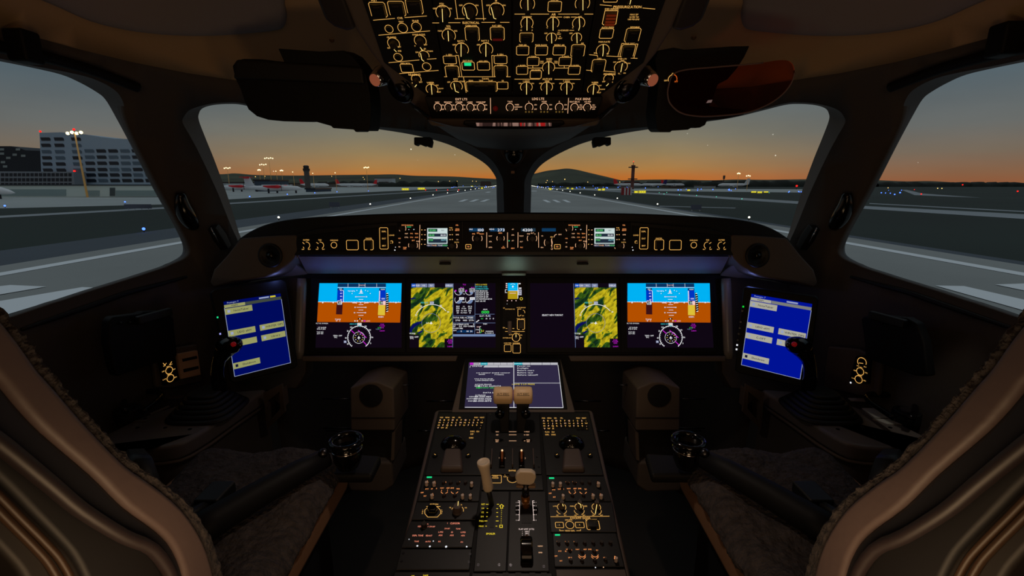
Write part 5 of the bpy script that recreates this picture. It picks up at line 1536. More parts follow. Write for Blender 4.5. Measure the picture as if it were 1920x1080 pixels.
sp = pp('spoiler_quadrant', 'black pedestal plate with yellow SPOILER scale and retract arrow', [(902, 921), (955, 921), (949, 1071), (888, 1071)], '''
t 906 945.5 3 RET
t 905.5 953 3 1/4
t 905 960.5 3 1/2
t 904 968.5 3 3/4
t 903 976.7 3 FULL
t 902.5 986.5 3 MAX
l 911.5 945.5 915.5 945.5
l 913 953.4 915 953.4
l 912.5 960.7 914.5 960.7
l 912 968.5 914 968.5
l 908.5 976.7 913.5 976.7
l 910.5 986.5 912.5 986.5
l 932 945.5 935.5 945.5
l 931 953.6 933.5 953.6
l 931 960.8 933.5 960.8
l 931 968.6 933.5 968.6
l 930 976.8 934.5 976.8
l 929.5 986.5 932 986.5
l 938.5 953 938.5 949 936.5 949 940.5 945.5 944.5 949 942.5 949 942.5 953 938.5 953
t 940.5 956.5 1.9 R
t 940.3 960.5 1.9 E
t 940.1 964.5 1.9 T
t 940 968.5 1.9 R
t 939.8 972.5 1.9 A
t 939.7 976.6 1.9 C
t 939.5 981 1.9 T
l 937 984.5 942 984.5 942 989 937 989 937 984.5
t 920 1000.7 3.6 SPOILER
''', mt=YELLOW, cat='quadrant', lw=1.1)
B = MB(); B.prism([FP.l(x, y) for x, y in ((920, 935), (927, 935), (926, 990), (918, 990))], .0014, .0023, BLK); B.build('lever_slot', sp)
screws(FP, sp, [(896.5, 1060), (936, 1060)], 3.4, STEEL)
fl = pp('flap_quadrant', 'black pedestal plate with white slat and flap detents 1 to 5', [(957, 921), (1023, 921), (1030, 1071), (951, 1071)], '''
l 971.5 939 974.5 939 973.5 976
l 1001.5 939 998.5 939 1001 976
'''  + '\n'.join('l 970.5 %s 974 %s\nt 968 %s 2 %s' % (y, y, y, s_) for y, s_ in ((942, '1'), (948.3, '2'), (956, '3'), (965, '4'), (975.4, '5'))) + '\n'
 + '\n'.join('l 999.5 %s 1002.5 %s\nt 1005 %s 2 %s' % (y, y, y, s_) for y, s_ in ((942, '1'), (948.3, '2'), (956, '3'), (965, '4'), (975.4, '5'))) + '''
t 987 992 2.8 FLAP_LIMIT_(KTS)
t 979.5 996.5 2 1
t 988.5 996.5 2.4 230KT
t 979.5 1000 2 2
t 988.5 1000 2.4 210KT
t 979.5 1003.8 2 3
t 988.5 1003.8 2.4 210KT
t 979.5 1007.5 2 4
t 988.5 1007.5 2.4 160KT
t!p 1013 1024 2.4 NORM
t!p 1013.5 1036 2.4 EMER
''', mt=emis('white_pink_backlight', (250, 225, 215), .9), cat='quadrant')
B = MB(); B.prism([FP.l(x, y) for x, y in ((979, 941), (995, 941), (997, 982), (978, 982))], .0014, .0023, BLK); B.build('lever_slot', fl)
screws(FP, fl, [(957.5, 1060.5), (1019.5, 1063)], 3.4, STEEL)
# ribbed pitch trim wheel below the flap scale
u = FP.l(987, 1035); B = MB(); B.lathe([(.03, -.013), (.034, -.01), (.034, .01), (.03, .013)], GLOSSBLK, 28, (u.x, u.y, -.004), (1, 0, 0)); B.build('trim_wheel', fl, smooth=True)
u = FP.l(988, 1017); B = MB(); B.sphere((u.x, u.y, .012), .008, mat('brass_knob', (150, 100, 60), .3, .7), 10); B.build('trim_knob', fl, smooth='all')
bl = pp('blank_panel', 'lowest centre black plate with square cut-outs at the bottom of the pedestal', [(885, 1074), (1035, 1074), (1039, 1100), (880, 1100)], '', cat='panel')
for x in (925, 948, 972, 998, 1020):
    u = FP.l(x, 1080); B = MB(); B.box(-.006, .006, -.004, .004, .0015, .005, BLK); o = B.build('square_cap', bl); o.location = (u.x, u.y, 0)
bl = pp('blank_panel', 'bare taupe plate at the lower right of the pedestal below the last audio panel', [(1042, 1067), (1172, 1067), (1180, 1100), (1046, 1100)], '', cat='panel', m=PEDM)

# ------------------------------------------------------------------ levers
def lever(name, label, base_px, parts, cat='lever'):
    return thing(name, label, cat, None, None, loc=FP.w(*FP.l(*base_px)))
for i, (x0, x1, side) in enumerate(((925, 961.3, 'left'), (962.8, 998.5, 'right'))):
    xc = (x0 + x1) / 2
    t = thing('thrust_lever', '%s thrust lever with tan cylindrical grip marked A/T DISC' % side, 'lever', loc=FP.w(*FP.l(946 if not i else 978, 815)), group='thrust levers')
    base = FP.w(*FP.l(947 if not i else 976, 806)); Yk = 1.205
    kc = at(xc, 741, Yk); ax0 = at(x0, 741, Yk); ax1 = at(x1, 741, Yk); r_ = .0245
    B = MB(); w = ax1.x - ax0.x
    B.lathe([(r_ * .55, 0), (r_ * .9, .002), (r_, .007), (r_, w - .007), (r_ * .9, w - .002), (r_ * .55, w)], mat('tan_lever_grip', (250, 214, 165), .45), 32, (ax0.x, kc.y, kc.z), (1, 0, 0)); g = B.build('grip', t, world=True, smooth='all')
    FT = Fr((0, Yk - .0243, kc.z), 8)
    T = MB(); uu = FT.l(xc, 738.5); a, b = FT.sc(xc, 740); text2d(T, 'A/T DISC', uu.x, uu.y, 3.6 * b, BLK, .0012, width=22 * a); stroke(T, [FT.l(xc - 12, 741.5), FT.l(xc + 12, 741.5)], .6 * a, BLK, .0012)
    T.v = [tuple(FT.w(*p)) for p in T.v]; T.build('grip_lettering', g, world=True)
    B = MB(); hw = .019
    P = [(kc.y + .012, kc.z - .012), (kc.y - .014, kc.z - .016), (base.y - .016, base.z), (base.y + .05, base.z)]
    xm = (kc.x * .8 + base.x * .2)
    v = []
    for X_, q in ((-hw, 0), (hw, 0)):
        for k_, (Y_, Z_) in enumerate(P): v.append(((kc.x if k_ < 2 else base.x) + X_ * (1 if k_ < 2 else .55), Y_, Z_))
    B.add(v, [(0, 1, 2, 3), (7, 6, 5, 4), (0, 4, 5, 1), (1, 5, 6, 2), (2, 6, 7, 3), (3, 7, 4, 0)], BLK); B.build('lever_arm', t, world=True, bevel=.003)
    q = at(937 if not i else 986, 776, 1.16); B = MB(); B.lathe([(.012, 0), (.013, .004), (.001, .006)], GLOSSBLK, 16, q, (0, -1, .3)); B.build('thumb_switch', t, world=True, smooth='all')
t = thing('spoiler_lever', 'slanted cream cylindrical spoiler lever on the pedestal, left of the flap lever', 'lever', loc=FP.w(*FP.l(922, 950)))
base = FP.w(*FP.l(922, 948)); dn = at(916, 918, .92); tp = at(906, 866, .90)
dn = base + (at(916, 918, base.y - .01) - base); 
top = at(906, 865, base.y - .015)
mid = top + (dn - top) * .5
B = MB(); B.tube([base, dn], .006, BLK); B.build('shaft', t, world=True, smooth='all')
ax = (dn - top); Ln = ax.length
B = MB(); B.lathe([(.004, .001), (.0120, .001), (.0128, 0), (.0148, .001), (.0152, .008), (.0125, .02), (.0108, Ln * .45), (.0118, Ln * .75), (.0125, Ln * .93), (.010, Ln)], CREAM, 24, top, ax); B.build('handle', t, world=True, smooth='all')
t = thing('flap_lever', 'cream wedge-shaped flap lever on a metal stem, right of the spoiler lever', 'lever', loc=FP.w(*FP.l(986, 948)))
base = FP.w(*FP.l(986, 950)); Yl = base.y + .002
a = at(966, 884, Yl); b = at(1006, 886, Yl); c = at(986, 905, Yl)
P = [at(x, y, Yl) for x, y in ((969, 886), (975, 881), (997, 882), (1004, 887), (1005, 893), (1001, 904), (993, 907), (977, 906), (969, 904), (966, 893))]
B = MB(); n = len(P); B.add([p + Vector((0, -.007, 0)) for p in P] + [p + Vector((0, .009, .0)) for p in P], [tuple(range(n - 1, -1, -1)), tuple(range(n, 2 * n))] + [(i, (i + 1) % n, n + (i + 1) % n, n + i) for i in range(n)], CREAM); B.build('handle', t, world=True, bevel=.0035)
P = [at(x, y, Yl) for x, y in ((968, 908), (1004, 909), (1005, 912), (1000, 913.5), (972, 913), (967, 911))]; n = len(P)
B = MB(); B.add([p + Vector((0, -.006, 0)) for p in P] + [p + Vector((0, .008, 0)) for p in P], [tuple(range(n - 1, -1, -1)), tuple(range(n, 2 * n))] + [(i, (i + 1) % n, n + (i + 1) % n, n + i) for i in range(n)], mat('tan_grip_plate', (150, 120, 92), .4)); B.build('lift_plate', t, world=True, bevel=.002)
s0 = at(986, 906, Yl); s1 = at(985, 934, Yl); B = MB(); B.tube([s0, s1], .0085, STEEL, 14); B.build('stem', t, world=True, smooth='all')
B = MB(); B.tube([s1 + Vector((0, 0, .006)), base], [.0105, .009], mat('amber_stem_collar', (150, 96, 40), .25, .5), 14); B.build('collar', t, world=True, smooth='all')
# ------------------------------------------------------------------ side tablets
def quadframe(px, wid):
    r = [ray(*p) for p in px]      # TL TR BR BL ; s0 r0 - s1 r1 + s2 r2 - s3 r3 = 0 with s0 = 1
    M = Matrix((r[1], -r[2], r[3])).transposed(); s = M.inverted() @ r[0]
    P = [r[0], r[1] * s[0], r[2] * s[1], r[3] * s[2]]; k = wid / (P[1] - P[0]).length
    P = [CAM + p * k for p in P]; return Fr(P[3], u=P[1] - P[0], v=P[0] - P[3])
def tablet(left):
    q = [(419, 566), (526, 550), (545, 680), (440, 706)] if left else [(1409, 551), (1523, 570), (1500, 711), (1390, 684)]
    F = quadframe(q, .168); side = 'left' if left else 'right'
    d0 = (F.O - CAM).length
    t = thing('tablet_display', 'portrait blue-screened tablet with beige menu buttons on the %s cockpit side' % side, 'tablet', F.M)
    bz = [(395, 549), (402, 543), (528, 524), (536, 528), (558, 684), (553, 690), (440, 718), (432, 714)] if left else [(1394, 540), (1400, 538), (1530, 556), (1535, 562), (1514, 722), (1508, 727), (1388, 700), (1378, 694)]
    B = MB(); B.prism([F.l(*p) for p in bz], -.03, .004, BLK2); B.build('bezel', t, bevel=.004)
    SB = emis('tablet_blue_' + side, (0, 10, 92) if left else (0, 18, 148), 1.0); BT = emis('tablet_beige_' + side, (150, 152, 96) if left else (168, 166, 150), 1.0); FRM = emis('tablet_line_' + side, (150, 160, 190), 1.0); TX = emis('tablet_ink', (20, 20, 50), 1, 'NONE'); GR = emis('tablet_grey_' + side, (62, 70, 60) if left else (120, 122, 118), 1.0)
    B = MB(); B.prism([F.l(x, y, .005) for x, y in q], .003, .005, SB); o = B.build('screen', t)
    T = MB(); z = .0053
    pts = [F.l(x, y, z) for x, y in q]; W = (pts[1] - pts[0]).length; H = (pts[0] - pts[3]).length; O = pts[3]; U = (pts[2] - pts[3]); V = (pts[0] - pts[3])
    def p(u, v): return O + U * u + V * v
    def rect(u0, v0, u1, v1, m, z_): T.poly([p(u0, v0), p(u1, v0), p(u1, v1), p(u0, v1)], z_, m)
    rect(0, .915, .35, .955, BT, z); rect(.355, .915, 1, .955, GR, z); rect(0, 0, 1, 1, SB, .0051) if 0 else None
    if left: rect(.8, .962, .9, .985, emis('tab_yellow', (205, 190, 40), 1), z)
    rect(.6, .965, .78, .985, FRM, z)
    stroke(T, [p(0, .915), p(0, 0), p(1, 0), p(1, .915)], .0014, FRM, z)
    btn = [(.0, .825, .46, .905, 'NoteTaker')] + ([(.0, .53, .46, .61, 'LIDO eRM'), (.0, .385, .46, .465, '' if left else 'C-OFT'), (.0, .095, .46, .175, 'Shutdown')]) + [(.54, .53, .98, .61, 'WINTER OPS'), (.54, .385, .98, .465, 'Library')]
    for u0, v0, u1, v1, s_ in btn:
        rect(u0, v0, u1, v1, BT, z); c = p((u0 + u1) / 2 + .04, (v0 + v1) / 2)
        text2d(T, s_, c.x, c.y, H * .026, TX, z + .0002, sx=1.0, rot=math.atan2(U.y, U.x)); rect(u0 + .04, v0 + .022, u0 + .085, v0 + .058, TX if 'Shut' in s_ else FRM, z + .0002)
    c = p(.17, .935); text2d(T, 'MAIN', c.x, c.y, H * .022, TX, z + .0002)
    c = p(.15, .98); text2d(T, 'Passagec 7', c.x, c.y, H * .02, FRM, z)
    T.build('screen_image', o)
    bt = [(408, 595, GREENL), (413, 626, emis('blue_white_led', (170, 170, 255), 1))] if left else [(1393.5, 575, emis('green_led', (20, 220, 60), 1)), (1392, 583, STEEL), (1388.5, 604, STEEL), (1387, 615, STEEL), (1385, 626, STEEL), (1383, 638, STEEL), (1382, 647, WHITE), (1381, 655, WHITE)]
    for x, y, m in bt: lamp_chip(F, t, x, y, 3 if m is not STEEL else 3.4, 3, m, 'side_button', .0065)
    return F
FTL = tablet(True); FTR = tablet(False)

# ------------------------------------------------------------------ side consoles, side sticks, tillers
ZC = .77
CONS = mat('console_grey_plastic', (104, 96, 92), .5, bump=.04)
for sg in (0, 1):
    m1 = -1 if not sg else 1; side = 'right' if sg else 'left'
    X = (lambda x: 1927 - x) if sg else (lambda x: x)
    fr_ = Fr((0, 0, ZC), 90)
    t = thing('side_console', 'grey %s side console with rounded edge along the cabin wall' % side, 'console', fr_.M)
    xi = .80
    prof = [(xi, -.3), (xi, .95), (xi + .0, 1.05), (xi - .015, 1.25), (xi - .03, 1.38), (xi + .07, 1.44), (1.0, 1.42), (1.10, 1.2), (1.16, .9), (1.18, .5), (1.19, -.3)]
    inner = [atZ(X(495), 733, ZC), atZ(X(440), 768, ZC), atZ(X(390), 802, ZC), atZ(X(368), 815, ZC), atZ(X(350), 825, ZC), atZ(X(330), 833, ZC), atZ(X(300), 838, ZC), atZ(X(200), 842, ZC)]
    pts = [(p.x, p.y) for p in inner] + [(m1 * 1.19, inner[-1].y - .02), (m1 * 1.19, .9), (m1 * 1.12, 1.25), (m1 * 1.0, 1.42), (inner[0].x, 1.45)]
    B = MB(); B.prism(pts, -.05, 0, CONS); B.build('console_top', t, bevel=.012, seg=3)
    off = [(x * .985 if i < 8 else x, y + (.012 if i < 8 else 0)) for i, (x, y) in enumerate(pts)]
    B = MB(); B.prism([(x + m1 * .012 if i < 8 else x, y) for i, (x, y) in enumerate(pts)], -.77, -.05, DKLIN); B.build('console_side', t, bevel=.01)
    B = MB(); rim = catmull([(p.x - m1 * .004, p.y, -.052) for p in inner], 4) if 0 else None
    rr_ = [(p.x - m1 * .003, p.y, -.05) for p in inner]; B.tube(rr_, .005, BRN); B.build('edge_strip', t, smooth='all')
    # panel joint and little screws
    for (px, py) in ((258, 802), (310, 802), (356, 805), (272, 785)):
        q = atZ(X(px), py, ZC); B = MB(); B.cyl(0, 0, .005, 0, .0012, STEEL, 10); o = B.build('screw', t); o.location = (q.x, q.y, 0)
    # recessed handle bin at the front of the console side
    t = thing('map_bin', 'taupe framed recess at the forward end of the %s side console' % side, 'storage bin')
    P = [at(X(x), y, 1.40) for x, y in ((497, 735), (531, 718), (537, 770), (503, 803))]
    Q = [at(X(x), y, 1.40) for x, y in ((502, 748), (527, 731), (531, 765), (506, 790))]
    B = MB(); bk = [p + Vector((0, .04, 0)) for p in Q]
    B.add(P + Q + bk, [(0, 1, 5, 4), (1, 2, 6, 5), (2, 3, 7, 6), (3, 0, 4, 7), (4, 5, 9, 8), (5, 6, 10, 9), (6, 7, 11, 10), (7, 4, 8, 11), (8, 9, 10, 11)], BRN); o = B.build('bin_frame', t); s_ = o.modifiers.new('s', 'SOLIDIFY'); s_.thickness = .01; s_.offset = 1 if sg else -1
    B = MB(); ctr = sum(bk, Vector()) / 4; B.add([ctr + (p - ctr) * .95 + Vector((0, -.006, 0)) for p in bk], [(0, 1, 2, 3)], BLK); B.build('bin_insert', t)
    # side stick
    t = thing('side_stick', 'black side stick with curved grip and rubber bellows on the %s console' % side, 'side stick')
    c = atZ(X(392), 770, ZC)
    B = MB()
    for k in range(6):
        r_ = .100 - k * .011; z0 = ZC + .001 + k * .011
        pr = [(c.x + r_ * math.copysign(abs(math.cos(R(a))) ** .6, math.cos(R(a))), c.y + r_ * .95 * math.copysign(abs(math.sin(R(a))) ** .6, math.sin(R(a)))) for a in range(0, 360, 15)]
        pr = [(max(x, m1 * 1.15) if not sg else min(x, 1.15), y) for x, y in pr]
        B.prism(pr, z0, z0 + .0105, mat('bellows_rubber', (12, 12, 13), .6), .93)
    B.build('bellows', t, bevel=.004)
    Ys = c.y + .02; P = [at(X(412), 728, Ys), at(X(408), 706, Ys), at(X(410), 680, Ys), at(X(418), 662, Ys), at(X(430), 650, Ys)]
    P = [Vector((c.x, c.y, ZC + .06))] + P if 0 else [at(X(412), 740, Ys)] + P
    B = MB(); B.tube(catmull([tuple(p) for p in P], 4), [.02] * 8 + [.019, .0185, .018, .018, .0185, .019, .021, .023, .024, .025, .026, .026, .026], GLOSSBLK, 14); B.build('stick_shaft', t, smooth='all')
    h0 = at(X(420), 648, Ys); h1 = at(X(440), 644, Ys); h2 = at(X(452), 652, Ys)
    B = MB(); B.tube(catmull([tuple(at(X(x), y, Ys - .005)) for x, y in ((408, 650), (422, 648), (438, 648), (450, 653))], 4), [.012, .017, .021, .023, .0245, .026, .027, .027, .027, .026, .023, .018, .012], GLOSSBLK, 16); B.build('grip_head', t, smooth='all')
    q = at(X(439), 645, Ys - .033); B = MB(); B.lathe([(.007, 0), (.007, .006), (.001, .008)], mat('red_disconnect_button', (150, 16, 20), .35, emit=(110, 8, 12), es=.5), 14, q, (0, -1, .1)); tag(B.build('disconnect_button', t, smooth='all'), 'red round button')
    q = at(X(450), 647, Ys - .026); B = MB(); B.lathe([(.008, 0), (.008, .005), (.001, .007)], STEEL, 14, q, (0, -1, .1)); B.build('trim_switch', t, smooth='all')
    # tiller loop handle
    t = thing('steering_tiller', 'black looped steering tiller lying on the %s console beside the cabin wall' % side, 'tiller')
    lp_ = [(236, 772), (232, 752), (240, 740), (258, 735), (290, 734), (302, 742), (290, 756), (268, 772)] if not sg else [(1706, 785), (1716, 768), (1712, 752), (1690, 743), (1640, 739), (1626, 742), (1630, 752), (1652, 768), (1676, 784)]
    zl = ZC + .045; B = MB(); B.tube([atZ(p.x, p.y, zl) for p in catmull(lp_, 4)], .0085, GLOSSBLK, 10); B.build('loop_handle', t, smooth='all')
    c2 = atZ(*((243, 785) if not sg else (1697, 790)), ZC); B = MB(); B.cyl(c2.x, c2.y, .036, ZC, ZC + .035, BLK, 28, .034); B.build('hub', t, bevel=.004)
    B = MB(); B.cyl(c2.x, c2.y, .018, ZC + .035, ZC + .038, CHROME if sg else STEEL, 20); B.build('hub_cap', t, smooth=True)
    # pale plates below the tiller
    t = thing('console_placard', ('white' if sg else 'grey') + ' metal plates let into the %s console around the tiller' % side, 'plate')
    WP = mat('pale_metal_plate_' + side, (190, 186, 176) if sg else (120, 108, 100), .45)
    def zp(L_): return [atZ(x, y, ZC + .003) for x, y in L_]
    for L_ in ([[(1616, 765), (1652, 765), (1680, 784), (1640, 783)], [(1636, 785), (1688, 786), (1740, 780), (1722, 796), (1664, 795)], [(1590, 746), (1630, 747), (1632, 752), (1596, 751)]] if sg else [[(210, 786), (270, 788), (272, 790), (200, 790)], [(300, 742), (344, 741), (336, 746), (290, 747)], [(280, 775), (316, 760), (318, 762), (284, 777)]]):
        P = zp(L_); B = MB(); B.prism([(p.x, p.y) for p in P], ZC, ZC + .003, WP); B.build('plate', t)
    # wall mounted clipboard
    pts = [(205, 602), (212, 594), (262, 588), (270, 584), (300, 583), (318, 590), (326, 596), (333, 668), (220, 706), (213, 690), (203, 640)] if not sg else [(1614, 598), (1618, 594), (1640, 590), (1700, 596), (1718, 606), (1732, 640), (1740, 706), (1715, 705), (1622, 672), (1620, 640)]
    cx_ = sum(p[0] for p in pts) / len(pts); cy_ = sum(p[1] for p in pts) / len(pts); Cw = on_shell(cx_, cy_, .10); nrm = Vector((-m1, -.25, .1)).normalized()
    F = Fr(Cw, u=Vector((0, 0, 1)).cross(nrm) if 0 else nrm.cross(Vector((0, 0, 1))) * -1, v=(0, 0, 1))
    if F.n.dot(CAM - Cw) < 0: F = Fr(Cw, u=-F.u, v=(0, 0, 1))
    t = thing('clipboard', 'black chart clipboard hanging on the %s wall below the side window' % side, 'clipboard', F.M)
    B = MB(); B.prism([F.l(*p) for p in pts], -.03, 0, BLK2); B.build('board', t, bevel=.005)
    c3 = F.l(*((285, 592) if not sg else (1668, 598))); B = MB(); B.box(c3.x - .05, c3.x + .05, c3.y - .012, c3.y + .012, 0, .018, BLK); B.build('clip', t, bevel=.004)
    for px, py in (((230, 606), (247, 605), (285, 597)) if not sg else ((1650, 606), (1685, 606))):
        c3 = F.l(px, py, .01); B = MB(); B.sphere((c3.x, c3.y, .004), .004, STEEL, 6); B.build('rivet', t, smooth='all')
    # little lit switch plate on the wall
    Pq = [(299, 676), (328, 669), (338, 712), (308, 723)] if not sg else [(1604, 668), (1632, 665), (1628, 720), (1591, 717)]
    cx_ = sum(p[0] for p in Pq) / 4; cy_ = sum(p[1] for p in Pq) / 4; Cw = on_shell(cx_, cy_, .05)
    F = Fr(Cw, u=F.u, v=(0, 0, 1))
    t = thing('wall_switch_plate', 'small black plate with amber ring switches on the %s wall above the console' % side, 'switch panel', F.M)
    plate(F, t, Pq, -.01, 0)
    panel(F, t, '''
l 306 681 309 684.5 312 681
l 318 684 322 678
t 308.5 686 2 OFF
t 321 683.5 2 BRT
t 315 687.5 2.4 MIC
c 316.5 694.3 6.3
t 306.3 696.5 2.2 OFF
t 326.5 692.3 2.2 ON
t 318 701.5 2.4 HEAT
c 319 709 6.3
t 308.5 711.3 2.2 LWR
t 329 707.3 2.2 UPR
''' if not sg else '''
t 1616.5 671 2.2 N
a 1616 679 8 -10 230
l 1611 680.5 1618 681.5
t 1608.5 686 2 OFF
t 1622 688 2 BRT
t 1614.5 689.3 2.4 MIC
c 1613.5 696.5 6.6
t 1603 694.7 2.2 OFF
t 1624 699 2.2 ON
t 1612 704.5 2.4 HEAT
c 1610.5 711.3 6.6
t 1600.5 709.5 2.2 LWR
t 1621 713.8 2.2 UPR
d!w 1595 717.5 1.6
''', z=.0015, lw=.9)
    if not sg:
        Pq = [(334, 664), (371, 657), (377, 703), (340, 711)]; t = thing('wall_vent_plate', 'tan plate with two dark slots on the left wall beside the clipboard', 'vent', F.M)
        plate(F, t, Pq, -.01, .003, mat('tan_slot_plate', (215, 172, 138), .5))
        for P2 in (((340, 673), (367, 667), (368, 672), (341, 678)), ((342, 692), (370, 686), (371, 691), (343, 698))):
            B = MB(); B.prism([F.l(*p) for p in P2], .002, .0045, BLK); B.build('slot', t)
    P3 = [(322, 655), (376, 646), (386, 716), (332, 728), (300, 728), (294, 680)] if not sg else [(1546, 650), (1600, 655), (1648, 676), (1640, 745), (1600, 742), (1536, 726)]
    t = thing('wall_recess_frame', 'moulded taupe frame on the %s wall around the switch plate' % side, 'frame', F.M); B = MB(); B.prism([F.l(*p) for p in P3], -.03, -.012, BRN); B.build('frame_plate', t, bevel=.006)
    # pillar speaker grip and grab bar on the windscreen pillar
    t = thing('grab_handle', 'black moulded grab handle on the %s windscreen pillar' % side, 'handle')
    P = [on_shell(X(x), y, .02) for x, y in ((338, 362), (342, 385), (350, 405), (360, 420), (368, 426))]; B = MB(); B.tube(catmull([tuple(p) for p in P], 4), [.012 + .014 * math.sin(math.pi * i / 16) for i in range(17)], GLOSSBLK, 12); B.build('handle_body', t, smooth='all')
    t = thing('pillar_clip', 'black spring clip with bright edge below the grab handle on the %s pillar' % side, 'clip')
    P = [on_shell(X(x), y, .03) for x, y in ((400, 425), (412, 445), (424, 465))]; B = MB(); B.tube(P, [.02, .024, .02], BLK, 4); B.build('clip_body', t, bevel=.003)
    P = [on_shell(X(x), y, .06) for x, y in ((395, 427), (404, 444), (411, 457))]; B = MB(); B.tube(P, .0018, CHROME, 6); B.build('bright_edge', t, smooth='all')

# ------------------------------------------------------------------ footwell: pedal boxes, bars
for sg in (0, 1):
    X = (lambda x: 1927 - x) if sg else (lambda x: x); side = 'right' if sg else 'left'
    dx = 5 if sg else 0
    Yk = 1.36; F = Fr((0, Yk, .6), 6)
    t = thing('pedal_housing', 'taupe pedal housing with round hole in the %s footwell' % side, 'pedal housing', F.M)
    fc = [(657, 808), (656, 727), (690, 716), (708, 716), (738, 728), (740, 808)]
    B = MB(); B.prism([F.l(X(x) + dx, y) for x, y in fc], -.20, 0, BRN); B.build('upper_body', t, bevel=.006)
    B = MB(); u = F.l(X(696) + dx, 742); a, b = F.sc(X(696), 742); B.cyl(u.x, u.y, 22 * a, .0, .002, BLK, 32); B.build('round_opening', t)
    B = MB(); B.prism([F.l(X(x) + dx, y) for x, y in ((658, 784), (741, 784), (741, 782.6), (658, 782.6))], 0, .002, BLK); B.build('seam', t)
    F2 = Fr(F.w(*F.l(X(698), 812), .0), 6)
    B = MB(); B.prism([F.l(X(x) + dx, y) for x, y in ((660, 812), (740, 812), (736, 864), (660, 864))], -.15, -.03, BLK); B.build('dark_recess', t)
    B = MB(); B.prism([F.l(X(x) + dx, y, 0) for x, y in ((741, 809), (739, 862), (733, 864), (735, 812))], -.1, .0, BRN); B.build('side_rail', t)
    B = MB(); B.prism([F.l(X(x) + dx, y) for x, y in ((656, 866), (735, 866), (738, 912), (720, 924), (655, 922), (650, 905))], -.2, 0, DKLIN); B.build('lower_body', t, bevel=.01)
    for k, (x0, x1, y, yy) in enumerate(((605, 658, 748, 0), (606, 660, 803, 0), (740, 770, 722, 0), (800, 850, 752, 0), (784, 808, 808, 0), (612, 660, 808, 0))):
        tt = thing('footwell_bar', 'thin dull metal bar crossing the dark %s footwell' % side, 'bar', group='bars in the %s footwell' % side)
        B = MB(); a_ = at(X(x0), y, 1.5); b_ = at(X(x1), y, 1.5); B.tube([a_, b_], .003, STEEL, 8); B.build('rod', tt, smooth='all')

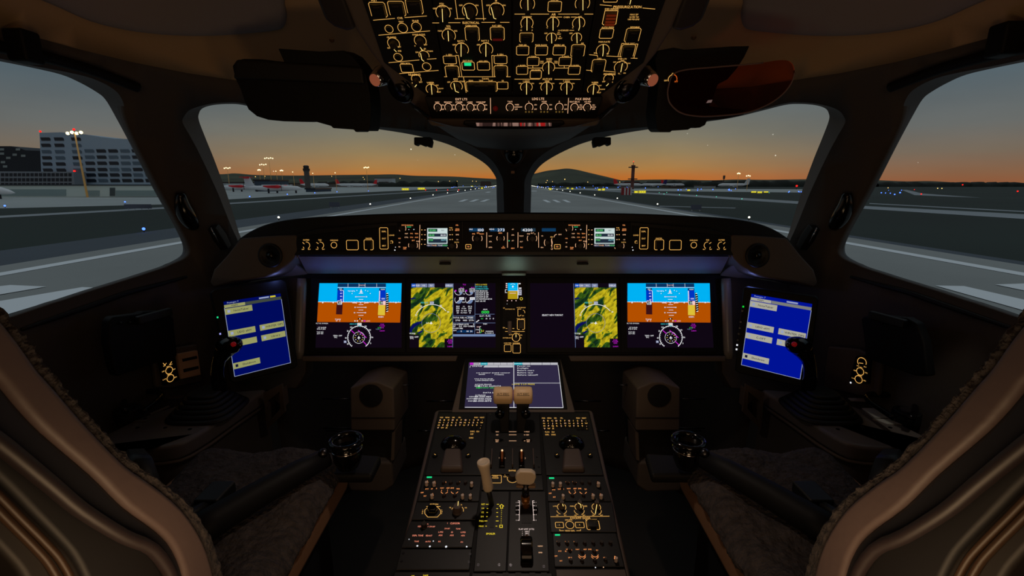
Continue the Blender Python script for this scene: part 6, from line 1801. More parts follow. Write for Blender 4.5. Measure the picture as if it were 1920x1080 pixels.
# ------------------------------------------------------------------ seats
SHEEP = mat('sheepskin_dark_brown', (62, 56, 56), .95, noise=.4, nscale=60, bump=1.0, bscale=90)
LEATH = mat('tan_seat_leather', (100, 84, 82), .55, bump=.25, bscale=18)
DSEAT = mat('dark_seat_shell', (30, 30, 36), .5)
ZQ = .79
def yz(px, py, X): p = atX(px, py, X); return (p.y, p.z)
for sg in (0, 1):
    m1 = -1 if not sg else 1; side = 'right' if sg else 'left'
    X = (lambda x: 1927 - x) if sg else (lambda x: x)
    xi = .42 * m1; xo = .86 * m1
    t = thing('pilot_seat', '%s pilot seat with sheepskin cover, tan leather edges and dark shell, cut by the frame' % side, 'seat', loc=(m1 * .63, .75, 0), group=None)
    # curves of the inner face (in the side plane), from top to bottom
    c0 = [(-60, 540), (0, 592), (40, 640), (75, 690), (110, 730), (170, 800), (240, 872), (290, 908), (345, 955), (385, 1018), (405, 1085), (415, 1150)]
    c1 = [(-110, 590), (-55, 640), (-20, 690), (8, 720), (45, 765), (90, 812), (180, 890), (240, 950), (300, 995), (330, 1030), (350, 1085), (355, 1150)]
    c2 = [(-220, 640), (-165, 690), (-120, 735), (-85, 770), (-40, 805), (0, 832), (90, 905), (150, 955), (230, 1005), (285, 1030), (322, 1085), (328, 1150)]
    c3 = [(-290, 660), (-230, 710), (-180, 755), (-140, 790), (-100, 825), (-60, 850), (5, 905), (60, 960), (112, 1012), (140, 1045), (165, 1095), (180, 1160)]
    c4 = [(x - 100, y + 30) for x, y in c3]
    def slab(name, front, back, xa, xb, m, bev, rnd=0):
        B = MB(); f_ = catmull(front, 3); b_ = catmull(back, 3); n = len(f_)
        a = [yz(p.x, p.y, -abs(xa)) for p in f_]; b = [yz(p.x, p.y, -abs(xa)) for p in b_]
        v = []
        for x_ in (xa, xb):
            v += [(x_ * m1, y, z) for y, z in a] + [(x_ * m1, y, z) for y, z in b]
        f = []
        for i in range(n - 1): f += [(i, i + 1, n + i + 1, n + i), (2 * n + i, 3 * n + i, 3 * n + i + 1, 2 * n + i + 1), (i, 2 * n + i, 2 * n + i + 1, i + 1), (n + i, n + i + 1, 3 * n + i + 1, 3 * n + i)]
        f += [(0, n, 3 * n, 2 * n), (n - 1, 3 * n - 1, 4 * n - 1, 2 * n - 1)]
        B.add(v, f, m); return B.build(name, t, world=True, bevel=bev, seg=3)
    # sheepskin: slightly ahead of the leather
    cs = [(x + 14, y - 7) for x, y in c0]; cs2 = [(x - 6, y + 4) for x, y in c0]
    o = slab('sheepskin_back_cover', cs, cs2, .425, .88, SHEEP, .01)
    o.modifiers.new('sub', 'SUBSURF').levels = 2; o.modifiers['sub'].render_levels = 2; o.modifiers['sub'].subdivision_type = 'SIMPLE'
    tx = bpy.data.textures.get('fuzz') or bpy.data.textures.new('fuzz', 'CLOUDS'); tx.noise_scale = .006
    d = o.modifiers.new('fuzz', 'DISPLACE'); d.texture = tx; d.strength = .007; d.texture_coords = 'GLOBAL'
    slab('leather_back', c0, c1, .42, .87, LEATH, .008)
    slab('inner_shell', [(x - 2, y + 2) for x, y in c1], c2, .425, .865, DSEAT, .01)
    slab('outer_shell', [(x, y) for x, y in c2], c3, .43, .86, mat('seat_rear_shell', (24, 22, 25), .6), .012)
    slab('rear_pad', c3, c4, .435, .85, mat('seat_rear_pad', (36, 30, 27), .6), .012)
    for dd in (26, 48):
        B = MB(); B.tube([(m1 * .433, *yz(p.x - dd, p.y + dd * .3, -.433)) for p in catmull(c3, 3)], .0035, mat('seat_rear_trim_bronze', (70, 48, 30), .5), 6); B.build('rear_piping', t, world=True, smooth='all')
    # piping cord between shell layers
    B = MB(); B.tube([(-.418 * -m1 if 0 else m1 * .421, *yz(p.x, p.y, -.421)) for p in catmull(c2, 3)], .007, mat('shell_edge_dark', (48, 38, 40), .5), 8); B.build('edge_piping', t, world=True, smooth='all')
    # cushion
    yf = 1.05; yb = .52
    B = MB(); B.box(m1 * .425, m1 * .80, yb, yf, ZQ - .11, ZQ - .005, mat('seat_cushion_leather', (150, 112, 84), .5, bump=.15, bscale=25)); B.build('seat_cushion', t, world=True, bevel=.02, seg=3)
    nx, ny = 26, 34; v = []
    random.seed(5 + sg)
    for j in range(ny + 1):
        for i in range(nx + 1):
            x_ = .412 + .385 * i / nx; y_ = yb + (yf + .012 - yb) * j / ny; e = min(i, nx - i) / 3; e2 = (ny - j) / 3
            dz = -.035 * (1 - min(1, e)) ** 2 - .04 * (1 - min(1, e2)) ** 2 + random.uniform(-.004, .004) + .008 * math.sin(x_ * 31) * math.sin(y_ * 23)
            v.append((m1 * (x_ + random.uniform(-.004, .004)), y_ + random.uniform(-.004, .004), ZQ + .004 + dz))
    B = MB(); B.add(v, [(j * (nx + 1) + i, j * (nx + 1) + i + 1, (j + 1) * (nx + 1) + i + 1, (j + 1) * (nx + 1) + i) for j in range(ny) for i in range(nx)], SHEEP)
    o = B.build('sheepskin_seat_cover', t, world=True, smooth='all'); s_ = o.modifiers.new('s', 'SOLIDIFY'); s_.thickness = .02; s_.offset = 0
    o.modifiers.new('sub', 'SUBSURF').render_levels = 2; d = o.modifiers.new('fuzz', 'DISPLACE'); d.texture = tx; d.strength = .007; d.texture_coords = 'GLOBAL'
    B = MB(); B.box(m1 * .46, m1 * .78, .55, 1.0, 0, ZQ - .11, DSEAT); B.build('seat_base', t, world=True, bevel=.02)
    # belt buckle
    tt = thing('belt_buckle', 'black seat belt buckle lying on the %s sheepskin cushion' % side, 'buckle'); q = atZ(X(405), 925, ZQ + .03); B = MB(); B.box(q.x - .025, q.x + .025, q.y - .035, q.y + .03, ZQ + .014, ZQ + .04, BLK); B.build('buckle_body', tt, bevel=.005); B = MB(); B.tube([(q.x, q.y - .03, ZQ + .025), (q.x - m1 * -.05, q.y - .12, ZQ + .02)], .012, BLK); B.build('belt_stub', tt, smooth='all')
    # lap strap at the outer side of the seat
    tt = thing('shoulder_strap', 'black webbing strap at the outer edge of the %s seat beside the console' % side, 'seat belt'); P = [atZ(X(x), y, z) for x, y, z in ((250, 862, ZQ + .05), (262, 880, ZQ + .06), (275, 905, ZQ + .03), (285, 930, ZQ + .01))]; B = MB(); B.tube(P, [.028, .03, .024, .02], BLK, 6); B.build('webbing', tt, smooth='all')
    # armrest with ring end
    tt = thing('armrest', 'long black armrest with round ring knob lying across the %s seat cushion' % side, 'armrest')
    za = ZQ + .05; P = [atZ(X(x), y, za) for x, y in ((612, 858), (560, 885), (480, 930), (400, 978), (350, 1010))]; B = MB(); B.tube(P, [.022, .026, .028, .03, .032], BLK2, 10); B.build('arm', tt, smooth='all')
    c = atZ(X(650) + (13 if sg else 0), 838, za + .01); ring = .034
    B = MB(); B.tube([(c.x + ring * math.cos(R(a_)), c.y + ring * math.sin(R(a_)), za + .025) for a_ in range(0, 360, 15)], .007, GLOSSBLK, 10, True); B.build('ring', tt, smooth='all')
    B = MB(); B.lathe([(.024, -.04), (.032, -.02), (.034, .0), (.034, .022), (.029, .022), (.027, -.01), (.001, -.012)], GLOSSBLK, 30, (c.x, c.y, za)); B.build('cup', tt, smooth='all')
    B = MB(); B.lathe([(.0345, .0), (.0352, .002), (.0345, .004)], CHROME, 30, (c.x, c.y, za + .004)); B.build('bright_band', tt, smooth='all')
    B = MB(); B.lathe([(.012, 0), (.013, .01), (.001, .014)], mat('bronze_cap', (130, 95, 70), .25, .8), 16, (c.x, c.y, za - .004)); B.build('centre_cap', tt, smooth='all')
    B = MB(); q = atZ(X(606), 850, za + .02); B.sphere(q, .011, STEEL, 8); B.build('end_button', tt, smooth='all')
    B = MB(); q = atZ(X(665), 872, ZQ); B.prism([(q.x - .06, q.y - .03), (q.x + .05, q.y - .03), (q.x + .05, q.y + .05), (q.x - .05, q.y + .06)], ZQ - .03, ZQ - .005, BLK2); B.build('pad', tt, bevel=.008)
# ------------------------------------------------------------------ airfield outside
GRASS = mat('dark_airfield_grass', (29, 42, 36), .95, noise=.3, nscale=.02)
RWY = mat('runway_concrete', (150, 152, 150), .8, noise=.12, nscale=.06)
ASPH = mat('dark_shoulder_asphalt', (74, 82, 92), .85, noise=.12, nscale=.05)
APR = mat('apron_concrete', (172, 178, 178), .85, noise=.08, nscale=.03)
TAXI = mat('taxiway_concrete', (150, 156, 162), .85, noise=.08, nscale=.05)
PAINT = mat('white_runway_paint', (238, 242, 246), .7)
def struct(o): o['kind'] = 'structure'; return o
def flat(name, polys, m, z):
    B = MB()
    for P in polys: B.add([(p[0], p[1], GZ + z) for p in P], [tuple(range(len(P)))], m)
    # face up
    me_ = None
    o = B.build(name); struct(o)
    for p in o.data.polygons:
        if p.normal.z < 0: p.flip()
    return o
flat('grass_field', [[(-9000, -500), (9000, -500), (9000, 9000), (-9000, 9000)]], GRASS, 0)
flat('runway_shoulder', [[(-37, -300), (31.5, -300), (31.5, 2600), (-37, 2600)]], ASPH, .02)
flat('runway', [[(-30, -300), (30, -300), (30, 2600), (-30, 2600)]], RWY, .04)
flat('runway_edge_line', [[(-27.6, -300), (-26.6, -300), (-26.6, 2600), (-27.6, 2600)]], PAINT, .06)
flat('runway_edge_line', [[(26.4, -300), (27.4, -300), (27.4, 2600), (26.4, 2600)]], PAINT, .06)
def gq(pts): return [G(*p) for p in pts]
k = 0
bars = [[(858.4 + d, 378.6), (867.2 + d, 378.6), (878.7 + d, 374.3), (870.9 + d, 374.3)] for d in (0, 20.4, 40.5)] + [[(1016.7 + d, 375.2), (1024 + d, 375.2), (1033.7 + d * 1.02, 380), (1026 + d * 1.02, 380)] for d in (0, 18.2, 37)]
bars += [[(20, 537), (88, 540), (-40, 562), (-150, 556)], [(155, 541), (178, 542), (-60, 616), (-190, 600)], [(1753, 538), (1807, 539), (2020, 588), (1960, 597)], [(1865, 536), (1925, 534), (2050, 552), (1990, 562)]]
bars += [[(909, 361.2), (917, 361.2), (921, 359.8), (914, 359.8)], [(996, 358), (1006, 358), (1007, 359), (996, 359)]]
for b_ in bars:
    o = flat('runway_marking_bar', [gq(b_)], PAINT, .07)
# apron and taxiways
flat('apron', [gq([(-300, 400), (0, 391), (330, 383), (430, 374), (560, 366), (700, 360), (860, 352.5), (925, 349), (700, 349.5), (430, 355), (-300, 362)])], APR, .03)
flat('taxiway', [gq([(-300, 424), (0, 405), (330, 387.5), (430, 380.5), (700, 364.5), (860, 355), (870, 355.6), (700, 366), (430, 383), (330, 390.5), (0, 409), (-300, 430)])], TAXI, .035)
flat('taxiway', [gq([(1040, 353), (1240, 362), (1504, 378), (1630, 387), (1920, 402), (2200, 417), (2200, 428), (1920, 411), (1630, 392.5), (1504, 383), (1240, 365.5), (1060, 354)])], TAXI, .035)
flat('taxiway', [gq([(1000, 353), (1520, 355), (1600, 362), (1240, 358.5), (1010, 355)])], APR, .03)
flat('taxiway', [gq([(1630, 381), (1920, 396), (1920, 398), (1630, 382.5)])], TAXI, .035)
flat('taxiway', [gq([(1690, 356), (1715, 366), (1840, 371), (1730, 363), (1700, 356)])], TAXI, .035)
flat('taxiway', [gq([(1236, 386.2), (1380, 389.8), (1378, 391), (1236, 387.4)])], TAXI, .035)

# hills on the skyline
HILL = mat('dark_hill_grass', (62, 66, 46), .95, noise=.6, nscale=.0035)
def ridge(name, px, D, front, foot=0):
    B = MB(); v = []; n = len(px)
    Q = catmull(px, 5); 
    for q in Q:
        t = at(q.x, q.y, D); b = (t.x, D * front); 
        v += [(t.x * front * 1.0, D * front, GZ + .1 if not foot else GZ), (t.x * (front + (1 - front) * .5), D * (front + (1 - front) * .5), GZ + max(t.z - GZ, 1) * .45), (t.x, D, t.z), (t.x * 1.15, D * 1.15, GZ)]
    m_ = len(Q); B.add(v, [(i * 4 + j, (i + 1) * 4 + j, (i + 1) * 4 + j + 1, i * 4 + j + 1) for i in range(m_ - 1) for j in range(3)], HILL)
    o = B.build(name, smooth='all'); return struct(o)
ridge('distant_hills', [(-400, 340), (-60, 334), (200, 330), (400, 327), (440, 325), (480, 328), (560, 329), (640, 328), (700, 327.5), (740, 327), (780, 329.5), (850, 331), (900, 334), (963, 337), (1000, 337)], 3200, .6)
ridge('distant_hill', [(880, 345), (940, 336), (995, 327), (1024, 320.5), (1044, 318), (1062, 316), (1080, 318), (1110, 325), (1140, 332), (1165, 338), (1190, 341), (1230, 345)], 2600, .62)
ridge('distant_hills', [(1120, 341), (1165, 338), (1250, 336.5), (1330, 338), (1380, 336.5), (1440, 337), (1517, 336), (1600, 336), (1660, 338.5), (1700, 340), (1745, 339.5), (1800, 342.5), (1860, 343.5), (1960, 343), (2300, 343)], 3000, .6)
# bushy tree belt, uncountable
TRB = mat('dark_tree_foliage', (26, 32, 26), .95)
def belt(name, label, x0, x1, Y, h, depth=30):
    random.seed(int(x0)); B = MB(); n = int(abs(x1 - x0) / 7); v = []; 
    for i in range(n + 1):
        x = x0 + (x1 - x0) * i / n; hh = h * random.uniform(.65, 1.1)
        for yy, zz in ((0, 0), (2, .6), (8, 1), (depth * .7, .95), (depth, 0)): v.append((x, Y + yy + random.uniform(-2, 2), GZ + hh * zz))
    B.add(v, [(i * 5 + j, (i + 1) * 5 + j, (i + 1) * 5 + j + 1, i * 5 + j + 1) for i in range(n) for j in range(4)], TRB); o = B.build(name, smooth='all'); tag(o, label, 'trees', kind='stuff')
def XW(px, Y): return at(px, 345, Y).x
belt('tree_belt', 'dark band of trees behind the parked aircraft on the left', XW(560, 700), XW(845, 700), 760, 9)
belt('tree_belt', 'dark band of trees below the round hill right of the centre post', XW(1010, 900), XW(1160, 900), 900, 8)
belt('tree_belt', 'dark band of trees behind the right hand apron', XW(1200, 650) * 1.15, XW(1530, 650) * 1.15, 748, 10)
belt('tree_belt', 'dark tree line beyond the taxiway in the right side window', XW(1650, 800), XW(2300, 800), 800, 8)

# hotel block, side building, car park, low terminal (left side window)
YB = 185
FB = Fr((0, YB, GZ), 0)
HOT = mat('hotel_bluegrey_facade', (168, 188, 208), .8); HW = mat('hotel_dark_window', (34, 44, 56), .4); HB = mat('hotel_blind_window', (96, 116, 134), .5)
def bprism(name, root, F, pts, d, m, z=0, bevel=0):
    B = MB(); B.prism([F.l(*p) for p in pts], -d, z, m); return B.build(name, root, bevel=bevel)
t = thing('hotel_building', 'tall blue-grey block with rows of rounded windows in the left side window', 'building', FB.M)
bprism('facade', t, FB, [(79, 362), (74, 249), (115, 248), (160, 252), (190, 257), (215, 260), (262, 261), (330, 262), (330, 360)], 18, HOT)
random.seed(11)
def rwin(cx, cy, w=19, h=6.2):
    return [(cx - w / 2, cy - h / 2), (cx + w / 2 - 3, cy - h / 2), (cx + w / 2 - .5, cy - h / 2 + 2), (cx + w / 2, cy + h / 2), (cx - w / 2 + 2, cy + h / 2)]
for k, cx in enumerate((85.5, 110.5, 142.6)):
    for cy in (260.7, 272.4, 284.4, 296, 307.4, 319): bprism('window', t, FB, rwin(cx + (cy - 260) * .075, cy), .0, HW if random.random() < .6 else HB, .12)
for cx in (167.6, 189.8, 212, 234.3, 256, 278):
    for cy in (283, 294.6, 306, 317.8, 328, 338.5): bprism('window', t, FB, rwin(cx + (cy - 283) * .07, cy), .0, HW if random.random() < .55 else HB, .12)
FB2 = Fr((0, 210, GZ), 0)
t = thing('dark_office_building', 'dark curved-roof building left of the tall block in the left side window', 'building', FB2.M)
DKB2 = mat('dark_office_facade', (30, 36, 46), .6)
bprism('facade', t, FB2, [(-60, 358), (-60, 274), (20, 274), (35, 277), (48, 282), (80, 283), (84, 358)], 20, DKB2)
for x, y in ((4, 280), (4, 288), (16, 296), (6, 304), (28, 290), (34, 280), (-12, 290), (44, 292), (10, 312)): bprism('window', t, FB2, [(x - 4, y - 2), (x + 4, y - 2), (x + 4, y + 2.2), (x - 4, y + 2.2)], 0, mat('office_lit_window', (150, 160, 160), .5), .12)
FB3 = Fr((0, 178, GZ), 0)
t = thing('car_park_building', 'grey multi-storey car park with rows of square openings in front of the hotel', 'building', FB3.M)
CPK = mat('car_park_concrete', (150, 158, 168), .8)
bprism('deck_block', t, FB3, [(-60, 362), (-60, 321), (138, 322), (141, 362)], 5, CPK)
for r_, (ya, yb) in enumerate(((324.5, 330.5), (334, 340), (343, 346.5))):
    for i in range(17):
        x = 5 + i * 7.9; bprism('opening', t, FB3, [(x - 2.9, ya), (x + 2.9, ya), (x + 2.9, yb), (x - 2.9, yb)], 0, HW, .1)
FB4 = Fr((0, 170, GZ), 0)
t = thing('low_terminal_building', 'long low pale building with dark doors along the apron edge at left', 'building', FB4.M)
bprism('wall', t, FB4, [(-200, 371), (-200, 347), (312, 347), (318, 368.5)], 6, mat('pale_terminal_wall', (216, 226, 220), .8))
bprism('roof_edge', t, FB4, [(-200, 348), (-200, 346), (312, 346), (312, 348)], 6.4, mat('terminal_roof_dark', (50, 58, 66), .7), .3)
for x0, x1, y0, m in ((-60, 124, 355, 'g'), (162, 187, 357, 'g'), (206, 216, 352, 'd'), (217, 300, 357, 'g')):
    bprism('door_panel', t, FB4, [(x0, 367.5), (x0, y0), (x1, y0), (x1, 367.5)], 0, mat('terminal_door_grey', (150, 168, 168), .8) if m == 'g' else mat('terminal_door_dark', (80, 88, 90), .8), .1)

# apron floodlight masts
BULB = emis('floodlight_bulb', (255, 226, 165), 3.2, 'NONE'); POLE = mat('glowing_mast_paint', (214, 170, 110), .6, emit=(120, 86, 40), es=.35)  # poles carry a faint warm glow mixed into their paint
def mast(px, py, Y, n=4, spread=8, label=None, thick=.25, size=.35, group='floodlight masts on the apron'):
    p = at(px, py, Y); t = thing('floodlight_mast', label, 'floodlight', loc=(p.x, p.y, GZ), group=group)
    B = MB(); B.tube([(p.x, p.y, GZ), p], [thick, thick * .6], POLE, 8); B.build('pole', t, world=True, smooth='all')
    m_ = Y / FPX
    if thick > .3: B = MB(); B.sphere((p.x, p.y, p.z + 1.3), .38, emis('red_stop_bulb', (255, 30, 25), 2.2, 'NONE'), 6); B.build('red_beacon', t, world=True, smooth='all'); B = MB(); B.tube([p, (p.x, p.y, p.z + 1.2)], .08, STEEL, 6); B.build('beacon_stem', t, world=True)
    B = MB(); B.tube([(p.x - spread * m_ * .5, p.y, p.z), (p.x + spread * m_ * .5, p.y, p.z)], thick * .5, STEEL, 6); B.build('crossbar', t, world=True)
    for i in range(n):
        q = p.x + spread * m_ * (i / max(n - 1, 1) - .5); B = MB(); B.sphere((q, p.y - .1, p.z + (.3 if i % 2 else 0)), size, BULB, 6); B.build('lamp_head', t, world=True, smooth='all')
mast(140, 250, 167.5, 4, 24, 'tall amber floodlight mast with two bright heads in front of the blue-grey block', .35, .55)
for x, y, n, s_, lab in ((426, 315.5, 4, 10, 'floodlight mast leftmost in the left windscreen'), (504, 297, 5, 14, 'highest floodlight cluster in the left windscreen'), (493, 309, 4, 11, 'second highest floodlight cluster in the left windscreen'), (486, 319, 3, 4, 'bright tight floodlight below the two highest clusters at left'), (528, 320, 3, 4, 'bright tight floodlight just left of the control tower'), (518, 321, 1, 1, 'faint single floodlight beside the bright tight one at left'), (549.5, 322.5, 1, 1, 'faint floodlight just left of the dark control tower'), (587, 325, 1, 1, 'faint floodlight touching the right of the control tower'), (629, 324, 1, 1, 'faint floodlight midway between control tower and right mast'), (687, 314.5, 4, 8, 'floodlight mast right of the control tower over the parked jets'), (1385, 325.5, 3, 4, 'bright tight floodlight over the right hand apron'), (1403, 330, 3, 6, 'small row floodlight right of the bright one over the right apron')):
    mast(x, y, 330, n, s_, lab, .16, .4 if n > 1 else .3)
# control towers
FT1 = at(577, 345, 455)
t = thing('control_tower', 'dark control tower with wider cab left of the tree belt', 'tower', loc=(FT1.x, 455, GZ)); TW = mat('tower_dark_concrete', (92, 84, 80), .8)
zt = at(577, 310, 455).z - GZ
B = MB(); B.lathe([(2.7, 0), (2.6, zt * .72), (3.2, zt * .78)], TW, 8); B.build('shaft', t)
B = MB(); B.lathe([(3.3, zt * .78), (3.4, zt * .86), (2.6, zt * .87), (2.8, zt * .97), (1.6, zt)], mat('tower_cab_dark', (40, 36, 40), .4), 8); B.build('cab', t)
q = at(1188, 303, 420); t = thing('radar_mast', 'slender radar mast with two platforms and red top light, right windscreen', 'tower', loc=(q.x, 420, GZ)); zt = q.z - GZ
B = MB(); B.lathe([(1.5, 0), (1.5, zt * .82), (1.9, zt * .83), (1.9, zt * .87), (.5, zt * .88)], mat('mast_reddish_steel', (120, 70, 60), .7), 8); B.build('mast_shaft', t)
for f_ in (.36, .78): B = MB(); B.lathe([(4.2, zt * f_), (4.2, zt * f_ + .8)], STEEL, 12); B.build('platform', t)
B = MB(); B.tube([(0, 0, zt * .87), (0, 0, zt)], .25, STEEL); B.build('antenna', t)
B = MB(); B.sphere((0, 0, zt), .5, emis('red_beacon', (255, 60, 40), 2, 'NONE'), 6); B.build('beacon', t)
q = at(1358, 329, 600); t = thing('antenna_mast', 'small dark antenna mast on the skyline of the right apron', 'mast', loc=(q.x, 600, GZ)); zt = q.z - GZ
B = MB(); B.lathe([(.5, 0), (.5, zt * .7), (1.4, zt * .72), (1.4, zt), (.4, zt)], TW, 8); B.build('mast_shaft', t)
t = thing('chequered_cabin', 'small red and white striped cabin on the grass below the radar mast', 'hut', loc=(*at(1176, 360, 205).xy, GZ))
q = at(1176, 360, 205); w = 17 * 205 / FPX
for i in range(6):
    B = MB(); B.box(-w / 2 + i * w / 6, -w / 2 + (i + 1) * w / 6, 0, 3, 0, 3.2, mat('cabin_red', (170, 30, 36), .7) if i % 2 == 0 else mat('cabin_white', (225, 225, 225), .7)); B.build('stripe_board', t)

# aircraft
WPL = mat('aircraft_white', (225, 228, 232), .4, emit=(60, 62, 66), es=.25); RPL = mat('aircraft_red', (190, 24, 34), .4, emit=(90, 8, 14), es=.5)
def loft(B, secs, m, n=14):
    v = []
    for x, y, z, ry, rz in secs:
        for i in range(n): v.append((x, y + ry * math.cos(2 * math.pi * i / n), z + rz * math.sin(2 * math.pi * i / n)))
    f = [(k_ * n + i, k_ * n + (i + 1) % n, (k_ + 1) * n + (i + 1) % n, (k_ + 1) * n + i) for k_ in range(len(secs) - 1) for i in range(n)] + [tuple(range(n)), tuple(range((len(secs) - 1) * n, len(secs) * n))]
    B.add(v, f, m)
def turboprop(px, Y, label, sc_=1):
    q = at(px, 345, Y); t = thing('turboprop_aircraft', label, 'aircraft', loc=(q.x, Y, GZ), group='parked red and white turboprops')
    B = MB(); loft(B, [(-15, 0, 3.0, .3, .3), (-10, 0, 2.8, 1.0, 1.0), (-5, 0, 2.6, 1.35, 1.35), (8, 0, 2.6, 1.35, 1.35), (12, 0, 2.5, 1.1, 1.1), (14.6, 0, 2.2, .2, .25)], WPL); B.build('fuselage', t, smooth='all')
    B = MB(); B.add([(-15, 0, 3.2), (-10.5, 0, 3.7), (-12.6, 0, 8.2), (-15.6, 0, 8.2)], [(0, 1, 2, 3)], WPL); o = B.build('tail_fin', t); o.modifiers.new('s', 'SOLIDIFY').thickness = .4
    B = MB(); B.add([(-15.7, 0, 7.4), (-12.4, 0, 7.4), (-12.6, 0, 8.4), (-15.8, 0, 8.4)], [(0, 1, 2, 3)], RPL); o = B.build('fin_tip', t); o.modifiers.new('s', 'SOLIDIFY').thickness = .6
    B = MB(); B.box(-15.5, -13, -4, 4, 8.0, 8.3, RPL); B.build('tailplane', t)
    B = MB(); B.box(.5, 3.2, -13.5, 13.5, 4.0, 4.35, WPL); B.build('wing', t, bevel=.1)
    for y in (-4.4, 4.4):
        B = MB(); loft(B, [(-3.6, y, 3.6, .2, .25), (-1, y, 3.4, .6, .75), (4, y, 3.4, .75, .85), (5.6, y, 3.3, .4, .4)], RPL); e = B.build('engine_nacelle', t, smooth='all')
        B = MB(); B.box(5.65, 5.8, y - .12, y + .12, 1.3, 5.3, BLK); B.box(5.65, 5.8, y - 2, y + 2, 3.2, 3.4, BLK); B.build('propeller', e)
    for x, y in ((-1, -4.4), (-1, 4.4), (11, 0)): B = MB(); B.box(x - .4, x + .4, y - .2, y + .2, 0, 2.4, STEEL); B.build('landing_gear', t)
    return t
turboprop(514, 245, 'parked red and white turboprop, its nose clear of the other one')
turboprop(447, 290, 'parked red and white turboprop, half hidden by the left windscreen pillar')
def jet(px, Y, label, flip=1, fin=RPL, L_=34):
    q = at(px, 345, Y); t = thing('airliner', label, 'aircraft', loc=(q.x, Y, GZ), group='distant parked airliners'); k_ = L_ / 34 * flip
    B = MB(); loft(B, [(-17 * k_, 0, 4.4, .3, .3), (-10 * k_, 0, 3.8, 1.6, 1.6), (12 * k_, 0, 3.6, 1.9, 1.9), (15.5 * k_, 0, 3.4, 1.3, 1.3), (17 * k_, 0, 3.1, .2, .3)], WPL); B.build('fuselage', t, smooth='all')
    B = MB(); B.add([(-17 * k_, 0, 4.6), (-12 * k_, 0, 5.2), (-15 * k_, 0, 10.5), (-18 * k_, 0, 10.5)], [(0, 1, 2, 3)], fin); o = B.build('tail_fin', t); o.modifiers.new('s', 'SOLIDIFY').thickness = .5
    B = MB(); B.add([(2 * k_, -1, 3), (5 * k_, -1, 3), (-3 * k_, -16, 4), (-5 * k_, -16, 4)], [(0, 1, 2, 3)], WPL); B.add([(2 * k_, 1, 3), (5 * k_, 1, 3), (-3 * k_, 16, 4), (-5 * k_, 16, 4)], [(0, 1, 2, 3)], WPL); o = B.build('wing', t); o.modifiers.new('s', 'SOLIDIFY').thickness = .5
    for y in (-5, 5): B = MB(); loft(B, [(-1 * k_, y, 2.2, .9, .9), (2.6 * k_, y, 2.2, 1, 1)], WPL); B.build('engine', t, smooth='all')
jet(590, 560, 'distant white airliner between turboprops and control tower'); jet(655, 600, 'distant red-tailed airliner right of the control tower'); jet(684, 665, 'distant red-tailed airliner below the floodlight mast', -1)
jet(1178, 560, 'distant airliner with red tail below the radar mast'); jet(1225, 620, 'distant airliner with blue tail right of the radar mast', -1, mat('tail_blue', (40, 40, 120), .5)); jet(1375, 520, 'distant white airliner below the bright floodlight on the right apron', -1, WPL); jet(1262, 690, 'distant red-tailed airliner left of the antenna mast', 1)
t = thing('parked_aircraft_nose', 'white aircraft nose entering the left edge of the left side window', 'aircraft', loc=(*at(4, 364, 150).xy, GZ)); q = at(-8, 364, 150)
B = MB(); loft(B, [(-9, 0, 3.0, 1.3, 1.3), (0, 0, 2.6, 1.2, 1.2), (2.6, 0, 2.2, .7, .7), (4.2, 0, 1.9, .1, .1)], WPL); B.build('nose', t, smooth='all'); B = MB(); B.box(-1, -.6, -.2, .2, 0, 1.6, STEEL); B.build('landing_gear', t)
# low airport buildings behind the aprons
def lowb(x0, x1, y0, Y, label, m):
    a = at(x0, y0, Y); b = at(x1, y0, Y); t = thing('apron_building', label, 'building', loc=(a.x, Y, GZ)); B = MB(); B.box(0, b.x - a.x, 0, 25, 0, a.z - GZ, m); B.build('hall', t); B = MB(); B.box(-.5, b.x - a.x + .5, -.5, 25, a.z - GZ - .9, a.z - GZ, STEEL); B.build('roof_edge', t)
LB1 = mat('hangar_bluegrey', (74, 88, 104), .8); LB2 = mat('terminal_taupe', (120, 110, 104), .8); LB3 = mat('white_shed', (190, 196, 200), .8)
lowb(476, 505, 336.5, 300, 'blue-grey hangar behind the turboprop tail', LB1); lowb(410, 475, 341, 345, 'grey hangar at the left windscreen pillar behind the turboprops', LB3); lowb(530, 700, 343.5, 720, 'long taupe terminal behind the parked jets on the left', LB2)
lowb(1254, 1282, 349.5, 520, 'small pale shed right of the radar mast', LB2); lowb(1318, 1342, 347, 520, 'pale terminal block left of the white airliner', LB3); lowb(702, 735, 333.5, 900, 'pale house row on the slope behind the left tree belt', LB3)
lowb(573, 590, 352.5, 280, 'dark grey cabin on the apron under the control tower', LB1)
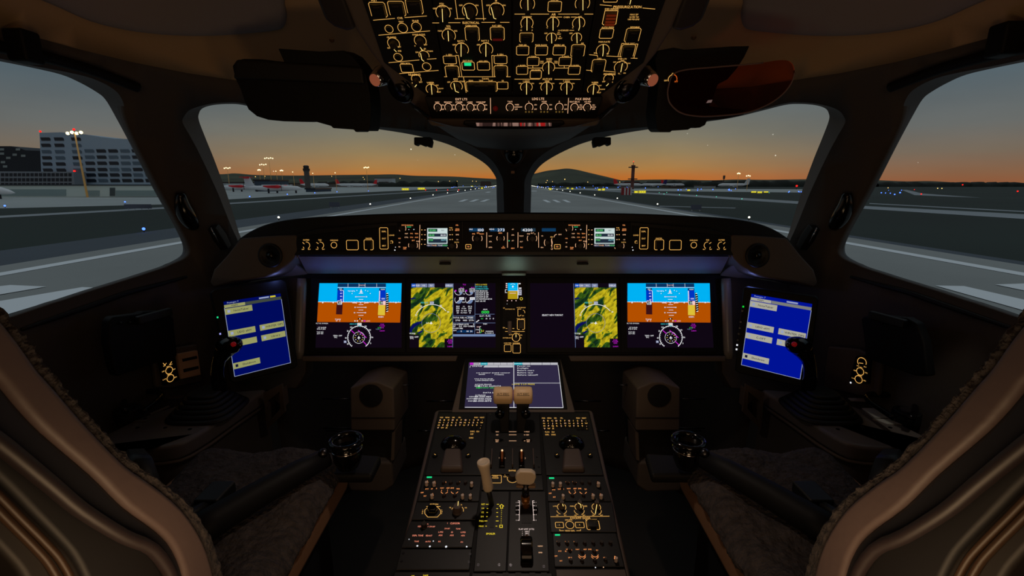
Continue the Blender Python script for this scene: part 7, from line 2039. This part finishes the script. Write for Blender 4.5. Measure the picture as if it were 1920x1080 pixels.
# yellow airfield signs
YS = emis('yellow_sign_face', (235, 215, 50), 1.1, 'NONE')
def sign(x0, x1, y0, y1, label, Y=None):
    g = G((x0 + x1) / 2, y1 + 1.2); Y = g.y; a = at(x0, y0, Y); b = at(x1, y1, Y)
    t = thing('airfield_sign', label, 'sign', loc=((a.x + b.x) / 2, Y, GZ), group='lit yellow airfield signs'); w = (b.x - a.x) / 2
    B = MB(); B.box(-w, w, 0, .3, b.z - GZ, a.z - GZ, BLK2); B.build('case', t); B = MB(); B.box(-w * .97, w * .97, -.03, 0, b.z - GZ, a.z - GZ, YS); B.build('lit_face', t)
    T = MB(); n_ = max(1, int((x1 - x0) / 3))
    for i in range(n_): B2 = -w * .8 + i * w * 1.6 / max(n_ - 1, 1); T.add([(B2 - .12, -.04, b.z - GZ + .3), (B2 + .12, -.04, b.z - GZ + .3), (B2 + .12, -.04, a.z - GZ - .3), (B2 - .12, -.04, a.z - GZ - .3)], [(0, 1, 2, 3)], BLK)
    T.build('sign_lettering', t)
    for s__ in (-.8, .8): B = MB(); B.box(w * s__ - .06, w * s__ + .06, .05, .2, 0, b.z - GZ, STEEL); B.build('post', t)
for q in ((753, 767, 353, 356.5, 'longer yellow sign at left, first of the pair left of the red lights'), (783, 797, 352, 355.5, 'yellow sign at left touching the first red light'), (882.5, 887, 348.6, 350, 'tiny far yellow sign left of the runway'), (901.5, 905.5, 351.5, 354, 'small yellow sign close to the left runway edge'), (1029, 1034, 353, 356, 'small yellow sign close to the right runway edge'), (1062.5, 1066.5, 352, 353.6, 'tiny yellow sign under the hill, left of a twin'), (1071, 1075, 352.5, 355, 'tiny yellow sign under the hill, right of a twin'), (1121, 1127, 354.2, 357, 'yellow sign left half of the pair under the hill foot'), (1128.5, 1134, 353.4, 357, 'yellow sign right half of the pair under the hill foot'), (1189, 1196.5, 358, 361.8, 'yellow sign next to the striped cabin'), (1197.5, 1211, 357.5, 362, 'widest yellow sign, right of the striped cabin'), (1288.5, 1294, 355.5, 358, 'lone yellow sign left of the white airliner'), (1408.5, 1418, 358.6, 361.2, 'first of the yellow signs under the right floodlights'), (1420, 1429, 359, 362, 'second of the yellow signs under the right floodlights'), (1432, 1440.5, 358.9, 361, 'rightmost yellow sign in the right windscreen')): sign(*q)
# backs of unlit boards
for x0, x1, y0, y1, n_, lab in ((617, 637, 379, 388, 2, 'back of a grey airfield board on the grass at left'), (1296, 1315, 384, 393, 2, 'back of a grey airfield board on the grass at right'), (232, 284, 383, 391, 4, 'long grey airfield board seen from behind in the left side window')):
    g = G((x0 + x1) / 2, y1 + 3.2); Y = g.y; a = at(x0, y0, Y); b = at(x1, y1, Y); w = (b.x - a.x) / 2
    t = thing('airfield_board', lab, 'sign', loc=((a.x + b.x) / 2, Y, GZ)); B = MB(); B.box(-w, w, 0, .1, b.z - GZ, a.z - GZ, mat('board_back_grey', (92, 96, 112), .7)); B.build('board', t)
    for i in range(n_): s__ = -.75 + 1.5 * i / (n_ - 1); B = MB(); B.box(w * s__ - .05, w * s__ + .05, .03, .1, 0, b.z - GZ, LB3); B.build('leg', t)
# lights on the ground: one made per kind, the others are copies
def light_proto(name, label, group, r, m, h=.35):
    t = thing(name, label, 'airfield light', loc=(0, -400, GZ), group=group)
    B = MB(); B.lathe([(.07, 0), (.05, h)], STEEL, 8); B.build('stem', t); B = MB(); B.sphere((0, 0, h + r * .6), r, m, 6); B.build('lens', t, smooth='all'); return t
def scatter(proto, spots, labels=None):
    kids = [c for c in bpy.data.objects if c.parent is proto]
    for i, (x, y, s__) in enumerate(spots):
        if i == 0: o = proto; ch = kids
        else:
            o = proto.copy(); COL.objects.link(o); ch = []
            for k_ in kids: c = k_.copy(); COL.objects.link(c); c.parent = o; ch.append(c)
        o.location = (x, y, GZ); o.scale = (s__, s__, s__)
        if labels: o['label'] = labels(i, x, y)
WL = emis('white_runway_bulb', (255, 246, 225), 3, 'NONE'); BL_ = emis('blue_taxi_bulb', (70, 110, 255), 4, 'NONE'); RL = emis('red_stop_bulb', (255, 30, 25), 2.2, 'NONE'); GL = emis('green_taxi_bulb', (90, 230, 190), 1.6, 'NONE'); WM = emis('warm_town_bulb', (255, 200, 110), 2.5, 'NONE')
for sg in (0, 1):
    s_ = 1 if sg else -1; side = 'right' if sg else 'left'
    p = light_proto('runway_light', 'white light among those lining the %s runway edge' % side, 'white lights along the %s runway edge' % side, .13, WL)
    scatter(p, [(s_ * 31, 61 + 39.5 * i, 1 + i * .14) for i in range(20)])
def glab(sp, h=.5): return [(G(x, y).x, G(x, y).y, k_) for x, y, k_ in sp]
p = light_proto('stop_light', 'red light in the row of four on the grass left of the runway', 'row of four red stop lights', .34, RL); scatter(p, glab([(798, 357.6, 1), (818.5, 357.6, 1), (839.5, 357.6, 1), (860, 357.6, 1)]))
p = light_proto('obstacle_light', 'red light', 'red lights in the right hand windows', .3, RL, 1.0)
scatter(p, glab([(1726.5, 368.5, .8), (1907, 363.8, 1.1), (1714, 358, .8), (1493, 355.5, 2.6), (1804, 351, 3)]), lambda i, x, y: ['red light on the taxiway bend in the right side window', 'red light at the right edge of the right side window', 'smaller red light on the taxiway bend', 'large red light at the right end of the right windscreen', 'faint red light near the skyline in the right side window'][i])
p = light_proto('taxiway_light', 'blue taxiway light in the left side window', 'blue taxiway lights', .17, BL_)
near = [(10, 390, 1), (235, 382, 1), (270.5, 436, .8), (468.5, 371.5, 1.2), (539, 366.8, 1.2), (590.5, 363.8, 1.3), (632, 361.6, 1.3), (691, 359.8, 1.2), (1652, 364, 1.4), (1660, 364, 1.2), (1669, 364.5, 1.2), (1677, 367.5, 1.4), (1687, 364.5, 1.8), (1690, 358.5, 1.4), (1666, 358, 1)]
random.seed(21); far = []
for i in range(34): y = random.uniform(349.2, 355); far.append((random.uniform(1000, 1235), y, random.uniform(1.4, 2.8)))
for i in range(18): far.append((random.uniform(820, 928), random.uniform(349, 353.5), random.uniform(1.4, 2.6)))
for i in range(14): far.append((random.uniform(1262, 1410), random.uniform(355.6, 359.5), random.uniform(1.2, 2)))
for i in range(5): far.append((random.uniform(1476, 1510), random.uniform(361, 363), 1.4))
nl = ['at the left edge of the left side window', 'above the long grey board in the left side window', 'nearest and brightest, on the grass in the left side window', 'in front of the turboprop tail', 'in front of the turboprop nose', 'under the control tower', 'between control tower and red-tailed jets', 'below the red-tailed jets']
def tl(i, x, y):
    if i < 8: return 'blue taxiway light ' + nl[i]
    if i < 15: return 'blue taxiway light in the cluster beside the taxiway bend, right side window'
    if i < 49: return 'blue taxiway light in the carpet of them below the round hill'
    if i < 67: return 'blue taxiway light in the far band left of the centre post'
    return 'blue taxiway light in the far row before the right hand apron'
scatter(p, glab(near + far), tl)
p = light_proto('centreline_light', 'green-white light dotted along the right hand taxiway', 'greenish lights along the right taxiway', .13, GL, .1)
scatter(p, glab([(1245, 364.5, 1.2), (1274, 366, 1.2), (1306, 367.5, 1.2), (1343, 370, 1), (1391, 374, 1), (1236, 362, 1.2), (1250, 361.5, 1.2), (1442, 362, 1.2)]))
p = light_proto('town_light', 'small warm light scattered on the hill foot and skyline', 'warm town lights on the slopes', 1.5, WM, 2)
random.seed(5); sp = []
HB_ = [BVHTree.FromPolygons([v_.co for v_ in o.data.vertices], [tuple(p_.vertices) for p_ in o.data.polygons]) for o in bpy.data.objects if o.name.startswith('distant_hill')]
for x, y, Yd in [(1026, 339, 1), (1024, 343, 1), (1059, 337, 1.3), (1036, 341, .8), (1102, 342, 1), (1154, 342.5, 1), (1162, 342, 1), (1171, 341.7, 1), (822, 341, 1), (857, 340.5, 1), (843, 340, .8), (750, 335, 1), (886, 340, .8), (893, 340.5, .8), (497, 331, .8), (479, 332, 1), (622, 331, .8), (681, 333, .8), (683, 336.5, .8), (1352, 334.5, 1), (1711, 348, 1), (1758, 353.8, 1.2), (1766, 354, 1.2), (1665, 352.8, 1)]:
    d = ray(x, y); q = None
    for hb in HB_:
        h_ = hb.ray_cast(CAM, d.normalized())[0]
        if h_ and (q is None or (h_ - CAM).length < (q - CAM).length): q = h_
    if q is None: q = G(x, max(y, 350))
    sp.append((q - d.normalized() * 2, Yd * q.y / 2000))
kids = [c for c in bpy.data.objects if c.parent is p]
for i, (q, k_) in enumerate(sp):
    if i == 0: o = p; 
    else:
        o = p.copy(); COL.objects.link(o)
        for kk in kids: c = kk.copy(); COL.objects.link(c); c.parent = o
    o.location = (q.x, q.y, q.z - 1.6 * k_); o.scale = (k_, k_, k_)
# red lights on the tall block and its mast
for x, y, Y, lab in ((75.5, 246.5, 186, 'red obstruction light on the top left corner of the blue-grey block'), (139.5, 321, 184.6, 'red light in the middle of the tall block facade')):
    q = at(x, y, Y); t = thing('obstruction_light', lab, 'light', loc=q); B = MB(); B.sphere((0, 0, 0), .38, RL, 6); B.build('lens', t, smooth='all'); B = MB(); B.box(-.08, .08, -.08, .08, -1.2, 0, STEEL); B.build('bracket', t)

# dim sheds and houses beyond the aprons, all alike from here
random.seed(33)
DB = [mat('shed_dim_grey', (96, 92, 92), .8), mat('shed_dim_brown', (84, 66, 58), .8), mat('shed_pale', (150, 150, 156), .8), mat('shed_red_brown', (110, 50, 46), .8)]
for i in range(34):
    Y = 800 + i * 12; px = random.choice((random.uniform(440, 925), random.uniform(1010, 1520), random.uniform(1150, 1500)))
    x = XW(px, Y); w = random.uniform(10, 34); h = random.uniform(4, 9)
    t = thing('distant_shed', 'small dim shed or house beyond the airfield, under the skyline', 'building', loc=(x, Y, GZ), group='dim sheds beyond the airfield')
    B = MB(); B.box(0, w, 0, 10, 0, h, DB[i % 4]); B.build('walls', t); B = MB(); B.prism([(0, h), (w, h), (w * .9, h + 1.6), (w * .1, h + 1.6)], -10, 0, STEEL); o = B.build('roof', t); o.rotation_euler = (R(90), 0, 0)
